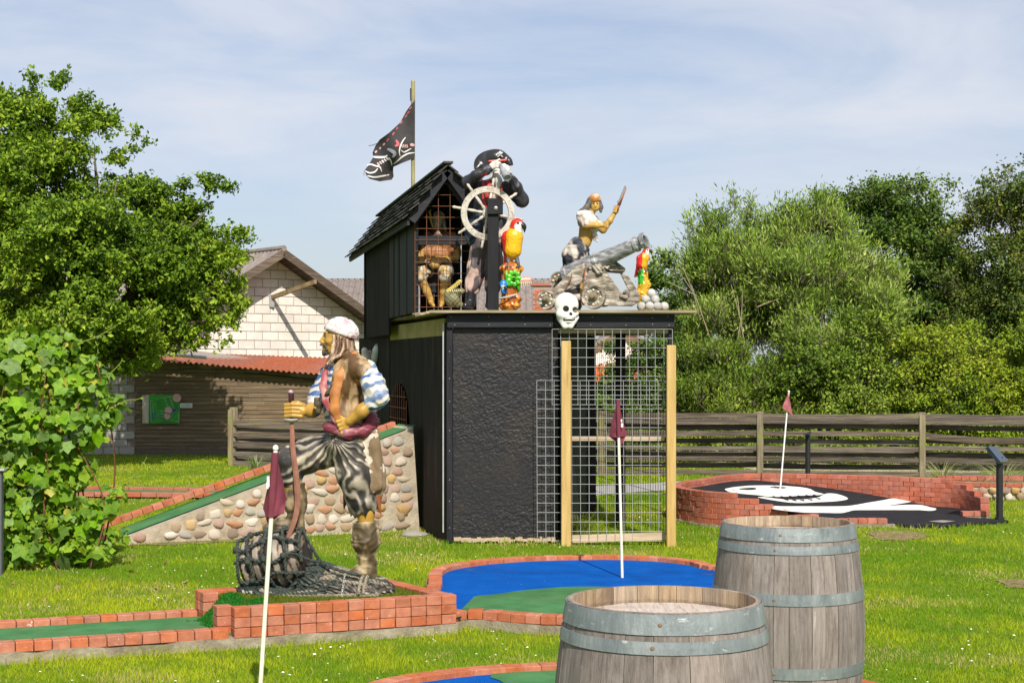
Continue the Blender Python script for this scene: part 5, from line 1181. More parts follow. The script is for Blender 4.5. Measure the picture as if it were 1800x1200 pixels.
# ================================================================ foliage
def leaf_mat(name, trans=0.3, rough=0.5, spec=0.4): return M(name, [(0.3, (0.88, 0.88, 0.88)), (0.7, (1.0, 1.0, 1.0))], ns=2, rough=.6, bump=0, attr=True, trans=trans, spec=spec)
leaf_m = leaf_mat('leaf_surface', trans=.18, spec=.22)
bark_m = M('bark', [(0.3, (0.07, 0.055, 0.04)), (0.6, (0.15, 0.12, 0.09)), (0.8, (0.24, 0.20, 0.15))], ns=12, sc=(1, 1, .4), rough=.95, bump=.5)
def norm(a): return a / (np.linalg.norm(a, axis=-1, keepdims=True) + 1e-9)
def crown(parent, blobs, D0, seed, twigs, per, size=(0.055, 0.028), cols=((0.05, 0.11, 0.015), (0.10, 0.18, 0.025), (0.16, 0.22, 0.04)), lift=0.2, tl=0.30, up=0.55, depth=1.0, fold=0.25, weights=None, name='crown', shellb=0.45, along=0.35, zmin=0.05, csize=30, csr=.48):
    """blobs: (px, py, r px, dD).  Twigs start inside the blobs and reach outwards; leaves sit along them."""
    rs = np.random.RandomState(seed); bc = np.array([list(W(x, y, D0 + dd)) for x, y, r, dd in blobs]); br = np.array([r * (D0 + dd) / F for x, y, r, dd in blobs])
    w = br ** 2; w = w / w.sum(); 
    nsub = max(len(blobs) * 3, int(twigs / csize)); sb_ = np.concatenate([np.arange(len(blobs)), np.arange(len(blobs)), rs.choice(len(blobs), nsub - 2 * len(blobs), p=w)]); sdn = norm(rs.normal(size=(nsub, 3))); sdn[:, 2] = sdn[:, 2] * .9 + .12; srd = shellb + (1 - shellb) * rs.rand(nsub) ** .6
    sc_ = bc[sb_] + sdn * (br[sb_] * srd)[:, None] * np.array([1, depth, 1]); sr_ = np.minimum(br[sb_] * .55, csr) * rs.uniform(.6, 1.25, nsub)
    pr_ = sr_ ** 2 + .01; si = rs.choice(nsub, twigs, p=pr_ / pr_.sum()); d2 = norm(rs.normal(size=(twigs, 3))); d2[:, 2] = d2[:, 2] * .55 + .15
    c = sc_[si] + d2 * (sr_[si] * rs.rand(twigs) ** .5)[:, None]; d = norm(sdn[si] * .6 + d2)
    td = norm(d * .7 + np.array([0, 0, lift]) + rs.normal(size=(twigs, 3)) * .45); L_ = tl * rs.uniform(.5, 1.4, twigs)
    n = twigs * per; ti = np.repeat(np.arange(twigs), per); t = rs.rand(n)
    P = c[ti] + td[ti] * (L_[ti] * (t - .35))[:, None] + rs.normal(size=(n, 3)) * (tl * .13)
    P[:, 2] -= (t ** 2) * L_[ti] * .10
    ax = norm(td[ti] * along + norm(rs.normal(size=(n, 3))) * .6 + np.array([0, 0, lift * .5 - .12]))
    nr = norm(d[ti] * .55 + np.array([0, 0, up]) + rs.normal(size=(n, 3)) * .55); sd = norm(np.cross(ax, nr)); nr = np.cross(sd, ax)
    s = rs.uniform(.65, 1.25, n); l_ = (size[0] * s)[:, None]; w_ = (size[1] * s)[:, None]
    V = np.empty((n, 4, 3)); V[:, 0] = P - ax * l_ * .5; V[:, 1] = P + sd * w_ * .5 + nr * w_ * fold; V[:, 2] = P + ax * l_ * .5; V[:, 3] = P - sd * w_ * .5 + nr * w_ * fold
    k = (fbm(P, 1.1, seed, 2) * .5 + fbm(P, 4.0, seed + 5, 2) * .3 + rs.rand(n) * .45); k = (k - .25) / .75
    cols = np.array(cols); kk = np.clip(k, 0, .999) * (len(cols) - 1); i = kk.astype(int); f = (kk - i)[:, None]; C_ = cols[i] * (1 - f) + cols[i + 1] * f
    C_ *= rs.uniform(.82, 1.18, (n, 1))
    keep = P[:, 2] > zmin; V = V[keep]; C_ = C_[keep]; n = len(V)
    b0 = np.arange(n)[:, None] * 4; Fc = np.vstack([b0 + np.array([0, 1, 2]), b0 + np.array([0, 2, 3])])
    o = mesh_obj(name, V.reshape(-1, 3), Fc, leaf_m, parent, col=np.repeat(C_, 4, axis=0))
    # twigs
    m = min(twigs, 5000); A = c[:m] - td[:m] * L_[:m, None] * .6; B = c[:m] + td[:m] * L_[:m, None] * .55; r0 = .006
    u = norm(np.cross(td[:m], np.array([0.3, 0.2, 0.9]))); v = np.cross(td[:m], u); T = np.empty((m, 4, 3))
    T[:, 0] = A + u * r0; T[:, 1] = A - u * r0 * .5 + v * r0 * .8; T[:, 2] = A - u * r0 * .5 - v * r0 * .8; T[:, 3] = B
    b0 = np.arange(m)[:, None] * 4; mesh_obj('twigs', T.reshape(-1, 3), np.vstack([b0 + np.array(q_) for q_ in ([0, 1, 3], [1, 2, 3], [2, 0, 3])]), bark_m, parent)
    return bc, br
def limbs(parent, root, bc, br, seed, r0=0.14, name='trunk', fork=0.45, stems=1, mat=None, every=1):
    rr = random.Random(seed); q = MB(); root = Vector(root); cen = Vector(bc.mean(0)); fk = [root.lerp(Vector((cen.x, cen.y, cen.z)), fork) + Vector((rr.uniform(-.2, .2), rr.uniform(-.2, .2), 0)) for _ in range(stems)]
    for i, f_ in enumerate(fk):
        b = root + Vector((rr.uniform(-.15, .15) * (stems > 1), rr.uniform(-.15, .15) * (stems > 1), -0.05)); mid = b.lerp(f_, .5) + Vector((rr.uniform(-.12, .12), rr.uniform(-.1, .1), 0))
        P = smooth_pts([b, mid, f_], 5); q.tube(P, [r0 * (1 - .5 * k / (len(P) - 1)) for k in range(len(P))], 8)
    for j, (c, r) in enumerate(zip(bc, br)):
        if j % every: continue
        c = Vector(c); s = min(fk, key=lambda f_: (f_ - c).length); c = s.lerp(c, .86) - Vector((0, 0, r * .45)); m1 = s.lerp(c, .5) + Vector((rr.uniform(-.2, .2), rr.uniform(-.2, .2), rr.uniform(-.05, .3)))
        P = smooth_pts([s, m1, c + Vector((0, 0, r * .3))], 5); q.tube(P, [r0 * .42 * (1 - .9 * k / (len(P) - 1)) for k in range(len(P))], 6)
    return q.build(name, mat or bark_m, parent, smooth=True, fix=False)

# ---- the tree at the left
tr = empty('tree', (-7.7, 25.8, 0), 'large broad leaved tree filling the left side in front of the barn roof', 'tree')
TB = [(-60, 220, 90, 0), (20, 240, 72, 0), (95, 235, 55, -.4), (150, 245, 52, .3), (215, 262, 30, -.2), (245, 250, 16, 0), (100, 152, 20, 0), (70, 140, 13, .1), (45, 170, 22, .3), (120, 190, 24, 0), (170, 200, 30, 0), (75, 195, 28, 0), (45, 320, 85, -.8), (135, 330, 80, -.5), (200, 345, 58, 0), (235, 372, 50, .4), (40, 430, 92, -1), (140, 440, 92, -1.2), (230, 450, 78, -.6),
      (300, 362, 42, .5), (345, 350, 34, .2), (372, 322, 17, .2), (398, 326, 8, 0), (320, 415, 66, .5), (375, 425, 44, .6), (408, 470, 26, .2), (300, 480, 74, 0), (375, 505, 48, .5), (402, 550, 24, .1), (345, 560, 46, .8), (372, 590, 18, .4), (398, 500, 26, 0),
      (40, 540, 92, -1), (130, 550, 82, -1.3), (220, 550, 66, -.8), (262, 600, 34, -.5), (195, 615, 56, -.8), (270, 638, 22, -.4), (60, 630, 70, -.8), (150, 645, 50, -.6), (235, 655, 20, -.5), (-60, 400, 110, 0), (-60, 560, 110, 0), (330, 460, 62, .6), (345, 520, 62, .6), (300, 545, 58, .3), (385, 540, 36, .5), (325, 595, 34, .5), (270, 500, 60, .2), (250, 560, 50, 0), (392, 455, 36, .4), (285, 420, 50, .4), (355, 585, 24, .4), (405, 520, 22, .3), (400, 480, 28, 0), (410, 545, 20, 0), (385, 575, 22, 0), (330, 560, 40, 0), (360, 540, 40, 0), (300, 590, 36, 0), (275, 620, 22, 0), (415, 500, 18, 0), (345, 605, 14, 0), (398, 600, 10, 0), (240, 590, 40, 0), (225, 630, 30, 0)]
bc, br = crown(tr, TB, 25.6, 11, 14500, 12, size=(0.086, 0.046), cols=((0.035, 0.085, 0.008), (0.11, 0.20, 0.014), (0.22, 0.33, 0.02), (0.38, 0.44, 0.045)), tl=.24, lift=.15, up=.8, depth=1.2, csize=34, csr=.50)
limbs(tr, (-7.7, 25.9, 0), bc, br, 4, r0=.22, fork=.5)

# ---- hedge and trees behind the fence
willow_c = ((0.045, 0.10, 0.012), (0.15, 0.25, 0.025), (0.29, 0.39, 0.06), (0.56, 0.61, 0.26)); dark_c = ((0.022, 0.055, 0.008), (0.07, 0.14, 0.017), (0.15, 0.24, 0.032), (0.25, 0.31, 0.05)); yell_c = ((0.05, 0.11, 0.008), (0.16, 0.25, 0.012), (0.26, 0.34, 0.02), (0.34, 0.37, 0.03)); mid_c = ((0.032, 0.075, 0.008), (0.11, 0.19, 0.015), (0.21, 0.30, 0.03), (0.32, 0.37, 0.06)); red_c = ((0.03, 0.065, 0.010), (0.08, 0.14, 0.02), (0.18, 0.22, 0.03), (0.30, 0.19, 0.05))  # darkest leaf tones lowered to paint deeper shadows into the hedge
def shrub(name, label, blobs, D0, seed, twigs, per, cols, cat='shrub', r0=.05, stems=4, zr=0.0, group='shrubs and trees behind the board fence', **k):
    bx_ = sum(b[0] for b in blobs) / len(blobs); t = empty(name, (W(bx_, 600, D0).x, D0, 0), label, cat, group)
    bc, br = crown(t, blobs, D0, seed, twigs, per, cols=cols, **k); limbs(t, (W(bx_, 600, D0).x, D0 + .2, 0), bc, br, seed, r0=r0, stems=stems, fork=.4, name='stems' if stems > 1 else 'trunk'); return t
WK = dict(size=(0.10, 0.022), lift=.7, tl=.42, up=.35, along=.9, fold=.1, csr=.5)
shrub('willow_shrub', 'silvery willow shrub with upright shoots rising right of the black tower', [(1240, 440, 48, 0), (1292, 408, 40, 0), (1225, 520, 60, 0), (1300, 480, 70, -.2), (1345, 420, 45, 0), (1260, 600, 75, -.3), (1330, 560, 70, 0), (1195, 590, 40, -.2), (1200, 480, 30, .2), (1240, 378, 14, 0), (1262, 376, 12, 0), (1287, 356, 13, 0), (1303, 362, 10, 0), (1318, 372, 12, 0), (1355, 382, 15, 0), (1220, 400, 14, 0), (1175, 450, 14, 0), (1160, 470, 12, 0)], 28.0, 21, 3600, 13, willow_c, **WK)
shrub('willow_shrub', 'pale willow shrub with whitish shoot tips in the middle of the hedge', [(1400, 425, 46, 0), (1430, 400, 34, 0), (1466, 432, 38, .1), (1385, 500, 60, -.3), (1455, 500, 65, 0), (1500, 470, 42, 0), (1520, 540, 55, -.3), (1440, 590, 65, -.5), (1380, 376, 12, 0), (1398, 362, 11, 0), (1415, 366, 11, 0), (1436, 358, 13, 0), (1452, 372, 12, 0), (1470, 386, 12, 0), (1492, 402, 12, 0), (1560, 500, 30, 0)], 27.6, 22, 3600, 13, willow_c, **WK)
shrub('alder_tree', 'dark green tree standing behind the pale willow, its top ragged against the sky', [(1540, 390, 60, 0), (1500, 370, 38, 0), (1580, 360, 50, 0), (1630, 400, 55, 0), (1600, 450, 70, 0), (1540, 345, 24, 0), (1652, 345, 24, 0), (1665, 320, 12, 0), (1535, 330, 12, 0), (1574, 325, 12, 0), (1495, 345, 14, 0), (1448, 355, 16, 0), (1440, 345, 8, 0), (1660, 450, 60, 0), (1590, 520, 80, 0), (1640, 540, 60, 0), (1560, 580, 60, 0), (1640, 600, 50, 0), (1690, 560, 50, 0)], 31.5, 23, 4600, 12, dark_c, cat='tree', r0=.12, stems=1, size=(.075, .045), tl=.34, lift=.35)
shrub('tall_tree', 'tall dark tree with reddish top leaves at the right edge', [(1760, 380, 60, 0), (1710, 430, 50, 0), (1800, 420, 80, 0), (1750, 500, 75, 0), (1790, 320, 32, 0), (1760, 340, 25, 0), (1715, 360, 28, 0), (1735, 335, 18, 0), (1800, 300, 20, 0), (1690, 500, 40, 0), (1820, 560, 90, 0), (1720, 600, 70, 0), (1880, 400, 90, 0), (1900, 540, 90, 0), (1783, 300, 12, 0), (1760, 560, 60, 0), (1700, 540, 50, 0), (1790, 600, 60, 0)], 30.5, 24, 5200, 12, red_c, cat='tree', r0=.14, stems=1, size=(.075, .042), tl=.34, lift=.3)
shrub('green_shrub', 'mid green leafy shrub under the willow tips, in the middle of the hedge', [(1480, 620, 60, 0), (1550, 600, 60, 0), (1420, 660, 60, -.2), (1500, 700, 60, -.2), (1570, 680, 55, 0), (1600, 590, 40, .2), (1450, 730, 50, -.3), (1540, 750, 50, -.3)], 27.0, 25, 2600, 13, mid_c, size=(.065, .040), tl=.28)
shrub('green_shrub', 'fresh green upright shrub just right of the cage, behind the fence', [(1230, 650, 55, 0), (1290, 670, 55, 0), (1350, 650, 50, .2), (1260, 720, 60, -.2), (1340, 730, 60, -.2), (1400, 720, 45, 0), (1200, 690, 40, 0), (1205, 740, 40, 0)], 27.0, 26, 2600, 13, mid_c, size=(.08, .024), tl=.36, lift=.6, along=.8)
shrub('yellow_shrub', 'yellow green shrub low in front of the dark trees at the right', [(1640, 640, 60, 0), (1700, 630, 55, 0), (1660, 700, 60, -.2), (1600, 700, 45, -.2), (1740, 690, 60, 0), (1620, 750, 50, -.2), (1700, 760, 50, -.2), (1655, 600, 26, 0), (1700, 585, 24, .2)], 26.8, 27, 2800, 13, yell_c, size=(.055, .036), tl=.24)
shrub('yellow_shrub', 'sunlit yellowish shrub at the right edge above the fence', [(1790, 640, 50, 0), (1830, 620, 60, 0), (1780, 700, 55, 0), (1840, 700, 60, 0), (1790, 755, 50, -.2), (1900, 680, 80, 0), (1900, 760, 60, 0)], 26.8, 28, 2400, 13, yell_c, size=(.055, .036), tl=.24)
shrub('green_shrub', 'dark leafy shrub seen through the cage behind the fence', [(1150, 620, 38, 0), (1175, 560, 34, 0), (1170, 500, 26, .2), (1180, 460, 18, .2), (1125, 660, 36, 0), (1075, 700, 38, 0), (1120, 720, 45, 0), (1170, 690, 45, 0), (1030, 730, 40, 0), (1090, 650, 24, 0), (1075, 610, 16, 0), (1150, 480, 14, .2)], 27.2, 29, 2400, 12, dark_c, size=(.06, .04), tl=.25)
shrub('low_undergrowth', 'low weedy undergrowth showing through the fence gaps, left part', [(980, 760, 40, 0), (1040, 780, 30, 0), (1100, 775, 34, 0), (1180, 780, 36, 0), (1250, 785, 34, 0), (1330, 790, 34, 0), (1400, 790, 30, 0)], 26.3, 30, 1300, 11, yell_c, size=(.05, .03), tl=.2, r0=.02)
shrub('low_undergrowth', 'low weedy undergrowth showing through the fence gaps, right part', [(1480, 788, 32, 0), (1550, 785, 34, 0), (1630, 790, 34, 0), (1700, 790, 34, 0), (1770, 790, 36, 0), (1850, 790, 36, 0)], 26.1, 31, 1300, 11, yell_c, size=(.05, .03), tl=.2, r0=.02)
# pale bare stems inside the hedge
bs = empty('bare_stems', (W(1300, 600, 27.2).x, 27.2, 0), 'bleached bare stems showing among the willow leaves', 'branches')
q = MB(); rr = random.Random(3); pale_bark = flat('pale_bark', (.28, .24, .15), .9)
for (x0, y0, x1, y1) in [(1300, 560, 1296, 520), (1296, 600, 1306, 510), (1310, 620, 1285, 500), (1236, 560, 1195, 480), (1250, 600, 1215, 500), (1420, 560, 1385, 540), (1330, 540, 1370, 525), (1200, 470, 1230, 560), (1225, 520, 1170, 495), (1560, 560, 1590, 530), (1280, 700, 1296, 600), (1255, 700, 1250, 600), (1380, 700, 1420, 560)]:
    q = MB(); D = 26.9 + rr.uniform(-.3, .3); a, c = W(x0, y0, D), W(x1, y1, D + .1); m = a.lerp(c, .5) + Vector((rr.uniform(-.06, .06), 0, rr.uniform(-.05, .05))); P = smooth_pts([a, m, c], 4); q.tube(P, [.011 * (1 - .6 * k / (len(P) - 1)) for k in range(len(P))], 5); q.build('stem', pale_bark, bs, smooth=True, fix=False)

# ================================================================ the vine at the front left
def lobed(i):
    rr = random.Random(i); out = []; lob = [(0.0, 1.0), (0.55, .62), (1.05, .86), (1.6, .55), (2.15, .72), (2.75, .42)]
    if i % 3 == 2: lob = [(0.0, 1.0), (0.6, .84), (1.1, .86), (1.6, .74), (2.2, .66), (2.8, .40)]
    pts = [(sin(a) * r * rr.uniform(.9, 1.1), -cos(a) * r * rr.uniform(.92, 1.08)) for a, r in lob] + [(0, .28)] + [(-sin(a) * r * rr.uniform(.9, 1.1), -cos(a) * r * rr.uniform(.92, 1.08)) for a, r in lob[:0:-1]]
    pts = [(x * .56, y * .56 - .22) for x, y in pts]       # stalk end at the origin, tip towards -y
    V = [(0, -.12, .0)]; 
    for x, y in pts: V.append((x, y, -.55 * x * x - .35 * (y + .2) ** 2 + .06 * sin(9 * x + i) + .04 * sin(11 * y + i)))
    n = len(pts); return np.array(V), [(0, 1 + k, 1 + (k + 1) % n) for k in range(n)]
LOB = [lobed(i) for i in range(6)]
vleaf = M('vine_leaf', [(0.3, (0.10, 0.22, 0.012)), (0.55, (0.17, 0.32, 0.018)), (0.8, (0.27, 0.41, 0.03))], ns=5, rough=0.5, bump=0.3, bs=30, rnd=0.34, trans=0.33, spec=0.4, layers=[((0.30, 0.34, 0.08), 9, (1, 1, 1), .64, .74, .4)])
vleaf2 = M('vine_leaf_inner', [(0.3, (0.85, 0.85, 0.85)), (0.7, (1, 1, 1))], ns=5, rough=0.5, bump=0.2, bs=30, attr=True, trans=0.3, spec=0.4)
vine = empty('vine_bush', (-3.7, 13.2, 0), 'tall lush grape vine bush with big lobed leaves at the left edge', 'shrub')
VB = [(-40, 640, 60), (30, 650, 58), (95, 655, 52), (150, 680, 46), (195, 715, 26), (-40, 760, 70), (40, 740, 66), (110, 740, 64), (165, 745, 40), (-40, 880, 70), (35, 830, 60), (105, 835, 48), (145, 815, 30), (45, 900, 58), (120, 905, 44), (175, 900, 30), (208, 870, 20), (60, 955, 50), (125, 955, 42), (180, 965, 30), (210, 935, 20), (88, 592, 18), (128, 598, 18), (35, 605, 34), (160, 632, 18), (70, 615, 26), (-10, 970, 46)]
rs = np.random.RandomState(8); ctr = np.array([list(W(x, y, 13.1)) for x, y, r in VB]); rad = np.array([r * 13.1 / F for x, y, r in VB])
def vine_leaves(n, shell, fwd):
    bi = rs.choice(len(VB), n, p=(rad ** 2) / (rad ** 2).sum()); d = norm(rs.normal(size=(n, 3))); d[:, 1] = np.where(rs.rand(n) < fwd, -np.abs(d[:, 1]), d[:, 1])
    P = ctr[bi] + d * (rad[bi] * (shell + (1 - shell) * rs.rand(n)))[:, None] * np.array([1, 1.3, 1]); P[:, 2] = np.maximum(P[:, 2], 0.06)
    nr = norm(d * .45 + np.array([0.15, -.40, .50]) + rs.normal(size=(n, 3)) * .62); return P, nr
def frame(nr, roll):
    dn = np.array([0, 0, -1.0]) + roll; ty = -norm(dn - nr * (dn * nr).sum(-1, keepdims=True)); tx = np.cross(ty, nr); return tx, ty
P, nr = vine_leaves(300, .85, .92); tx, ty = frame(nr, rs.normal(size=(300, 3)) * .35)
VL = []
for i, (v, f) in enumerate(LOB): me = bpy.data.meshes.new('leaf'); me.from_pydata([tuple(a) for a in v], [], f); me.materials.append(vleaf); me.polygons.foreach_set('use_smooth', [True] * len(f)); VL.append(me)
for i in range(300):
    m = Matrix([[tx[i][0], ty[i][0], nr[i][0]], [tx[i][1], ty[i][1], nr[i][1]], [tx[i][2], ty[i][2], nr[i][2]]]); s = .08 + .13 * rs.rand() ** .8
    inst(VL[i % 6], 'leaf', P[i], m.to_euler(), vine, scale=(s, s, s))
n = 3400; P, nr = vine_leaves(n, .25, .5); tx, ty = frame(nr, rs.normal(size=(n, 3)) * .45); Vs = []; Fs = []; Cs = []; off = 0
for i in range(6):
    k = np.arange(i, n, 6); lv, lf = LOB[i]; s = rs.uniform(.05, .13, len(k))[:, None, None]
    X = P[k][:, None, :] + (lv[None, :, 0:1] * tx[k][:, None, :] + lv[None, :, 1:2] * ty[k][:, None, :] + lv[None, :, 2:3] * nr[k][:, None, :]) * s
    Vs.append(X.reshape(-1, 3)); Fs.append((np.array(lf)[None] + (np.arange(len(k)) * len(lv))[:, None, None] + off).reshape(-1, 3)); off += X.shape[0] * X.shape[1]
    c = lerp((0.10, 0.22, 0.012), (0.28, 0.42, 0.025), rs.rand(len(k)) ** 1.3) ; c[rs.rand(len(k)) < .07] = (.42, .40, .05); Cs.append(np.repeat(c, len(lv), axis=0))
tag(mesh_obj('inner_leaves', np.vstack(Vs), np.vstack(Fs), vleaf2, vine, col=np.vstack(Cs)), kind='stuff')
q = MB(); rr = random.Random(12)
for i in range(26):
    x0 = rr.uniform(-30, 180); a = W(x0, 1000, 13.1 + rr.uniform(-.2, .3)); a.z = 0; x1 = x0 + rr.uniform(-50, 40); c = W(x1, rr.uniform(640, 800), 13.1 + rr.uniform(-.3, .3)); m = a.lerp(c, .5) + Vector((rr.uniform(-.2, .2), rr.uniform(-.1, .1), 0)); P_ = smooth_pts([a, m, c], 6)
    q.tube(P_, [.010 * (1 - .6 * k / (len(P_) - 1)) for k in range(len(P_))], 5)
q.build('vine_stem', flat('vine_stem', (.16, .065, .035), .8), vine, smooth=True, fix=False)
def shoot(pts, seed, nl, s0=.05):
    rr = random.Random(seed); P_ = smooth_pts([W(x, y, 12.9) for x, y in pts], 6); MB().tube(P_, [.005 * (1 - .6 * k / (len(P_) - 1)) for k in range(len(P_))], 5).build('shoot', flat('green_stem', (.22, .24, .05), .7), vine, smooth=True, fix=False)
    for k in range(nl):
        p = P_[int((k + .7) / nl * (len(P_) - 1))]; e = Euler((rr.uniform(.3, 1.2), rr.uniform(-.5, .5), rr.uniform(-2, 2))); inst(VL[k % 6], 'leaf', p, e, vine, scale=[s0 * (1.4 - k / nl)] * 3)
shoot([(140, 602), (170, 592), (198, 576), (216, 564)], 1, 4, .055); shoot([(205, 712), (225, 703), (240, 702), (252, 697)], 2, 3, .03); shoot([(178, 865), (215, 852), (240, 835), (258, 803)], 3, 4, .05); shoot([(168, 600), (172, 620), (160, 640)], 4, 3, .05); shoot([(190, 660), (210, 640), (215, 630)], 5, 3, .07); shoot([(105, 600), (108, 580), (104, 566)], 6, 3, .05)
gp_ = empty('grey_post', (W(1, 960, 12.6).x, 12.6, 0), 'grey post cut by the left edge of the picture beside the vine', 'post')
MB().box((W(1, 960, 12.6).x - .01, 12.6, .4), (.05, .05, .86)).build('post', flat('post_grey', (.09, .095, .11), .5), gp_); MB().box((W(1, 960, 12.6).x, 12.58, .84), (.09, .07, .016)).build('cap', flat('cap_grey', (.4, .4, .4), .5), gp_)

# ================================================================ tufts of ornamental grass
def tuft(label, p, n, h, seed, spread=.5, cols=((.22, .26, .12), (.50, .45, .27))):
    rs = np.random.RandomState(seed); t = empty('grass_tuft', p, label, 'grass tuft'); V = []; Fc = []; Cc = []
    for i in range(n):
        a = rs.uniform(0, 2 * pi); b0 = Vector(p) + Vector((cos(a), sin(a), 0)) * rs.uniform(0, .12); L_ = h * rs.uniform(.6, 1.15); out_ = spread * rs.uniform(.3, 1.2); w = rs.uniform(.003, .007); c = np.array(cols[0]) * (1 - (k_ := rs.rand())) + np.array(cols[1]) * k_
        side = Vector((-sin(a), cos(a), 0)); base = len(V)
        for k in range(6):
            u = k / 5; q_ = b0 + Vector((cos(a), sin(a), 0)) * out_ * u ** 1.6 + Vector((0, 0, L_ * (u - .42 * u ** 2.6))); V += [q_ - side * w * (1 - u * .9), q_ + side * w * (1 - u * .9)]; Cc += [c, c]
        Fc += [(base + 2 * k, base + 2 * k + 1, base + 2 * k + 3, base + 2 * k + 2) for k in range(5)]
    mesh_obj('blades', [tuple(v) for v in V], Fc, blade_m, t, col=np.array(Cc)); return t
tuft('silvery green tuft of long grass, left of the two behind the kerb', (5.65, 20.9, .05), 150, .52, 1)
tuft('larger pale tuft of long arching grass at the right edge', (6.45, 20.9, .05), 190, .50, 2, .7)
tuft('grey green tuft of long grass beside the left fence, behind the raised knee', (-3.95, 24.6, 0), 120, .42, 3, .3, ((.16, .22, .10), (.34, .36, .20)))
tuft('unmown grass growing inside the cage beside the partition', (0.66, 15.6, 0), 160, .32, 4, .25, ((.10, .16, .02), (.30, .30, .10)))

# ================================================================ lawn blades
ex = [[(A0.x - .6, A0.y - .15), (A1.x, A1.y - 0.0), (A2.x, A2.y), (B2.x, B2.y), (B1.x, B1.y), (B0.x - 1, B0.y - .3)], [(p.x, p.y) for p in outer], [(p.x, p.y) for p in o2], [(p[0], p[1]) for p in outl], [(p.x, p.y) for p in front] + [(p.x, p.y) for p in backw],
      [(p.x, p.y) for p in [RP, RE, RE + rn * RW, RP + rn * RW]], [(p.x, p.y) for p in la + lb], [(p.x, p.y) for p in fa] + [(p.x, p.y) for p in reversed(fb)], [(C0.x, C0.y), (.45, 14.9), (.84, 18), (C1.x, C1.y)], [(p.x, p.y) for p in path_poly], [(SX0 - 4.5, SY - .05), (SX1, SY - .05), (SX1, 40), (SX0 - 4.5, 40)]] 
barep = [[(p.x, p.y) for p in q_] for q_ in bare]
rs = np.random.RandomState(77)
PX = []; 
for (y0, y1, dens) in ((7.3, 9, 5200), (9, 11, 3800), (11, 14, 2300), (14, 18, 1300), (18, 24, 620), (24, 31, 330)):
    x0, x1 = -.345 * y1 - .3, .345 * y1 + .3; n = int((x1 - x0) * (y1 - y0) * dens); x = rs.uniform(x0, x1, n); y = rs.uniform(y0, y1, n); k = np.abs(x) < .345 * y + .3; PX.append(np.stack([x[k], y[k]], 1))
P = np.vstack(PX); keep = np.ones(len(P), bool)
for e in ex: keep &= ~in_poly(P[:, 0], P[:, 1], e)
for e in barep: keep &= ~(in_poly(P[:, 0], P[:, 1], e) & (rs.rand(len(P)) < .50))
P = P[keep]; n = len(P); P3 = np.hstack([P, np.zeros((n, 1))]); print('blades', n)
far_ = P[:, 1] / 9; big = fbm(P3, .55, 3, 3); mid = fbm(P3, 2.6, 9, 3); h = .021 * rs.uniform(.6, 1.35, n) * (.55 + .95 * mid) * (1 + .1 * far_); w = .0026 * rs.uniform(.7, 1.4, n) * np.maximum(1, far_ ** .9)
def near_line(P, pts, r):
    d = np.full(len(P), 9.0)
    for a, c in zip(pts, pts[1:]):
        a = np.array([a[0], a[1]]); c = np.array([c[0], c[1]]); ba = c - a; t = np.clip(((P - a) @ ba) / max(ba @ ba, 1e-9), 0, 1); d = np.minimum(d, np.linalg.norm(P - a - t[:, None] * ba, axis=1))
    return np.clip(1 - d / r, 0, 1)
edge = near_line(P, [A0, A1, A2, outer[8], outer[14]], .16) + near_line(P, [C0, Vector((1.5, 14.7, 0))], .22) + near_line(P, [RP, RE], .12) + near_line(P, [(1.7, 17), (1.8, 16.6), (2.4, 16.1), (3.9, 16.3), (4.4, 16.15), (5.2, 16.7)], .12)
h *= 1 + 1.0 * np.clip(edge, 0, 1) * (.4 + mid)
a = rs.uniform(0, 2 * pi, n); la_ = rs.uniform(0, 2 * pi, n); ln = h * rs.uniform(0, .9, n); V = np.empty((n, 3, 3)); dx = np.cos(a) * w; dy = np.sin(a) * w; z0 = np.zeros(n)
V[:, 0] = P3 + np.stack([-dx, -dy, z0], 1); V[:, 1] = P3 + np.stack([dx, dy, z0], 1); V[:, 2] = P3 + np.stack([np.cos(la_) * ln, np.sin(la_) * ln, h], 1)
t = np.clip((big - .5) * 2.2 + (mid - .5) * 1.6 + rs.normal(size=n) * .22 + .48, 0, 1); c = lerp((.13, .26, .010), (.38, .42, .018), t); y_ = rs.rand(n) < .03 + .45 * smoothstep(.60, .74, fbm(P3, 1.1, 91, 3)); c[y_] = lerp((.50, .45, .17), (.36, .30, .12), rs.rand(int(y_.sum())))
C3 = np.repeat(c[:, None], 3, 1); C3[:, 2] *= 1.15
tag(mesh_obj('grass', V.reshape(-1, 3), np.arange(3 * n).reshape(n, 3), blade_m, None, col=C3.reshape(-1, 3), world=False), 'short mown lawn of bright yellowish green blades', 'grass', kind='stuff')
# daisies
n = 1700; y = rs.uniform(7.6, 19, n); x = rs.uniform(-.34, .34, n) * y; Q = np.stack([x, y, 0 * x], 1); k = (fbm(Q, .9, 40, 2) > .56) & (rs.rand(n) < .55)
k |= near_line(Q[:, :2], [(-1.1, 9.2), (-.2, 9.6)], .35) * rs.rand(n) > .55; k |= near_line(Q[:, :2], [(1.75, 8.3), (2.6, 8.9)], .45) * rs.rand(n) > .55
Q = Q[k]; kk = np.ones(len(Q), bool)
for e in ex: kk &= ~in_poly(Q[:, 0], Q[:, 1], e)
Q = Q[kk]; n = len(Q); V = []; Fc = []
for i, p in enumerate(Q):
    r = rs.uniform(.005, .0095); z = rs.uniform(.022, .034); tlt = rs.uniform(-.3, .3, 2); b = len(V)
    for s in range(7): aa = 2 * pi * s / 7; V.append((p[0] + r * cos(aa), p[1] + r * sin(aa), z + r * (tlt[0] * cos(aa) + tlt[1] * sin(aa) - .35)))
    V.append((p[0], p[1], z + .001)); Fc += [(b + s, b + (s + 1) % 7, b + 7) for s in range(7)]
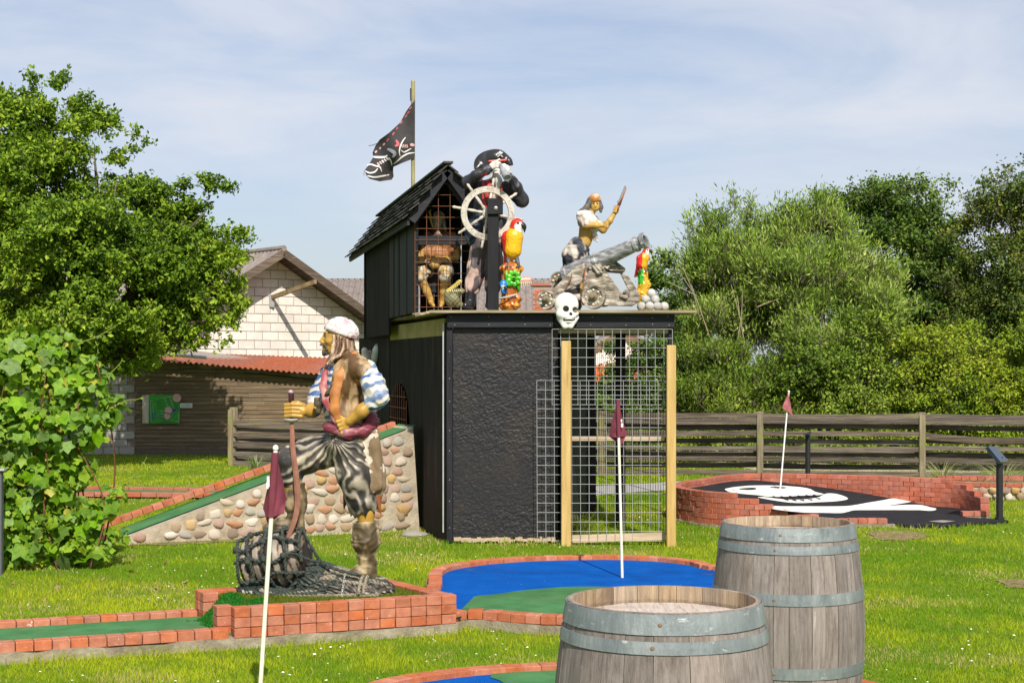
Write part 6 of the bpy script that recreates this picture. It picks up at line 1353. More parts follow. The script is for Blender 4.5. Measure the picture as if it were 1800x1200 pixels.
tag(mesh_obj('daisies', V, Fc, flat('daisy_white', (.80, .80, .76), .7, bump=0), None, world=False), 'small white daisies dotted through the lawn', 'daisies', kind='stuff')
DL = ['dry leaf on the lawn just right of the vine foot, beside the small kerb', 'dry leaf lowest of those in front of the vine', 'dry leaf highest of all, nearest the cobbled ramp', 'dry leaf farthest right, towards the keg', 'dry leaf in front of the vine, above the lowest one', 'dry leaf under the right tips of the vine', 'dry leaf in the open grass between vine and brick bed', 'dry leaf farthest left, at the picture edge']
dl = flat('dry_leaf', (.36, .22, .12), .8)
for i, (x, y) in enumerate([(183, 1013), (78, 1052), (290, 987), (331, 1018), (102, 1027), (228, 1000), (272, 1030), (20, 1020)]):
    p = G(x, y, .03); me = VL[i % 6].copy(); me.materials[0] = dl; o = inst(me, 'fallen_leaf', p, (.5 + R.uniform(-.4, .6), R.uniform(-.5, .5), R.uniform(0, 6)), None, scale=[.07] * 3); tag(o, DL[i], 'leaf', 'dry leaves on the lawn')
# ================================================================ statues
paint_m = M('statue_paint', [(0.3, (0.62, 0.60, 0.58)), (0.5, (0.88, 0.87, 0.86)), (0.7, (1.0, 1.0, 1.0))], ns=16, rough=0.5, bump=0.25, bs=70, bd=0.004, attr=True, spec=0.4,
            layers=[((0.50, 0.42, 0.30), 26, (1, 1, 1.5), 0.70, 0.76, 0.55), ((0.06, 0.045, 0.03), 20, (1, 1, .7), 0.68, 0.78, 0.6)])
skin_m = M('gold_skin_paint', [(0.3, (0.80, 0.78, 0.72)), (0.7, (1.0, 1.0, 1.0))], ns=14, rough=0.38, bump=0.08, attr=True, spec=0.45)
gloss_m = M('gloss_paint', [(0.3, (0.85, 0.85, 0.85)), (0.7, (1.0, 1.0, 1.0))], ns=14, rough=0.25, bump=0.12, bs=60, attr=True, spec=0.5)
steel_rust = M('rusty_blade', [(0.3, (0.17, 0.07, 0.045)), (0.7, (0.28, 0.13, 0.085))], ns=20, rough=0.7, bump=0.2)
SKIN = (0.46, 0.27, 0.055)
def blob(V, p, r): return np.linalg.norm(V - np.array(p), axis=1) < r
def seg_t(V, a, b):
    a = np.array(a); ba = np.array(b) - a; t = np.clip(((V - a) @ ba) / (ba @ ba), 0, 1); return t, np.linalg.norm(V - a - t[:, None] * ba, axis=1)
def ridges(V, c, n, amp, seed=0, warp=.5):            # folds radiating from a point in the xz plane
    a = np.arctan2(V[:, 2] - c[2], V[:, 0] - c[0]); w = (fbm(V, 9, seed, 2) - .5) * warp * 8
    return np.sin(a * n + w + V[:, 1] * 14)
D0 = 10.2
def S(px, py, dy=0.0): return W(px, py, D0 + dy)
pir = empty('pirate_statue', Vector((S(600, 900).x, D0, 0.215)), 'life size pirate in white bandana, one boot on a netted keg, holding a sabre', 'statue')
# --- body: head, neck, both arms and hands, lower legs in one surface
hd_ = []
hd_ += [Ell(S(599, 585), (.092, .074, .088)), Ell(S(588, 600), (.066, .056, .078)), Ell(S(579, 616), (.036, .036, .026)), Cap(S(607, 612), S(612, 645), .052, .062), Cap(S(572, 585, -.034), S(572, 585, .034), .0105, k=.012),
        Cap(S(570, 589, -.004), S(564.5, 600, -.004), .0085, .0125, k=.010), Ell(S(567, 602, -.014), (.009, .009, .007), k=.006), Ell(S(579, 600, -.042), (.020, .018, .016), k=.02), Cap(S(568, 610, -.016), S(568, 610, .014), .0075, k=.006), Cap(S(569.5, 613.5, -.015), S(569.5, 613.5, .013), .008, k=.006),
        Ell(S(571.5, 590.5, -.034), (.010, .013, .009), sub=True, k=.010), Ell(S(573.5, 590.5, -.033), (.009, .009, .0075), k=.003)]
armN = Chain([S(648, 650, -.19), S(664, 700, -.20), S(636, 722, -.21), S(615, 739, -.19)], [.034, .040, .041, .031], k=.02)
fist = [Ell(S(606, 744, -.175), (.036, .026, .036), R=rotm('Y', 35), k=.015)]
for i in range(4):
    a = Vector(S(607 + 0 * i, 736, -.185)).lerp(S(613, 757, -.185), i / 3); kn = Vector(S(592.5, 741, -.19)).lerp(S(601, 761, -.185), i / 3); t_ = Vector(S(596, 747, -.150)).lerp(S(604, 761, -.150), i / 3)
    fist += Chain([a, kn, t_], [.0125, .0118, .010], k=.0045)
fist += Chain([S(600, 733, -.185), S(593, 735, -.165), S(591, 743, -.15)], [.013, .012, .010], k=.006)
armF = Chain([S(577, 662, .17), S(556, 705, .13), S(545, 722, .03), S(533, 722, -.015)], [.05, .044, .040, .031], k=.02)
grip = [Ell(S(530, 722, -.012), (.032, .024, .033), k=.014)]
for i in range(4):
    y = 711.5 + i * 6.6; grip += Chain([S(530, y, -.030), S(514, y - 1, -.045), S(501.5, y, -.025), S(502, y, .004), S(510, y, .012)], [.0115, .0118, .0115, .0105, .009], k=.003)
grip += Chain([S(534, 712, -.02), S(524, 707, -.03), S(514, 707, -.028)], [.014, .012, .010], k=.006)
shin = Chain([S(512, 812, .05), S(514, 850, .05), S(518, 915, .05)], [.06, .052, .042]) + Chain([S(634, 860, -.07), S(643, 900, -.07), S(645, 985, -.07)], [.062, .052, .042]) + [Cap(S(612, 650), S(606, 770), .11, .10), Cap(S(600, 780, .05), S(512, 812, .05), .07, .06), Cap(S(612, 780, -.05), S(634, 860, -.07), .07, .062), Cap(S(642, 656, -.15), S(584, 660, .14), .035)]
def skc_(V, N):
    c = np.tile(np.array(SKIN), (len(V), 1)); c = c * (0.86 + .3 * fbm(V, 18, 2, 2))[:, None]
    c[blob(V, S(573.0, 590.5, -.040), .0085)] = (.30, .25, .15); c[blob(V, S(571.5, 590.5, -.042), .005)] = (.02, .015, .01)
    t, d = seg_t(V, S(566, 584.5, -.045), S(580, 584.5, -.052)); c[(d < .0065)] = (.06, .04, .02)
    t, d = seg_t(V, S(564, 606, -.022), S(572, 609, -.036)); c[(d < .0085) & (V[:, 1] < D0)] = (.05, .032, .022)
    t, d = seg_t(V, S(572, 609, -.036), S(575, 620, -.030)); c[(d < .0075)] = (.07, .045, .03)
    c[blob(V, S(570, 619.5, -.012), .019)] = (.06, .04, .028)
    m = blob(V, S(567, 611.5, -.012), .010); c[m] = (.28, .11, .06)
    return c
body = sdf_mesh('body', hd_ + armN + fist + armF + grip + shin, .0052, skin_m, pir, k=.03, col=skc_)
# --- bandana
def bdc(V, N): m = fbm(V, 16, 7, 3); c = lerp((.74, .70, .70), (.52, .36, .40), smoothstep(.5, .75, m + (V[:, 0] - S(600, 0).x) * 1.2)); c[blob(V, S(588, 560, -.03), .010)] = (.04, .03, .03); return c
sdf_mesh('bandana', [Ell(S(598, 582), (.106, .086, .092)), Ell(S(612, 588), (.066, .072, .068)), Ell(S(619, 600, -.01), (.022, .024, .02), k=.02)], .006, paint_m, pir, k=.03, col=bdc, disp=lambda V, N: .003 * np.sin(fbm(V, 12, 3, 2) * 30), clip=[(S(592, 585.5), (-.36, 0, -1)), ])
sdf_mesh('beard', Chain([S(563.5, 606, -.030), S(567, 605, -.020), S(572, 608, -.034), S(575.5, 614, -.036), S(574, 621, -.028), S(570, 623, -.008)], [.007, .008, .008, .008, .011, .011]) + Chain([S(563.5, 606, .02), S(567, 605, .01)], [.007, .008]) + [Cap(S(568.5, 617, -.012), S(569, 622, -.012), .010, .012)], .0042, paint_m, pir, k=.008, col=lambda V, N: lerp((.03, .02, .014), (.12, .08, .05), fbm(V, 40, 3, 2)))
# --- hair
hr = []; rr = random.Random(4)
for i in range(15):
    f = i / 14; dy = -.062 + .02 * sin(i) - .01 * (i % 2); x0 = 588 + 20 * f; y0 = 588 + 9 * f
    hr += Chain([S(x0, y0, dy), S(x0 - 2 + 2 * f, y0 + 18, dy - .012), S(x0 - 6 - 2 * f + rr.uniform(-1, 1), y0 + 36 - 8 * f, dy - .035), S(x0 - 16 - 8 * f + rr.uniform(-2, 2), y0 + 60 - 26 * f + rr.uniform(-5, 5), dy - .07 + .02 * f)], [.010, .011, .010, .004], k=.006)
for i in range(8):
    f = i / 7; hr += Chain([S(612 + 4 * f, 600, -.05 + .1 * f), S(618 + 8 * f, 622, -.06 + .11 * f), S(628 + 8 * f, 640, -.06 + .11 * f), S(634 + 14 * f, 650 - 4 * f, -.06 + .1 * f)], [.016, .014, .012, .005], k=.006)
hr += [Ell(S(607, 603), (.060, .066, .060))]
sdf_mesh('hair', hr, .005, paint_m, pir, k=.012, col=lambda V, N: lerp((.13, .065, .035), (.55, .40, .27), smoothstep(.42, .66, fbm(V, (60, 60, 9), 3, 2))), disp=lambda V, N: .002 * np.sin(V[:, 0] * 900 + V[:, 1] * 500))
# --- shirt with striped sleeves
def stripes(V, a, b, n, seed=1): t, d = seg_t(V, a, b); w = (fbm(V, 14, seed, 2) - .5) * 1.1; s = np.sin((t * n + w) * 2 * pi); return smoothstep(-.1, .25, s)
def shc(V, N):
    s = stripes(V, S(640, 640, -.2), S(672, 716, -.2), 4.4); c = lerp((.76, .74, .68), (.025, .13, .40), np.clip(s * (.25 + 1.1 * fbm(V, (22, 22, 30), 4, 2)), 0, 1))
    m = V[:, 0] < S(610, 0).x; s2 = stripes(V, S(0, 640), S(0, 760), 7, 5); c[m] = lerp((.62, .60, .56), (.05, .12, .30), s2)[m]; return c
shirt = Chain([S(644, 648, -.17), S(656, 676, -.205), S(664, 697, -.205), S(654, 708, -.21)], [.062, .068, .064, .052]) + Chain([S(578, 658, .15), S(562, 695, .15), S(550, 718, .08)], [.062, .064, .056]) + [Ell(S(604, 672), (.128, .165, .155)), Ell(S(602, 720), (.122, .15, .13))]
sdf_mesh('shirt', shirt, .006, paint_m, pir, k=.04, col=shc, disp=lambda V, N: .006 * (1 - np.abs(np.sin(fbm(V, 9, 5, 2) * 16))) - .002)
# --- vest
def vc(V, N):
    c = lerp((.12, .062, .024), (.44, .31, .17), smoothstep(.50, .66, fbm(V, (20, 20, 8), 9, 3)))
    for a, b_ in ((S(624, 628, -.1), S(592, 672, -.16)), (S(592, 672, -.16), S(588, 705, -.16)), (S(588, 705, -.16), S(597, 745, -.16))): t, d = seg_t(V, a, b_); c[d < .024] = (.34, .14, .05)
    for a, b_ in ((S(628, 660, -.2), S(634, 700, -.18)), (S(634, 700, -.18), S(642, 722, -.18))): t, d = seg_t(V, a, b_); c[d < .020] = (.40, .15, .05)
    return c * (0.8 + .4 * fbm(V, 30, 3, 2))[:, None]
vest = [Ell(S(610, 674), (.150, .195, .170)), Ell(S(609, 722), (.150, .175, .14)), Cap(S(622, 642, -.15), S(606, 642, .14), .068), Cap(S(606, 632, -.02), S(614, 636, .0), .075), Ell(S(638, 652, -.165), (.080, .085, .078))]
sdf_mesh('vest', vest, .006, paint_m, pir, k=.04, col=vc, clip=[(S(584, 690, -.14), (-1, .22, 0))], disp=lambda V, N: .009 * (1 - np.abs(np.sin(fbm(V, (7, 7, 3.5), 15, 2) * 15))) - .002)
sdf_mesh('vest_edge', Chain([S(624, 622, -.07), S(610, 640, -.150), S(597, 662, -.185), S(589, 692, -.195), S(588, 718, -.192), S(597, 742, -.18)], [.022, .030, .032, .032, .030, .022], sq=((0, 1, 0), 2.2)), .0055, paint_m, pir, k=.02, col=lambda V, N: lerp((.34, .12, .035), (.56, .24, .07), fbm(V, 24, 3, 2)))
sdf_mesh('scarf', Chain([S(572, 650, -.10), S(568, 680, -.125), S(574, 705, -.15), S(590, 735, -.17), S(606, 750, -.165)], [.018, .024, .026, .024, .022], sq=((0, 1, 0), 1.7)) + Chain([S(580, 690, -.14), S(580, 715, -.16), S(592, 745, -.165)], [.009, .014, .014]), .006, paint_m, pir, k=.015, col=lambda V, N: lerp((.36, .07, .075), (.52, .25, .24), smoothstep(.4, .7, fbm(V, 24, 6, 2))))
sdf_mesh('cross_strap', Chain([S(628, 634, -.13), S(600, 660, -.185), S(576, 690, -.165), S(562, 715, -.10)], [.012, .013, .013, .012]) + [Bx(S(557, 706, -.09), (.018, .02, .03), .006), Bx(S(560, 722, -.09), (.016, .02, .016), .006)], .006, paint_m, pir, k=.01, col=(.09, .07, .045))
sdf_mesh('sash', [Ell(S(606, 748), (.142, .168, .036))] + Chain([S(652, 718, -.02), S(655, 742, -.07), S(640, 757, -.13), S(612, 762, -.165), S(576, 752, -.14)], [.022, .036, .036, .030, .026]), .006, paint_m, pir, k=.03, col=lambda V, N: lerp((.20, .035, .06), (.48, .24, .27), smoothstep(.55, .78, fbm(V, (10, 10, 40), 8, 3))), disp=lambda V, N: .008 * (1 - np.abs(np.sin(fbm(V, (5, 5, 22), 19, 2) * 13))))
# --- trousers
cro = S(592, 766)
def tdir(V): return .62 * ridges(V, cro, 25, 1, 3, 1.7) + 2.4 * (fbm(V, 8, 55, 3) - .5)
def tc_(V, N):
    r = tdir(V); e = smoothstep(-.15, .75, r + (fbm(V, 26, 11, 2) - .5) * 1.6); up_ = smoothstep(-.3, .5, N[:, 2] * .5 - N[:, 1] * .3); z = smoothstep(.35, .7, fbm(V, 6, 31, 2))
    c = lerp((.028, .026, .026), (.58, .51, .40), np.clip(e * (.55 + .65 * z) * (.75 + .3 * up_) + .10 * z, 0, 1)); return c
tr_ = [Ell(S(606, 778), (.128, .15, .075)), *Chain([S(596, 786, .06), S(545, 800, .06), S(510, 812, .05)], [.114, .104, .096]), Cap(S(508, 815, .05), S(509, 838, .05), .090, .080), *Chain([S(617, 788, -.06), S(626, 835, -.07), S(636, 880, -.07)], [.118, .110, .094])]
for (x, y, x2, y2, dy) in [(620, 878, 617, 908, -.04), (632, 880, 630, 902, -.13), (642, 885, 643, 908, -.14), (652, 880, 658, 902, -.10), (655, 875, 664, 893, -.03), (628, 885, 624, 912, -.09), (612, 850, 604, 900, .0), (498, 830, 494, 850, .0), (508, 835, 507, 850, -.02), (520, 832, 524, 846, .0)]: tr_.append(Cap(S(x, y, dy), S(x2, y2, dy), .034 if x > 600 else .022, .005, k=.02))
sdf_mesh('trousers', tr_, .006, paint_m, pir, k=.05, col=tc_, disp=lambda V, N: .0065 * tdir(V) * smoothstep(0, .1, np.linalg.norm(V - np.array(cro), axis=1)))
# --- coat tail
ct = [Cap(S(636, 775, -.085), S(656, 850, -.11), .125, .060, sq=((0, 1, 0), 2.4)), Cap(S(650, 770, .0), S(665, 850, .0), .07, .055, sq=((0, 1, 0), 2)), Cap(S(655, 845, -.08), S(664, 868, -.07), .042, .02, sq=((0, 1, 0), 2)), Cap(S(664, 860, -.06), S(670, 905, -.06), .026, .006), Cap(S(638, 845, -.10), S(645, 880, -.10), .022, .005), Cap(S(626, 810, -.11), S(640, 850, -.12), .03, .01), Cap(S(600, 800, .10), S(606, 846, .12), .05, .01)]
def cc(V, N):
    c = lerp((.17, .115, .06), (.27, .19, .115), fbm(V, 8, 4, 2)); m = fbm(V, 13, 61, 3); c = np.where((m > .66)[:, None], np.array((.60, .54, .44)), c)
    t, d = seg_t(V, S(622, 806, -.13), S(640, 850, -.14)); c[(d < .026)] = (.46, .20, .07); t, d = seg_t(V, S(665, 875, -.06), S(670, 905, -.06)); c[d < .03] = (.30, .10, .04); c[V[:, 0] < S(613, 0).x] = (.30, .12, .05); return c
sdf_mesh('coat_tail', ct, .006, paint_m, pir, k=.035, col=cc, disp=lambda V, N: .006 * np.sin(V[:, 0] * 70 + V[:, 2] * 14 + fbm(V, 8, 2, 2) * 6))
# --- boots
def btc(V, N): return lerp((.085, .060, .028), (.46, .36, .20), smoothstep(.36, .70, fbm(V, (16, 16, 10), 14, 3) + N[:, 2] * .06))
bn = [Cap(S(643, 914, -.07), S(643, 948, -.07), .078, .096), Cap(S(643, 950, -.07), S(646, 1000, -.07), .062, .056), *Chain([S(648, 1004, -.07), S(630, 1007, -.09), S(617, 1011, -.105)], [.050, .045, .030]), Bx(S(652, 1014, -.07), (.035, .042, .02), .008), Cap(S(643, 905, -.07), S(643, 935, -.07), .062, .062, sub=True, k=.01)]
sdf_mesh('boot', bn, .0058, paint_m, pir, k=.018, col=btc, disp=lambda V, N: .007 * (1 - np.abs(np.sin(fbm(V, (8, 8, 12), 24, 2) * 12))) - .002, clip=[(S(643, 915.5, -.07), (-.08, .0, 1)), ])
bf = [Cap(S(519, 846, .05), S(520, 885, .05), .058, .076), Cap(S(519, 890, .05), S(520, 915, .05), .056, .052), *Chain([S(521, 922, .05), S(492, 922, .04), S(470, 926, .03)], [.054, .047, .034]), Bx(S(492, 936, .04), (.105, .04, .008), .006), Bx(S(526, 936, .05), (.032, .04, .022), .006)]
sdf_mesh('boot', bf, .0058, paint_m, pir, k=.018, col=lambda V, N: lerp((.075, .055, .026), (.33, .25, .14), smoothstep(.36, .70, fbm(V, (16, 16, 10), 44, 3) + N[:, 2] * .06)), disp=lambda V, N: .006 * (1 - np.abs(np.sin(fbm(V, (8, 8, 12), 34, 2) * 12))) - .002, clip=[(S(520, 848, .05), (0, 0, 1))])
# --- sabre
bl_ = smooth_pts([S(513, 742, -.02), S(515, 790, -.06), S(521, 840, -.07), S(523, 885, -.08), S(516, 920, -.10), S(503, 950, -.11)], 6); q = MB(); n = len(bl_); V = []
for i, p in enumerate(bl_):
    d = (bl_[min(i + 1, n - 1)] - bl_[max(i - 1, 0)]).normalized(); sd_ = d.cross(Vector((0, 1, 0))).normalized(); w = .0125 + .006 * sin(pi * min(1, i / n * 1.1)) if i < n - 3 else .010 * (n - i) / 3 + .002
    V += [p - sd_ * w, p + Vector((0, -.005, 0)) - sd_ * w * .2, p + sd_ * w, p + Vector((0, .005, 0)) - sd_ * w * .2]
sab = q.add(V, [(4 * i + e, 4 * i + 4 + e, 4 * i + 4 + (e + 1) % 4, 4 * i + (e + 1) % 4) for i in range(n - 1) for e in range(4)] + [(3, 2, 1, 0), (4 * n - 4, 4 * n - 3, 4 * n - 2, 4 * n - 1)]).build('sabre', steel_rust, pir)
sdf_mesh('hilt', [Cap(S(512, 692, -.012), S(513, 742, -.015), .012, .012), Ell(S(511, 689, -.012), (.017, .017, .017)), Cap(S(512, 694, -.012), S(512, 703, -.012), .019, .019)], .005, gloss_m, sab, k=.008, col=lambda V, N: np.where((V[:, 2] > S(0, 690).z)[:, None], (.45, .30, .30), (.05, .012, .018)))
sdf_mesh('guard', [Ell(S(512, 735, -.015), (.052, .045, .030))], .005, paint_m, sab, k=.01, col=(.46, .46, .42), clip=[(S(512, 735.5), (0, 0, 1))])
# --- keg, net and rope heap
kA, kB = S(432, 993, .02), S(540, 973, -.04); kd = (kB - kA).normalized(); kl = (kB - kA).length
kg = [Cap(kA + kd * .05, kA.lerp(kB, .5), .145, .175), Cap(kA.lerp(kB, .5), kB - kd * .05, .175, .14)]
def kgc(V, N):
    t = ((V - np.array(kA)) @ np.array(kd)) / kl; c = lerp((.030, .022, .018), (.30, .22, .16), smoothstep(.55, .72, fbm(V, (30, 14, 30), 3, 2)))
    for tt, w in ((.08, .035), (.30, .045), (.62, .045), (.86, .04)): m = np.abs(t - tt) < w; c[m] = lerp((.13, .115, .10), (.52, .45, .36), fbm(V[m], 12, 8, 2))
    return c
keg = sdf_mesh('keg', kg, .007, paint_m, pir, k=.03, col=kgc, clip=[(kB - kd * .0, kd), (kA - kd * .0, -kd)], disp=lambda V, N: .009 * sum((np.abs(((V - np.array(kA)) @ np.array(kd)) / kl - tt) < w).astype(float) for tt, w in ((.08, .035), (.30, .045), (.62, .045), (.86, .04))))
heap = [Ell(S(560, 1042, .0), (.43, .23, .045)), Ell(S(640, 1034, -.06), (.19, .15, .070)), Ell(S(560, 1018, -.03), (.16, .15, .095)), Ell(S(460, 1034, .0), (.14, .17, .06)), Ell(S(600, 1026, -.05), (.15, .16, .08))]
def rope(V): a = fbm(V, 6, 3, 3) * 14; return np.sin((V[:, 2] * 3.2 + V[:, 0] * .9 - V[:, 1] * 1.2) * 42 + a), np.sin(V[:, 0] * 170 + V[:, 2] * 190 + a * 2)
def hpc(V, N):
    r1, r2 = rope(V); right = smoothstep(S(530, 0).x, S(640, 0).x, V[:, 0]); e = smoothstep(-.1, .8, r1 * .6 + r2 * .5); dark = lerp((.018, .028, .024), (.03, .025, .02), right); lt = lerp((.05, .065, .05), (.22, .19, .15), right)
    c = dark * (1 - e[:, None]) + lt * e[:, None]; m = (V[:, 2] < .245) & (fbm(V, 40, 5, 2) > .58); c[m] = (.5, .48, .44); return c
sdf_mesh('rope_heap', heap, .0058, paint_m, pir, k=.05, col=hpc, clip=[((0, 0, .214), (0, 0, -1))], disp=lambda V, N: .008 * np.abs(rope(V)[0]) + .0045 * rope(V)[1])
rope_m = M('tarred_rope', [(0.3, (0.02, 0.03, 0.026)), (0.6, (0.06, 0.075, 0.062)), (0.8, (0.22, 0.20, 0.16))], ns=60, rough=.7, bump=.4, bs=200)
def ropeline(pts, r=.010, mat=None):
    P = smooth_pts(pts, 10); q = MB(); n = len(P)
    for s in (0, pi):
        Q = []
        for i, p in enumerate(P):
            d = (P[min(i + 1, n - 1)] - P[max(i - 1, 0)]).normalized(); u = d.cross(Vector((.1, .2, 1))).normalized(); v = d.cross(u); a = i * 1.1 + s; Q.append(p + (u * cos(a) + v * sin(a)) * r * .55)
        q.tube(Q, r * .72, 5)
    q.build('net_rope', mat or rope_m, pir, smooth=True, fix=False)
def onk(t, ang, o=.012):      # a point on the keg's skin
    c = kA + kd * kl * t; r = (.155 + .03 * (1 - (2 * t - 1) ** 2)) + o; u = kd.cross(Vector((0, 0, 1))).normalized(); w = u.cross(kd); u = -u if u.y > 0 else u
    return c + (u * cos(ang) + w * sin(ang)) * r
for t in (.0, .2, .46, .76): ropeline([onk(t + .03 * sin(a * 3 + t * 9), a) for a in np.linspace(-1.2, 2.0, 7)])
for a in (-.5, .15, .75, 1.35): ropeline([onk(t, a + .15 * sin(t * 7 + a * 5)) for t in np.linspace(-.05, 1.0, 6)])
ropeline([onk(1.0, a, .0) for a in np.linspace(-.2, 1.9, 6)]); ropeline([onk(1, 1.5), S(556, 975, -.06), S(570, 990, -.08), S(600, 1003, -.12)]); ropeline([S(562, 985, -.13), S(590, 1000, -.2), S(630, 1010, -.2)])
ropeline([onk(.9, .2), S(548, 985, -.15), S(556, 985, -.13)])
for (t, a) in ((.2, .15), (.46, .75), (.2, 1.35), (.46, .15), (.76, .15), (.76, .75), (.0, .75), (.46, 1.35), (.2, -.5), (.76, 1.35)): p = onk(t, a, .016); MB().lathe(p, [(0, -.02), (.018, -.014), (.023, 0), (.018, .014), (0, .02)], 8, axis=(.5, -.3, .7)).build('net_knot', rope_m, pir, smooth=True)
# ropes streaming over the heap
rr = random.Random(6)
rope_l = M('bleached_rope', [(0.3, (0.10, 0.085, 0.06)), (0.55, (0.30, 0.26, 0.19)), (0.8, (0.55, 0.49, 0.39))], ns=60, rough=.7, bump=.4, bs=200)
def hz_(x, y):                                   # the heap's top over the bed
    z = .215
    for (cx_, cz_, cy_, rx, ry, rz__) in ((560, 1042, .0, .43, .23, .045), (640, 1034, -.06, .19, .15, .070), (560, 1018, -.03, .16, .15, .095), (460, 1034, 0, .14, .17, .06), (600, 1026, -.05, .15, .16, .08)):
        c_ = S(cx_, cz_, cy_); u = 1 - ((x - c_.x) / rx) ** 2 - ((y - c_.y) / ry) ** 2
        if u > 0: z = max(z, c_.z + rz__ * sqrt(u))
    return z
for i in range(24):
    f = i / 23; xa = S(520 - 60 * f + rr.uniform(-8, 8), 0).x; xb = S(676 + rr.uniform(-8, 8), 0).x; ya = D0 + .02 - .21 * f; yb = D0 + .04 - .26 * f; w1 = rr.uniform(0, 6); pts = []
    for t in np.linspace(0, 1, 9):
        x = xa + (xb - xa) * t; y = ya + (yb - ya) * t + .018 * sin(5 * t + w1) - .03 * sin(pi * t); pts.append(Vector((x, y, hz_(x, y) + .006 + .004 * sin(7 * t + w1))))
    ropeline(pts[:5], .0125, rope_m if f < .8 or i % 2 else rope_l); ropeline(pts[4:], .0125, rope_l if (i % 3) else rope_m)
for (x_, dyy) in ((640, .0), (648, .01)): ropeline([Vector((S(x_ + 3 * sin(k), 0).x, D0 + .02 - .28 * k / 5 + dyy, hz_(S(x_, 0).x, D0 + .02 - .28 * k / 5) + .022)) for k in range(6)], .011, rope_l)
chain = empty('steel_chain', S(604, 1048, -.28), 'short bright steel chain hanging over the ropes beside the standing boot', 'chain')
chm_ = flat('bright_steel', (.62, .62, .60), .3, metal=.6, bump=0)
for i in range(11):
    p = S(606.5 - .55 * i, 1006 + 4.0 * i, -.20 - .009 * i); q = MB(); P = [Vector((cos(a) * .0042 * (1 if i % 2 else .5), sin(a) * .0042 * (.5 if i % 2 else 1), sin(a) * 0)) for a in (0,)]
    ring = [p + Vector((cos(a) * .0055 * (1 if i % 2 else .3), cos(a) * .0055 * (.3 if i % 2 else 1), sin(a) * .0105)) for a in np.linspace(0, 2 * pi, 13)]
    q.tube(ring, .0018, 5, cap=False).build('link', chm_, chain, smooth=True, fix=False)

# ================================================================ on the deck
ZD = DZ + 0.024
def onD(D):
    return lambda px, py, dy=0.0: W(px, py, D + dy)
# --- seated man in the hut
Q = onD(15.85); sm = empty('seated_statue', (Q(768, 500).x, 15.85, ZD), 'statue in an orange shirt sitting barefoot inside the hut behind the grid', 'statue')
def grey(V, N):
    c = grey0(V, N); z = V[:, 2]; c[(z > Q(0, 418).z) & (z < Q(0, 401).z)] = (.14, .08, .05); return c
def grey0(V, N): c = np.tile(np.array((.50, .31, .09)), (len(V), 1)) * (.8 + .4 * fbm(V, 20, 3, 2))[:, None]; m = V[:, 2] > Q(0, 411).z; c[m] = (.50, .43, .35); c[V[:, 2] > Q(0, 388).z] = (.55, .44, .30); return c
sb = [Ell(Q(769, 386), (.062, .066, .070)), Ell(Q(768, 396, -.03), (.046, .05, .055)), Cap(Q(767, 388, -.055), Q(767, 393, -.068), .007, .010, k=.006), Cap(Q(769, 402), Q(770, 415), .035, .045), Ell(Q(763, 388, -.055), .008, sub=True, k=.006), Ell(Q(771, 388, -.055), .008, sub=True, k=.006), Cap(Q(770, 415), Q(770, 460), .09, .08)]
sb += Chain([Q(803, 430, -.02), Q(802, 452, -.10), Q(782, 456, -.20), Q(766, 458, -.24)], [.040, .036, .030, .025]) + Chain([Q(746, 430, -.02), Q(738, 452, -.12), Q(741, 458, -.22)], [.040, .034, .026])
for i in range(4): sb += Chain([Q(745 - i * .4, 452 + i * 3.4, -.23), Q(737, 452 + i * 3.4, -.26), Q(733, 454 + i * 3.4, -.24)], [.0085, .0085, .0075], k=.004); sb += Chain([Q(768, 454 + i * 3.2, -.25), Q(760, 455 + i * 3.2, -.28), Q(755, 457 + i * 3.2, -.26)], [.0085, .0085, .0075], k=.004)
sb += [Ell(Q(742, 457, -.22), (.026, .03, .034)), Ell(Q(768, 459, -.24), (.028, .03, .032))]
sb += Chain([Q(757, 470, -.05), Q(741, 478, -.22), Q(738, 486, -.24), Q(750, 512, -.20), Q(758, 528, -.18)], [.075, .06, .05, .040, .030]) + [Cap(Q(757, 532, -.20), Q(762, 537, -.33), .026, .018), Cap(Q(777, 533, -.16), Q(775, 538, -.29), .026, .018)]
sb += Chain([Q(780, 470, -.05), Q(783, 476, -.22), Q(783, 486, -.24), Q(780, 512, -.20), Q(777, 530, -.16)], [.075, .06, .05, .040, .030])
sdf_mesh('body', sb, .0075, skin_m, sm, k=.02, col=grey)
sdf_mesh('shirt', [Ell(Q(772, 424), (.150, .10, .10)), Ell(Q(770, 450), (.125, .11, .15)), Cap(Q(754, 418), Q(748, 444, -.05), .062, .058), Cap(Q(794, 418), Q(801, 446, -.05), .062, .060)], .0085, paint_m, sm, k=.03, col=lambda V, N: lerp((.26, .10, .035), (.50, .24, .10), fbm(V, (12, 12, 6), 3, 2)), disp=lambda V, N: .006 * np.sin(fbm(V, (10, 10, 4), 5, 2) * 28))
sdf_mesh('trousers', Chain([Q(757, 470, -.03), Q(742, 477, -.20), Q(738, 488, -.24)], [.09, .072, .062]) + Chain([Q(780, 470, -.03), Q(783, 476, -.20), Q(783, 487, -.24)], [.09, .072, .062]), .0085, paint_m, sm, k=.03, col=lambda V, N: lerp((.05, .05, .055), (.50, .44, .33), smoothstep(.42, .62, fbm(V, 16, 2, 2))), disp=lambda V, N: .006 * np.sin(fbm(V, 10, 5, 2) * 24))
sdf_mesh('treasure_pouch', [Ell(Q(764, 465, -.24), (.055, .045, .045)), Ell(Q(762, 453, -.24), (.03, .03, .02))], .0075, paint_m, sm, k=.02, col=(.50, .32, .09), disp=lambda V, N: .004 * np.sin(V[:, 0] * 120))
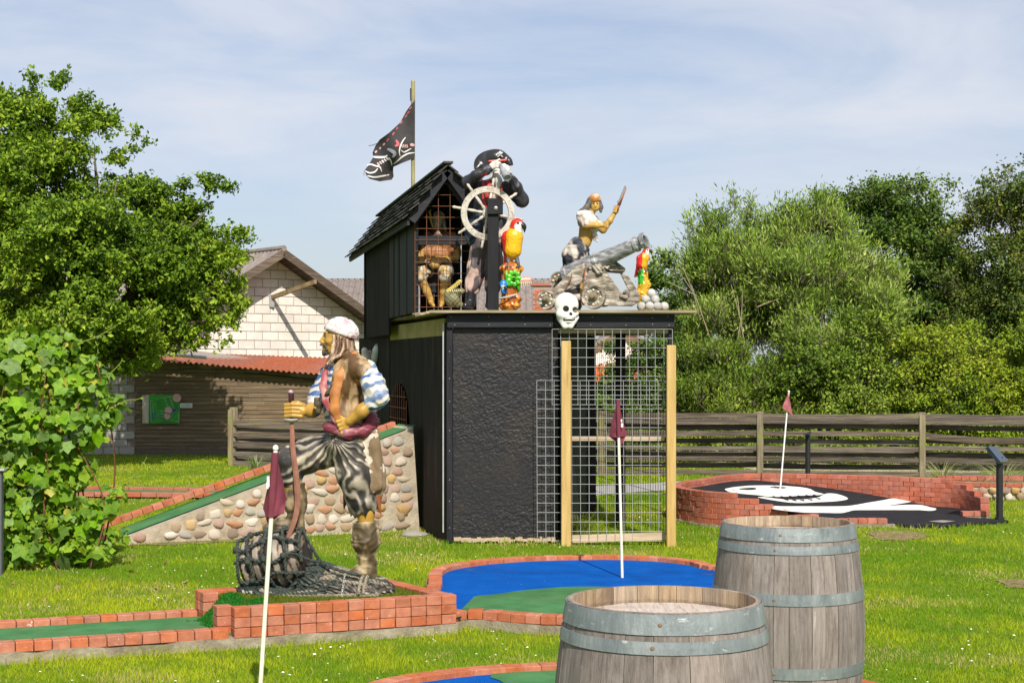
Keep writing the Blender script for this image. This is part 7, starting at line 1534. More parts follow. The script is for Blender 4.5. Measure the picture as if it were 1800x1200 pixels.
sdf_mesh('hair', [Ell(Q(771, 382, .02), (.066, .068, .066)), Cap(Q(780, 390, .02), Q(783, 408), .022, .014)], .0075, paint_m, sm, k=.02, col=(.45, .40, .35), clip=[(Q(769, 385, -.0), (-.3, -.9, 0.0))])
sdf_mesh('feather', Chain([Q(760, 398, -.09), Q(757, 385, -.11), Q(755, 372, -.10), Q(758, 368, -.09)], [.008, .014, .012, .006]), .005, gloss_m, sm, k=.01, col=(.55, .40, .06))
MB().box(Q(768, 492, .02), (.30, .26, .26)).build('seat_block', black_w, sm)
# --- crocodile pot
Q = onD(15.0); cr = empty('crocodile_statue', (Q(798, 530).x, 15.0, ZD), 'small grey crocodile with yellow mouth gaping upwards beside the lookout', 'statue')
sdf_mesh('body', [Ell(Q(796, 526), (.075, .08, .075)), Cap(Q(790, 515), Q(812, 512, -.06), .05, .03), Cap(Q(806, 535), Q(820, 538), .03, .012)], .0075, paint_m, cr, k=.03, col=lambda V, N: lerp((.10, .095, .05), (.30, .28, .15), fbm(V, 25, 3, 2)), disp=lambda V, N: .004 * np.sin(V[:, 0] * 150) * np.sin(V[:, 2] * 150))
sdf_mesh('upper_jaw', [Cap(Q(789, 513, -.02), Q(808, 495, -.08), .032, .016), Cap(Q(806, 497, -.07), Q(810, 494, -.09), .018, .012)], .006, gloss_m, cr, k=.02, col=lambda V, N: lerp((.52, .38, .05), (.60, .48, .12), fbm(V, 25, 3, 2)))
q = MB()
for i in range(7): p = Q(791 + i * 3.2, 509 - i * 2.4, -.075 - .006 * i); q.tube([p, p + Vector((.004, 0, -.02))], [.005, .0008], 5)
for i in range(6): p = Q(792 + i * 3.6, 512.5 - i * .2, -.08 - .004 * i); q.tube([p, p + Vector((0, 0, .018))], [.005, .0008], 5)
q.build('teeth', flat('ivory', (.68, .62, .42), .5, bump=0), cr, fix=False)
# --- lookout pirate with spyglass
Q = onD(15.10); lk_ = empty('lookout_statue', (Q(845, 500).x, 15.10, ZD), 'pirate in black coat and hat looking through a spyglass behind the wheel', 'statue')
BLK = (.022, .022, .028)
lb_ = [Ell(Q(873, 290), (.060, .075, .075)), Ell(Q(875, 300, -.03), (.045, .05, .05)), Cap(Q(870, 308), Q(866, 322), .045, .055), Cap(Q(864, 330), Q(856, 400), .08, .07)] + Chain([Q(836, 326), Q(824, 320, -.10), Q(850, 303, -.18), Q(866, 292, -.19)], [.03, .03, .026, .026]) + Chain([Q(892, 332), Q(916, 351, -.07), Q(904, 324, -.16), Q(890, 296, -.18)], [.03, .03, .026, .026])
lb_ += Chain([Q(848, 400), Q(840, 450), Q(826, 530)], [.075, .055, .04]) + Chain([Q(866, 400), Q(868, 450), Q(864, 530)], [.075, .055, .04])
for i in range(4): lb_ += Chain([Q(866, 286 + i * 3.3, -.21), Q(874, 284 + i * 3.2, -.235), Q(880, 287 + i * 3, -.22)], [.0105, .0105, .009], k=.004)
for i in range(4): lb_ += Chain([Q(892 + i, 293 + i * 3.4, -.2), Q(887, 289 + i * 3.6, -.235), Q(881, 290 + i * 3.4, -.235)], [.0105, .0105, .009], k=.004)
lb_ += [Ell(Q(866, 292, -.19), (.032, .03, .034)), Ell(Q(891, 297, -.19), (.028, .03, .034)), Cap(Q(868, 286, -.19), Q(878, 280, -.2), .012, .010)]
sdf_mesh('body', lb_, .0075, gloss_m, lk_, k=.02, col=lambda V, N: lerp((.62, .58, .54), (.74, .71, .68), fbm(V, 20, 3, 2)))
coat = [Ell(Q(862, 335), (.15, .11, .11)), Cap(Q(858, 345), Q(852, 400), .13, .12)] + Chain([Q(836, 322), Q(823, 321, -.10), Q(838, 308, -.18), Q(858, 298, -.19)], [.065, .058, .046, .044]) + Chain([Q(892, 328), Q(917, 352, -.06), Q(908, 330, -.15), Q(897, 312, -.18)], [.065, .062, .05, .044])
coat += [Ell(Q(832, 408, -.02), (.085, .09, .14)), Cap(Q(880, 390), Q(876, 430), .07, .06)]
def ctc(V, N):
    c = lerp((.014, .014, .018), (.045, .045, .055), fbm(V, 10, 3, 2)); x, z = V[:, 0], V[:, 2]; fr_m = V[:, 1] < 15.06
    m = (x > Q(848, 0).x) & (x < Q(884, 0).x) & (z > Q(0, 372).z) & (z < Q(0, 310).z) & fr_m; st = np.sin(x * 120 + z * 40); c[m] = np.where((st[m] > -.6)[:, None], (.52, .05, .04), (.03, .02, .02)); mm = m & (np.abs(x - Q(872, 0).x - (z - Q(0, 340).z) * .2) < .022); c[mm] = (.62, .58, .55)
    m = (x < Q(850, 0).x) & (z < Q(0, 378).z) & (z > Q(0, 440).z); c[m] = lerp((.012, .02, .045), (.09, .12, .19), smoothstep(.5, .7, fbm(V[m], 18, 9, 2)))
    for a, b_ in ((Q(850, 312, -.2), Q(842, 322, -.17)), (Q(903, 306, -.2), Q(893, 318, -.2))): t, d = seg_t(V, a, b_); c[d < .016] = (.35, .30, .25)
    return c
sdf_mesh('coat', coat, .0078, paint_m, lk_, k=.03, col=ctc, disp=lambda V, N: .0045 * np.sin(fbm(V, (9, 9, 5), 5, 2) * 26))
sdf_mesh('beard', Chain([Q(872, 305, -.08), Q(876, 318, -.13), Q(874, 338, -.14)], [.035, .034, .012]), .0065, paint_m, lk_, k=.02, col=lambda V, N: lerp((.45, .43, .40), (.72, .70, .66), fbm(V, (40, 40, 12), 3, 2)))
hat = [Ell(Q(872, 278), (.108, .095, .085)), Ell(Q(867, 290, -.045), (.185, .030, .145), k=.02), Cap(Q(842, 292, -.05), Q(837, 297, -.08), .030, .018), Cap(Q(894, 284, -.05), Q(898, 292, -.06), .026, .018)]
hto = sdf_mesh('hat', hat, .0065, gloss_m, lk_, k=.03, col=lambda V, N: lerp((.012, .012, .014), (.03, .03, .032), fbm(V, 9, 3, 2)), clip=[(Q(868, 296), (.12, -.0, -1))])
q = MB()
for a, b_ in (((874.5, 268), (884, 276)), ((884, 268), (874.5, 276))): q.bar(Q(*a, -.112), Q(*b_, -.112), .006, .006, up=(0, 1, 0))
q.lathe(Q(879.3, 268.5, -.115), [(0, .010), (.012, .006), (.015, 0), (.010, -.008), (0, -.01)], 8, axis=(0, -1, 0)); q.build('hat_badge', flat('badge_white', (.7, .7, .68), .5, bump=0), hto)
sdf_mesh('headscarf', [Cap(Q(860, 284, -.115), Q(889, 282, -.10), .014, .014)], .006, gloss_m, lk_, k=.01, col=(.50, .05, .04))
sdf_mesh('trousers', Chain([Q(848, 425), Q(838, 470), Q(830, 505)], [.105, .085, .075]) + Chain([Q(866, 425), Q(868, 470), Q(866, 505)], [.10, .085, .072]), .0078, paint_m, lk_, k=.03, col=lambda V, N: lerp((.10, .08, .09), (.60, .42, .36), smoothstep(.53, .60, fbm(V, (12, 12, 7), 77, 2))), disp=lambda V, N: .006 * np.sin(fbm(V, (9, 9, 3), 5, 2) * 26))
sdf_mesh('boot', [Cap(Q(829, 505), Q(826, 534), .055, .05), Cap(Q(826, 534), Q(818, 537, -.12), .04, .03)], .0078, gloss_m, lk_, k=.02, col=BLK); sdf_mesh('boot', [Cap(Q(865, 505), Q(863, 534), .055, .05), Cap(Q(863, 534), Q(858, 537, -.12), .04, .03)], .0078, gloss_m, lk_, k=.02, col=BLK)
sg = Q(879, 290, -.22); se = Q(892, 313, -.38); dr = (se - sg).normalized(); ln_ = (se - sg).length
MB().lathe(sg, [(0, 0), (.020, 0), (.020, ln_ * .33), (.0215, ln_ * .33), (.028, ln_ * .36), (.028, ln_ * .7), (.038, ln_ * .72), (.038, ln_), (.030, ln_), (.028, ln_ - .01), (0, ln_ - .012)], 18, axis=dr).build('spyglass', M('pewter', [(0.3, (.16, .165, .18)), (0.7, (.34, .35, .37))], ns=14, rough=.35, bump=.1, spec=.5), lk_, smooth=False)

# --- ship's wheel on its post
Q = onD(14.86); wh = empty('ships_wheel', (Q(857, 540).x, 14.95, ZD), 'weathered grey white ship\'s wheel mounted on a black post', 'wheel')
wm_ = M('bleached_wood', [(0.3, (.30, .27, .23)), (0.5, (.50, .46, .40)), (0.8, (.66, .62, .55))], ns=14, sc=(1, 1, 1), rough=.8, bump=.35, bs=50, layers=[((.13, .11, .09), 18, (1, 1, 1), .60, .70, .6)])
c = Q(857.3, 375); MB().lathe(c, [(.198, -.016), (.248, -.016), (.252, -.010), (.252, .010), (.248, .016), (.198, .016), (.194, .010), (.194, -.010), (.198, -.016)], 56, axis=(.10, -1, .0)).build('rim', wm_, wh, smooth=False)
MB().lathe(c, [(0, -.03), (.045, -.025), (.055, 0), (.045, .025), (0, .03)], 20, axis=(.10, -1, 0)).build('hub', wm_, wh)
for k in range(8):
    a = radians(35 + 45 * k); d = Vector((cos(a), cos(a) * .10, sin(a))); MB().tube([c + d * .04, c + d * .075, c + d * .10, c + d * .13, c + d * .20], [.012, .016, .010, .016, .012], 8).tube([c + d * .245, c + d * .262, c + d * .285, c + d * .32, c + d * .335], [.009, .016, .011, .015, .004], 8).build('spoke', wm_, wh, smooth=True, fix=False)
q = MB(); 
for k in range(24): a = 2 * pi * k / 24; d = Vector((cos(a), cos(a) * .10, sin(a))); q.lathe(c + d * (.215 if k % 2 else .232) + Vector((0, -.016, 0)), [(.0045, 0), (.003, .002), (0, .0025)], 6, axis=(.1, -1, 0))
q.build('peg', flat('peg_dark', (.10, .08, .06)), wh, fix=False)
MB().box(((Q(857, 0).x + Q(877, 0).x) / 2, 14.765, (ZD + Q(0, 351).z) / 2), (.105, .07, Q(0, 351).z - ZD)).build('post', black_w, wh, bevel=.004)
MB().box(Q(870.5, 364, -.13), (.143, .06, .136)).build('bearing_block', black_w, wh, bevel=.004)
MB().lathe(Q(871.5, 366, -.16), [(.018, 0), (.017, .006), (.010, .008), (.008, .016), (0, .016)], 14, axis=(0, -1, 0)).build('bolt', flat('bolt_steel', (.35, .34, .32), .4, metal=.5), wh)

# --- macaws on carved posts
def macaw(name, label, Q, pts, cols, s, group='carved macaws'):
    """pts: head, chest, belly, tail end, beak tip, feet (px,py,dy)"""
    t = empty(name, (Q(*pts['belly']).x, Q(*pts['belly']).y, Q(*pts['feet']).z), label, 'parrot', group)
    H, Cc_, Bl, T, Bk = (Q(*pts[k]) for k in ('head', 'chest', 'belly', 'tail', 'beak')); side = pts['side']
    def cf(V, N):
        c = np.tile(np.array(cols['back']), (len(V), 1)); f = (V - np.array(Bl)) @ np.array(Vector(side).normalized()); c[f > cols.get('cut', -.005)] = cols['front']
        hm = np.linalg.norm(V - np.array(H), axis=1) < .058 * s; c[hm] = cols['back']; fc = np.linalg.norm(V - np.array(H + (Bk - H) * .30 + Vector((0, -.020 * s, -.010 * s))), axis=1) < .034 * s; c[fc] = (.74, .72, .68)
        tm = V[:, 2] < Bl.z - .085 * s; c[tm & (f < .01)] = cols.get('tail', cols['back']); return c
    sdf_mesh('body', [Ell(H, (.043 * s, .038 * s, .042 * s)), Cap(H, Cc_, .034 * s, .052 * s), Cap(Cc_, Bl, .060 * s, .058 * s), Cap(Bl, Bl.lerp(T, .5), .055 * s, .03 * s), Cap(Bl.lerp(T, .4), T, .032 * s, .012 * s, sq=((0, 1, 0), 1.5))], .0055, gloss_m, t, k=.02, col=cf, disp=lambda V, N: .0013 * np.sin(fbm(V, (40, 40, 14), 3, 2) * 20) * (V[:, 2] < H.z - .05))
    wp = Cc_ + Vector((-side[0] * .02, -.045 * s, 0)); sdf_mesh('wing', [Cap(Cc_ - Vector(side) * .045 * s + Vector((0, -.03 * s, 0)), Bl.lerp(T, .45) - Vector(side) * .025 * s + Vector((0, -.03 * s, 0)), .042 * s, .012 * s, sq=((0, 1, 0), 1.7))], .0055, gloss_m, t, k=.02, col=cols['wing'], disp=lambda V, N: .0016 * np.sin(fbm(V, (40, 40, 10), 3, 2) * 22))
    q = MB().tube(smooth_pts([H.lerp(Bk, .55) + Vector((0, -.005, .012 * s)), H.lerp(Bk, 1.0) + Vector((0, -.005, .008 * s)), Bk + Vector((.002, -.005, -.028 * s))], 4), [.020 * s, .021 * s, .020 * s, .018 * s, .016 * s, .013 * s, .009 * s, .005 * s, .002 * s], 8); q.build('beak', flat('beak_black', (.02, .02, .022), .3, bump=0), t, smooth=True, fix=False)
    e = H + (Bk - H) * .12 + Vector((0, -.036 * s, .010 * s)); ey = MB().lathe(e, [(.0095 * s, 0), (.007 * s, .005), (0, .007)], 10, axis=(.2, -1, 0)).build('eye', flat('eye_black', (.015, .012, .01), .15, bump=0), t)
    for dx in (-.022, .030):
        f0 = Bl + Vector((dx * s, -.02, -.05 * s)); f1 = Vector((Q(*pts['feet']).x + dx * s * 1.3, Q(*pts['feet']).y - .03, Q(*pts['feet']).z)); q = MB().tube([f0, f1], [.016 * s, .010 * s], 7)
        for a in (-.6, 0, .6): q.tube([f1, f1 + Vector((sin(a) * .03 * s, -cos(a) * .03 * s, -.008))], [.007 * s, .004 * s], 5)
        q.build('foot', flat('foot_grey', (.10, .10, .11), .5, bump=0), t, smooth=True, fix=False)
    return t
Q1 = onD(14.84)
macaw('macaw_statue', 'larger macaw with bright yellow breast on the orange stump beside the wheel', Q1, dict(head=(909, 395, 0), chest=(903, 417, 0), belly=(900, 440, 0), tail=(888, 466, .03), beak=(921.5, 401, -.02), feet=(901, 468, -.02), side=(.8, -.45, 0)), dict(back=(.62, .035, .02), front=(.78, .42, .01), wing=(.60, .03, .02), tail=(.70, .35, .01), cut=-.022), 1.46)
st1 = empty('carved_stump', (Q1(898, 540).x, 14.84, ZD), 'orange carved stump with bright green flower and a small blue parrot head', 'carved post')
def stc(V, N): return lerp((.36, .10, .015), (.68, .29, .035), smoothstep(.35, .65, fbm(V, (22, 22, 9), 3, 2)))
sdf_mesh('stump', [Cap(Q1(899, 475), Q1(895, 536), .085, .075), Ell(Q1(886, 472), (.04, .05, .03)), Ell(Q1(912, 472), (.045, .05, .028)), Ell(Q1(906, 525), (.06, .06, .035)), Ell(Q1(896, 537), (.10, .09, .03))], .0065, gloss_m, st1, k=.03, col=stc, disp=lambda V, N: .006 * np.sin(fbm(V, (16, 16, 6), 3, 2) * 26), clip=[((0, 0, ZD + .001), (0, 0, -1))])
fl_ = [Ell(Q1(903, 489, -.10), (.022, .015, .022))]
for k in range(9): a = 2 * pi * k / 9; fl_.append(Ell(Q1(903 + 9 * cos(a), 489 + 11 * sin(a), -.095), (.026, .014, .020), R=rotm('Y', math.degrees(a)), k=.004))
fl_ += [Cap(Q1(910, 495, -.08), Q1(912, 512, -.05), .025, .01), Cap(Q1(893, 500, -.09), Q1(890, 478, -.08), .02, .015)]
sdf_mesh('flower', fl_, .0055, gloss_m, st1, k=.006, col=lambda V, N: lerp((.03, .30, .01), (.12, .58, .02), smoothstep(.3, .7, fbm(V, 40, 3, 2))) * np.where(blob(V, Q1(903, 489, -.11), .012), .15, 1)[:, None])
bp_ = sdf_mesh('parrot_head', [Ell(Q1(885, 500, -.09), (.038, .035, .045)), Ell(Q1(886, 512, -.08), (.03, .03, .03))], .0055, gloss_m, st1, k=.02, col=lambda V, N: np.where(blob(V, Q1(884, 505, -.12), .024)[:, None], (.68, .68, .66), (.02, .20, .55)))
MB().tube(smooth_pts([Q1(887, 505, -.125), Q1(890, 507, -.135), Q1(889, 513, -.13)], 4), [.014, .014, .013, .012, .01, .008, .006, .004, .002], 7).build('beak', flat('beak_black2', (.02, .02, .025), .3, bump=0), bp_, smooth=True, fix=False)
MB().tube([Q1(876, 525, -.10), Q1(890, 522, -.12), Q1(909, 517, -.09)], .008, 6).build('chain_band', flat('pale_rope', (.45, .45, .45), .5), st1, smooth=True)
Q3 = onD(15.1); sh_ = empty('jaw_statue', (Q3(925, 495).x, 15.1, ZD), 'pink animal jaw with pointed white teeth showing right of the carved stump', 'statue')
sdf_mesh('jaw', [Cap(Q3(905, 495), Q3(930, 492), .05, .035), Cap(Q3(903, 497), Q3(903, 540), .03, .03)], .0065, gloss_m, sh_, k=.03, col=lambda V, N: lerp((.45, .16, .13), (.62, .36, .30), fbm(V, 30, 3, 2)), clip=[((0, 0, ZD + .001), (0, 0, -1)), (Q3(920, 501), (.1, 0, -1.0))] if False else [((0, 0, ZD + .001), (0, 0, -1))])
q = MB()
for i in range(6): p = Q3(916 + i * 3.4, 496 - i * .2, -.045); q.tube([p, p + Vector((.003, -.005, -.045 + .004 * i))], [.010, .001], 6)
q.build('teeth', MATS['ivory'], sh_, fix=False)
Q2 = onD(15.3)
macaw('macaw_statue', 'smaller red macaw on a narrow colourful post right of the cannon', Q2, dict(head=(1137, 441, 0), chest=(1131, 454, 0), belly=(1128, 466, 0), tail=(1116, 486, .04), beak=(1145, 443.5, -.02), feet=(1130, 476, -.02), side=(.85, -.35, 0)), dict(back=(.62, .03, .025), front=(.74, .38, .01), wing=(.60, .025, .025), tail=(.55, .03, .04), cut=.018), .86)
st2 = empty('carved_stump', (Q2(1131, 530).x, 15.3, ZD), 'narrow yellow and red carved post under the smaller macaw', 'carved post')
def st2c(V, N): f = fbm(V, 20, 9, 2); c = lerp((.60, .30, .02), (.72, .48, .03), f); c[f > .60] = (.50, .05, .03); c[(V[:, 2] > Q2(0, 500).z) & (V[:, 0] < Q2(1130, 0).x)] = (.06, .40, .03); return c
sdf_mesh('post', [Cap(Q2(1130, 478), Q2(1131, 540), .045, .055), Ell(Q2(1135, 500), (.05, .05, .04)), Ell(Q2(1127, 515), (.045, .05, .035))], .0065, gloss_m, st2, k=.02, col=st2c, disp=lambda V, N: .005 * np.sin(fbm(V, 16, 3, 2) * 26), clip=[((0, 0, ZD + .001), (0, 0, -1))])

# --- woman with pistol
Q = onD(15.45); wo = empty('woman_statue', (Q(1010, 500).x, 15.45, ZD), 'woman in orange headscarf and white blouse raising a pistol behind the cannon', 'statue')
def wsk(V, N):
    c = np.tile(np.array((.50, .31, .08)), (len(V), 1)) * (.85 + .3 * fbm(V, 20, 3, 2))[:, None]
    for x in (1042.5, 1050.5): c[blob(V, Q(x, 358, -.060), .0105)] = (.05, .035, .02); t, d = seg_t(V, Q(x - 2, 355.4, -.06), Q(x + 2, 355.4, -.06)); c[d < .005] = (.10, .06, .03)
    c[blob(V, Q(1047, 368, -.07), .009)] = (.30, .10, .05); return c
wb = [Ell(Q(1045.5, 356), (.052, .06, .066)), Ell(Q(1046.5, 364, -.018), (.043, .045, .044)), Cap(Q(1046.5, 358, -.06), Q(1047, 362.5, -.072), .006, .009, k=.006), Ell(Q(1042.5, 357.5, -.062), .009, sub=True, k=.006), Ell(Q(1050, 357.5, -.062), .009, sub=True, k=.006), Ell(Q(1046.8, 368, -.058), (.012, .008, .005), k=.004),
      *Chain([Q(1041, 372), Q(1034, 384), Q(1034, 402), Q(1027, 425), Q(1013, 440), Q(1013, 468), Q(1012, 530)], [.032, .055, .085, .065, .095, .08, .06])]
wb += Chain([Q(1022, 384, -.10), Q(1030, 396, -.13), Q(1048, 396, -.16), Q(1058, 396, -.15)], [.040, .034, .028, .022]) + Chain([Q(1044, 392, .08), Q(1060, 404, .02), Q(1072, 388, -.02), Q(1082, 372, -.02)], [.038, .034, .028, .021])
wb += [Ell(Q(1063, 395, -.15), (.028, .02, .024)), Ell(Q(1084, 368, -.02), (.022, .02, .028))]
for i in range(4): wb += Chain([Q(1062 + i * .4, 389.5 + i * 3.2, -.17), Q(1068, 390 + i * 3.2, -.18), Q(1070, 392 + i * 3.0, -.15)], [.0085, .0085, .007], k=.004); wb += Chain([Q(1080 - i * .8, 362 + i * 3.4, -.04), Q(1085 - i * .8, 362.5 + i * 3.4, -.055), Q(1089 - i * .8, 364 + i * 3.4, -.03)], [.0085, .0085, .007], k=.004)
sdf_mesh('body', wb, .0075, skin_m, wo, k=.018, col=wsk)
sdf_mesh('blouse', [Ell(Q(1033, 390), (.095, .12, .08)), Ell(Q(1043, 400, -.06), (.055, .055, .052)), Ell(Q(1044, 400, .06), (.055, .055, .052)), Cap(Q(1022, 381, -.09), Q(1029, 392, -.125), .056, .05), Cap(Q(1042, 388, .08), Q(1050, 396, .06), .055, .05), Ell(Q(1032, 376, -.02), (.06, .07, .04)), Cap(Q(1046, 412, -.06), Q(1050, 424, -.08), .018, .008), Cap(Q(1045, 412, -.06), Q(1044, 422, -.07), .016, .006)], .0075, paint_m, wo, k=.022,
         col=lambda V, N: lerp((.44, .39, .33), (.70, .66, .60), smoothstep(.35, .6, fbm(V, 14, 3, 2))), disp=lambda V, N: .005 * np.sin(fbm(V, 9, 5, 2) * 26))
sdf_mesh('hair', Chain([Q(1038, 352, -.02), Q(1032, 364, -.03), Q(1022, 371, -.02), Q(1014, 375, 0)], [.035, .028, .02, .006]) + Chain([Q(1053, 355, -.01), Q(1056, 364, -.01), Q(1056, 372, -.02)], [.026, .022, .014]) + [Ell(Q(1044, 353, .03), (.056, .05, .058))], .0065, paint_m, wo, k=.02, col=lambda V, N: lerp((.035, .03, .028), (.20, .18, .16), fbm(V, 30, 3, 2)))
sdf_mesh('headscarf', [Ell(Q(1045.5, 350, -.006), (.062, .070, .058))], .0065, gloss_m, wo, k=.02, col=lambda V, N: lerp((.46, .19, .045), (.66, .50, .34), smoothstep(.64, .8, fbm(V, 16, 3, 2))), clip=[(Q(1045, 353.5, -.02), (.1, .25, -1))])
sdf_mesh('trousers', Chain([Q(1015, 436), Q(1010, 450), Q(1008, 480), Q(1008, 535)], [.105, .115, .10, .08]) + [Cap(Q(1024, 440, -.03), Q(1026, 475), .07, .07)], .0085, paint_m, wo, k=.03, col=lambda V, N: lerp((.03, .034, .05), (.55, .50, .44), smoothstep(.46, .6, fbm(V, 9, 33, 2))), disp=lambda V, N: .007 * np.sin(fbm(V, 8, 5, 2) * 24), clip=[((0, 0, ZD + .001), (0, 0, -1))])
p0, p1 = Q(1082.5, 374, -.04), Q(1101, 327, -.06); pi_ = MB().tube([p0, p0.lerp(p1, .18), p0.lerp(p1, .3)], [.016, .014, .016], 8).tube([p0.lerp(p1, .28), p0.lerp(p1, .62), p1.lerp(p0, .06)], [.017, .013, .010], 8).build('pistol', M('pistol_wood', [(0.3, (.24, .085, .035)), (0.7, (.38, .17, .08))], ns=20, rough=.4, bump=.1), wo, smooth=True)
MB().tube([p0.lerp(p1, .35) + Vector((-.012, -.005, 0)), p1 + Vector((-.010, -.005, .0))], [.009, .0085], 8).lathe(p0.lerp(p1, .42) + Vector((-.02, -.01, 0)), [(0, -.014), (.010, -.008), (.010, .008), (0, .014)], 8, axis=(.4, 0, .9)).build('barrel', MATS['pewter'], pi_)

# --- cannon
Q = onD(14.98); can = empty('cannon', (Q(1040, 540).x, 14.98, ZD), 'grey ship cannon on a weathered wooden carriage with studded wheels', 'cannon')
cw_ = M('carriage_paint', [(0.32, (.055, .045, .032)), (0.5, (.24, .205, .16)), (0.68, (.58, .53, .45))], ns=9, sc=(1, 1, 3), rough=.65, bump=.4, bs=30, layers=[((.66, .62, .55), 20, (1, 1, 2), .62, .70, .6), ((.04, .035, .03), 7, (1, 1, 1), .60, .72, .7)], rot=(0, -.35, 0))
gunm = M('gun_grey', [(0.32, (.07, .075, .08)), (0.5, (.20, .205, .215)), (0.68, (.48, .48, .47))], ns=10, sc=(1, 1, 3), rough=.4, bump=.3, bs=40, spec=.5, rot=(0, -.35, 0), layers=[((.66, .64, .60), 16, (1, 1, 1), .66, .72, .7)])
mz = Q(1135, 422, -.34); br_ = Q(992, 486, .04); ad = (mz - br_).normalized(); al = (mz - br_).length
MB().lathe(br_, [(0, -.05), (.03, -.05), (.03, -.02), (.02, -.01), (.05, .0), (.092, .01), (.096, .05), (.088, .06), (.086, al * .38), (.092, al * .39), (.092, al * .42), (.080, al * .43), (.066, al * .80), (.062, al * .86), (.072, al * .87), (.072, al * .90), (.058, al * .91), (.060, al * .95), (.078, al * .96), (.078, al), (.050, al), (.046, al - .18), (0, al - .18)], 32, axis=ad).build('gun_barrel', gunm, can, smooth=False)
def QB(pts, dy, th, name, mat=None, bev=.006):
    P = [Q(x, y, dy) for x, y in pts]; n = len(P); P2 = [p + Vector((0, th, 0)) for p in P]; return MB().add(P + P2, [tuple(range(n)), tuple(range(n, 2 * n))[::-1]] + [(i, (i + 1) % n, (i + 1) % n + n, i + n) for i in range(n)]).build(name, mat or cw_, can, bevel=bev)
for dy in (-.15, .11): QB([(968, 512), (1002, 478), (1010, 470), (1048, 452), (1075, 440), (1082, 458), (1062, 470), (1040, 488), (1000, 508), (976, 519)], dy, .045, 'cheek')
for dy in (-.16, .12): QB([(1036, 472), (1062, 470), (1090, 512), (1092, 526), (1022, 528), (1024, 510)], dy - .02, .04, 'bracket')
QB([(1064, 470), (1082, 458), (1100, 472), (1098, 478), (1072, 476)], -.15, .30, 'cross_plate')
for dy in (-.20, .10): QB([(1020, 514), (1100, 512), (1126, 516), (1124, 530), (1112, 538), (1024, 536)], dy, .07, 'rail'); QB([(962, 520), (1022, 516), (1022, 528), (962, 530)], dy + .02, .05, 'rail')
sdf_mesh('scroll', Chain([Q(1092, 520, -.21), Q(1100, 522, -.22), Q(1104, 516, -.22), Q(1101, 511, -.22), Q(1097, 514, -.22)], [.018, .018, .016, .013, .012]), .006, cw_, can, k=.01)
for (x, dy) in ((1098, -.12), (1098, .12)): QB([(x - 8, 480), (x + 6, 484), (x + 26, 515), (x + 12, 520)], dy, .035, 'strut')
def wheel(x, y, dy, r, ax=(-.25, -1, .05)):
    w = MB().lathe(Q(x, y, dy), [(0, .0), (r * .78, .0), (r * .80, .012), (r, .014), (r * 1.02, .0), (r * 1.02, -.05), (r * .98, -.06), (0, -.06)], 30, axis=ax).build('wheel', cw_, can)
    a_ = Vector(ax).normalized(); MB().lathe(Q(x, y, dy) + a_ * .0, [(r * .40, 0), (r * .36, .02), (r * .26, .03), (r * .22, .07), (r * .15, .085), (0, .088)], 14, axis=ax).build('hub', flat('hub_brown', (.20, .16, .10), .6) if 'hub_brown' not in MATS else MATS['hub_brown'], w)
    u = a_.cross(Vector((0, 0, 1))).normalized(); v = a_.cross(u); q = MB()
    for k in range(8): c_ = Q(x, y, dy) + a_ * .003 + (u * cos(k * pi / 4) + v * sin(k * pi / 4)) * r * .62; q.lathe(c_, [(.011, 0), (.009, .007), (0, .009)], 8, axis=ax)
    q.build('stud', flat('stud_pale', (.62, .56, .42), .5, bump=0) if 'stud_pale' not in MATS else MATS['stud_pale'], w, fix=False)
wheel(960, 526.5, -.24, .088); wheel(1043, 522, -.26, .108); wheel(982, 493, .20, .085); wheel(1060, 520, .22, .10)
MB().tube([Q(960, 526.5, -.2), Q(972, 522, .2)], .02, 8).tube([Q(1043, 522, -.2), Q(1056, 520, .2)], .02, 8).build('axle', cw_, can)
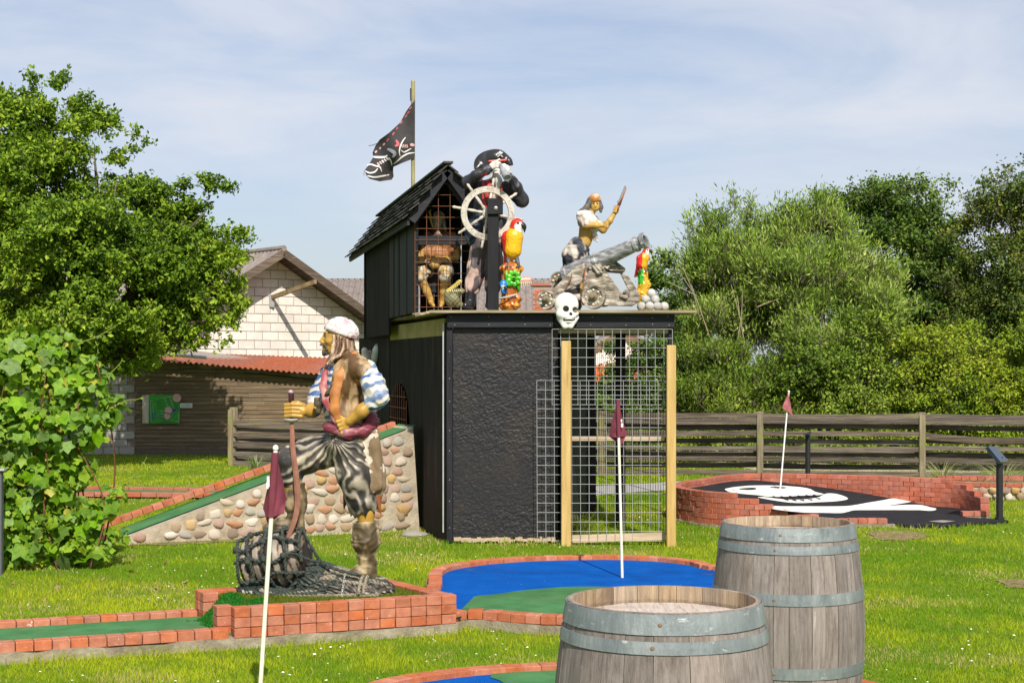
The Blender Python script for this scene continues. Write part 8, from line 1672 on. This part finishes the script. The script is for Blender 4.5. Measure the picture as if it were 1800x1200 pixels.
ropec = flat('red_brown_rope', (.24, .09, .05), .8)
MB().tube(smooth_pts([Q(1035, 452, -.05), Q(1029, 470, -.19), Q(1026, 500, -.23), Q(1022, 540, -.24)], 4), .006, 5).build('rope', ropec, can, smooth=True, fix=False); MB().tube(smooth_pts([Q(1003, 468, -.02), Q(1005, 485, -.18), Q(1000, 495, -.19), Q(992, 512, -.18)], 4), .005, 5).build('rope', ropec, can, smooth=True, fix=False)
sdf_mesh('knot', [Ell(Q(1050, 470, -.19), (.05, .03, .03)), Ell(Q(1053, 478, -.19), (.035, .03, .03)), Cap(Q(1038, 470, -.18), Q(1068, 470, -.18), .018)], .006, cw_, can, k=.015, disp=lambda V, N: .006 * np.sin(V[:, 0] * 160 + V[:, 2] * 120))
# cannon balls
ball_m = M('ball_paint', [(0.3, (.30, .29, .27)), (0.5, (.44, .43, .40)), (0.75, (.60, .58, .55))], ns=12, rough=.75, bump=.3, bs=60, rnd=.12, layers=[((.16, .15, .14), 14, (1, 1, 1), .60, .72, .6)])
bmm = None
for i, (x, y, dy, lb2) in enumerate([(1127.5, 538, -.02, 'leftmost grey cannon ball of the bottom row'), (1142, 538, -.06, 'second grey cannon ball of the bottom row'), (1156, 537.5, -.05, 'third grey cannon ball of the bottom row'), (1167.5, 538, .0, 'rightmost grey cannon ball at the end of the bottom row'), (1135, 526.5, .02, 'left grey cannon ball of the middle row'), (1151.5, 526.5, .0, 'right grey cannon ball of the middle row'), (1145, 515.5, .03, 'topmost grey cannon ball of the pile')]):
    p = W(x, y, 14.95 + dy); 
    if bmm is None:
        bm = bmesh.new(); bmesh.ops.create_uvsphere(bm, u_segments=20, v_segments=12, radius=.043); bmm = bpy.data.meshes.new('cannon_ball'); bm.to_mesh(bmm); bm.free(); bmm.polygons.foreach_set('use_smooth', [True] * len(bmm.polygons)); bmm.materials.append(ball_m)
    if i < 4: p.z = ZD + .043
    o = inst(bmm, 'cannon_ball', p, (i, i * 2, i)); tag(o, lb2, 'cannon ball', 'pile of cannon balls beside the cannon')
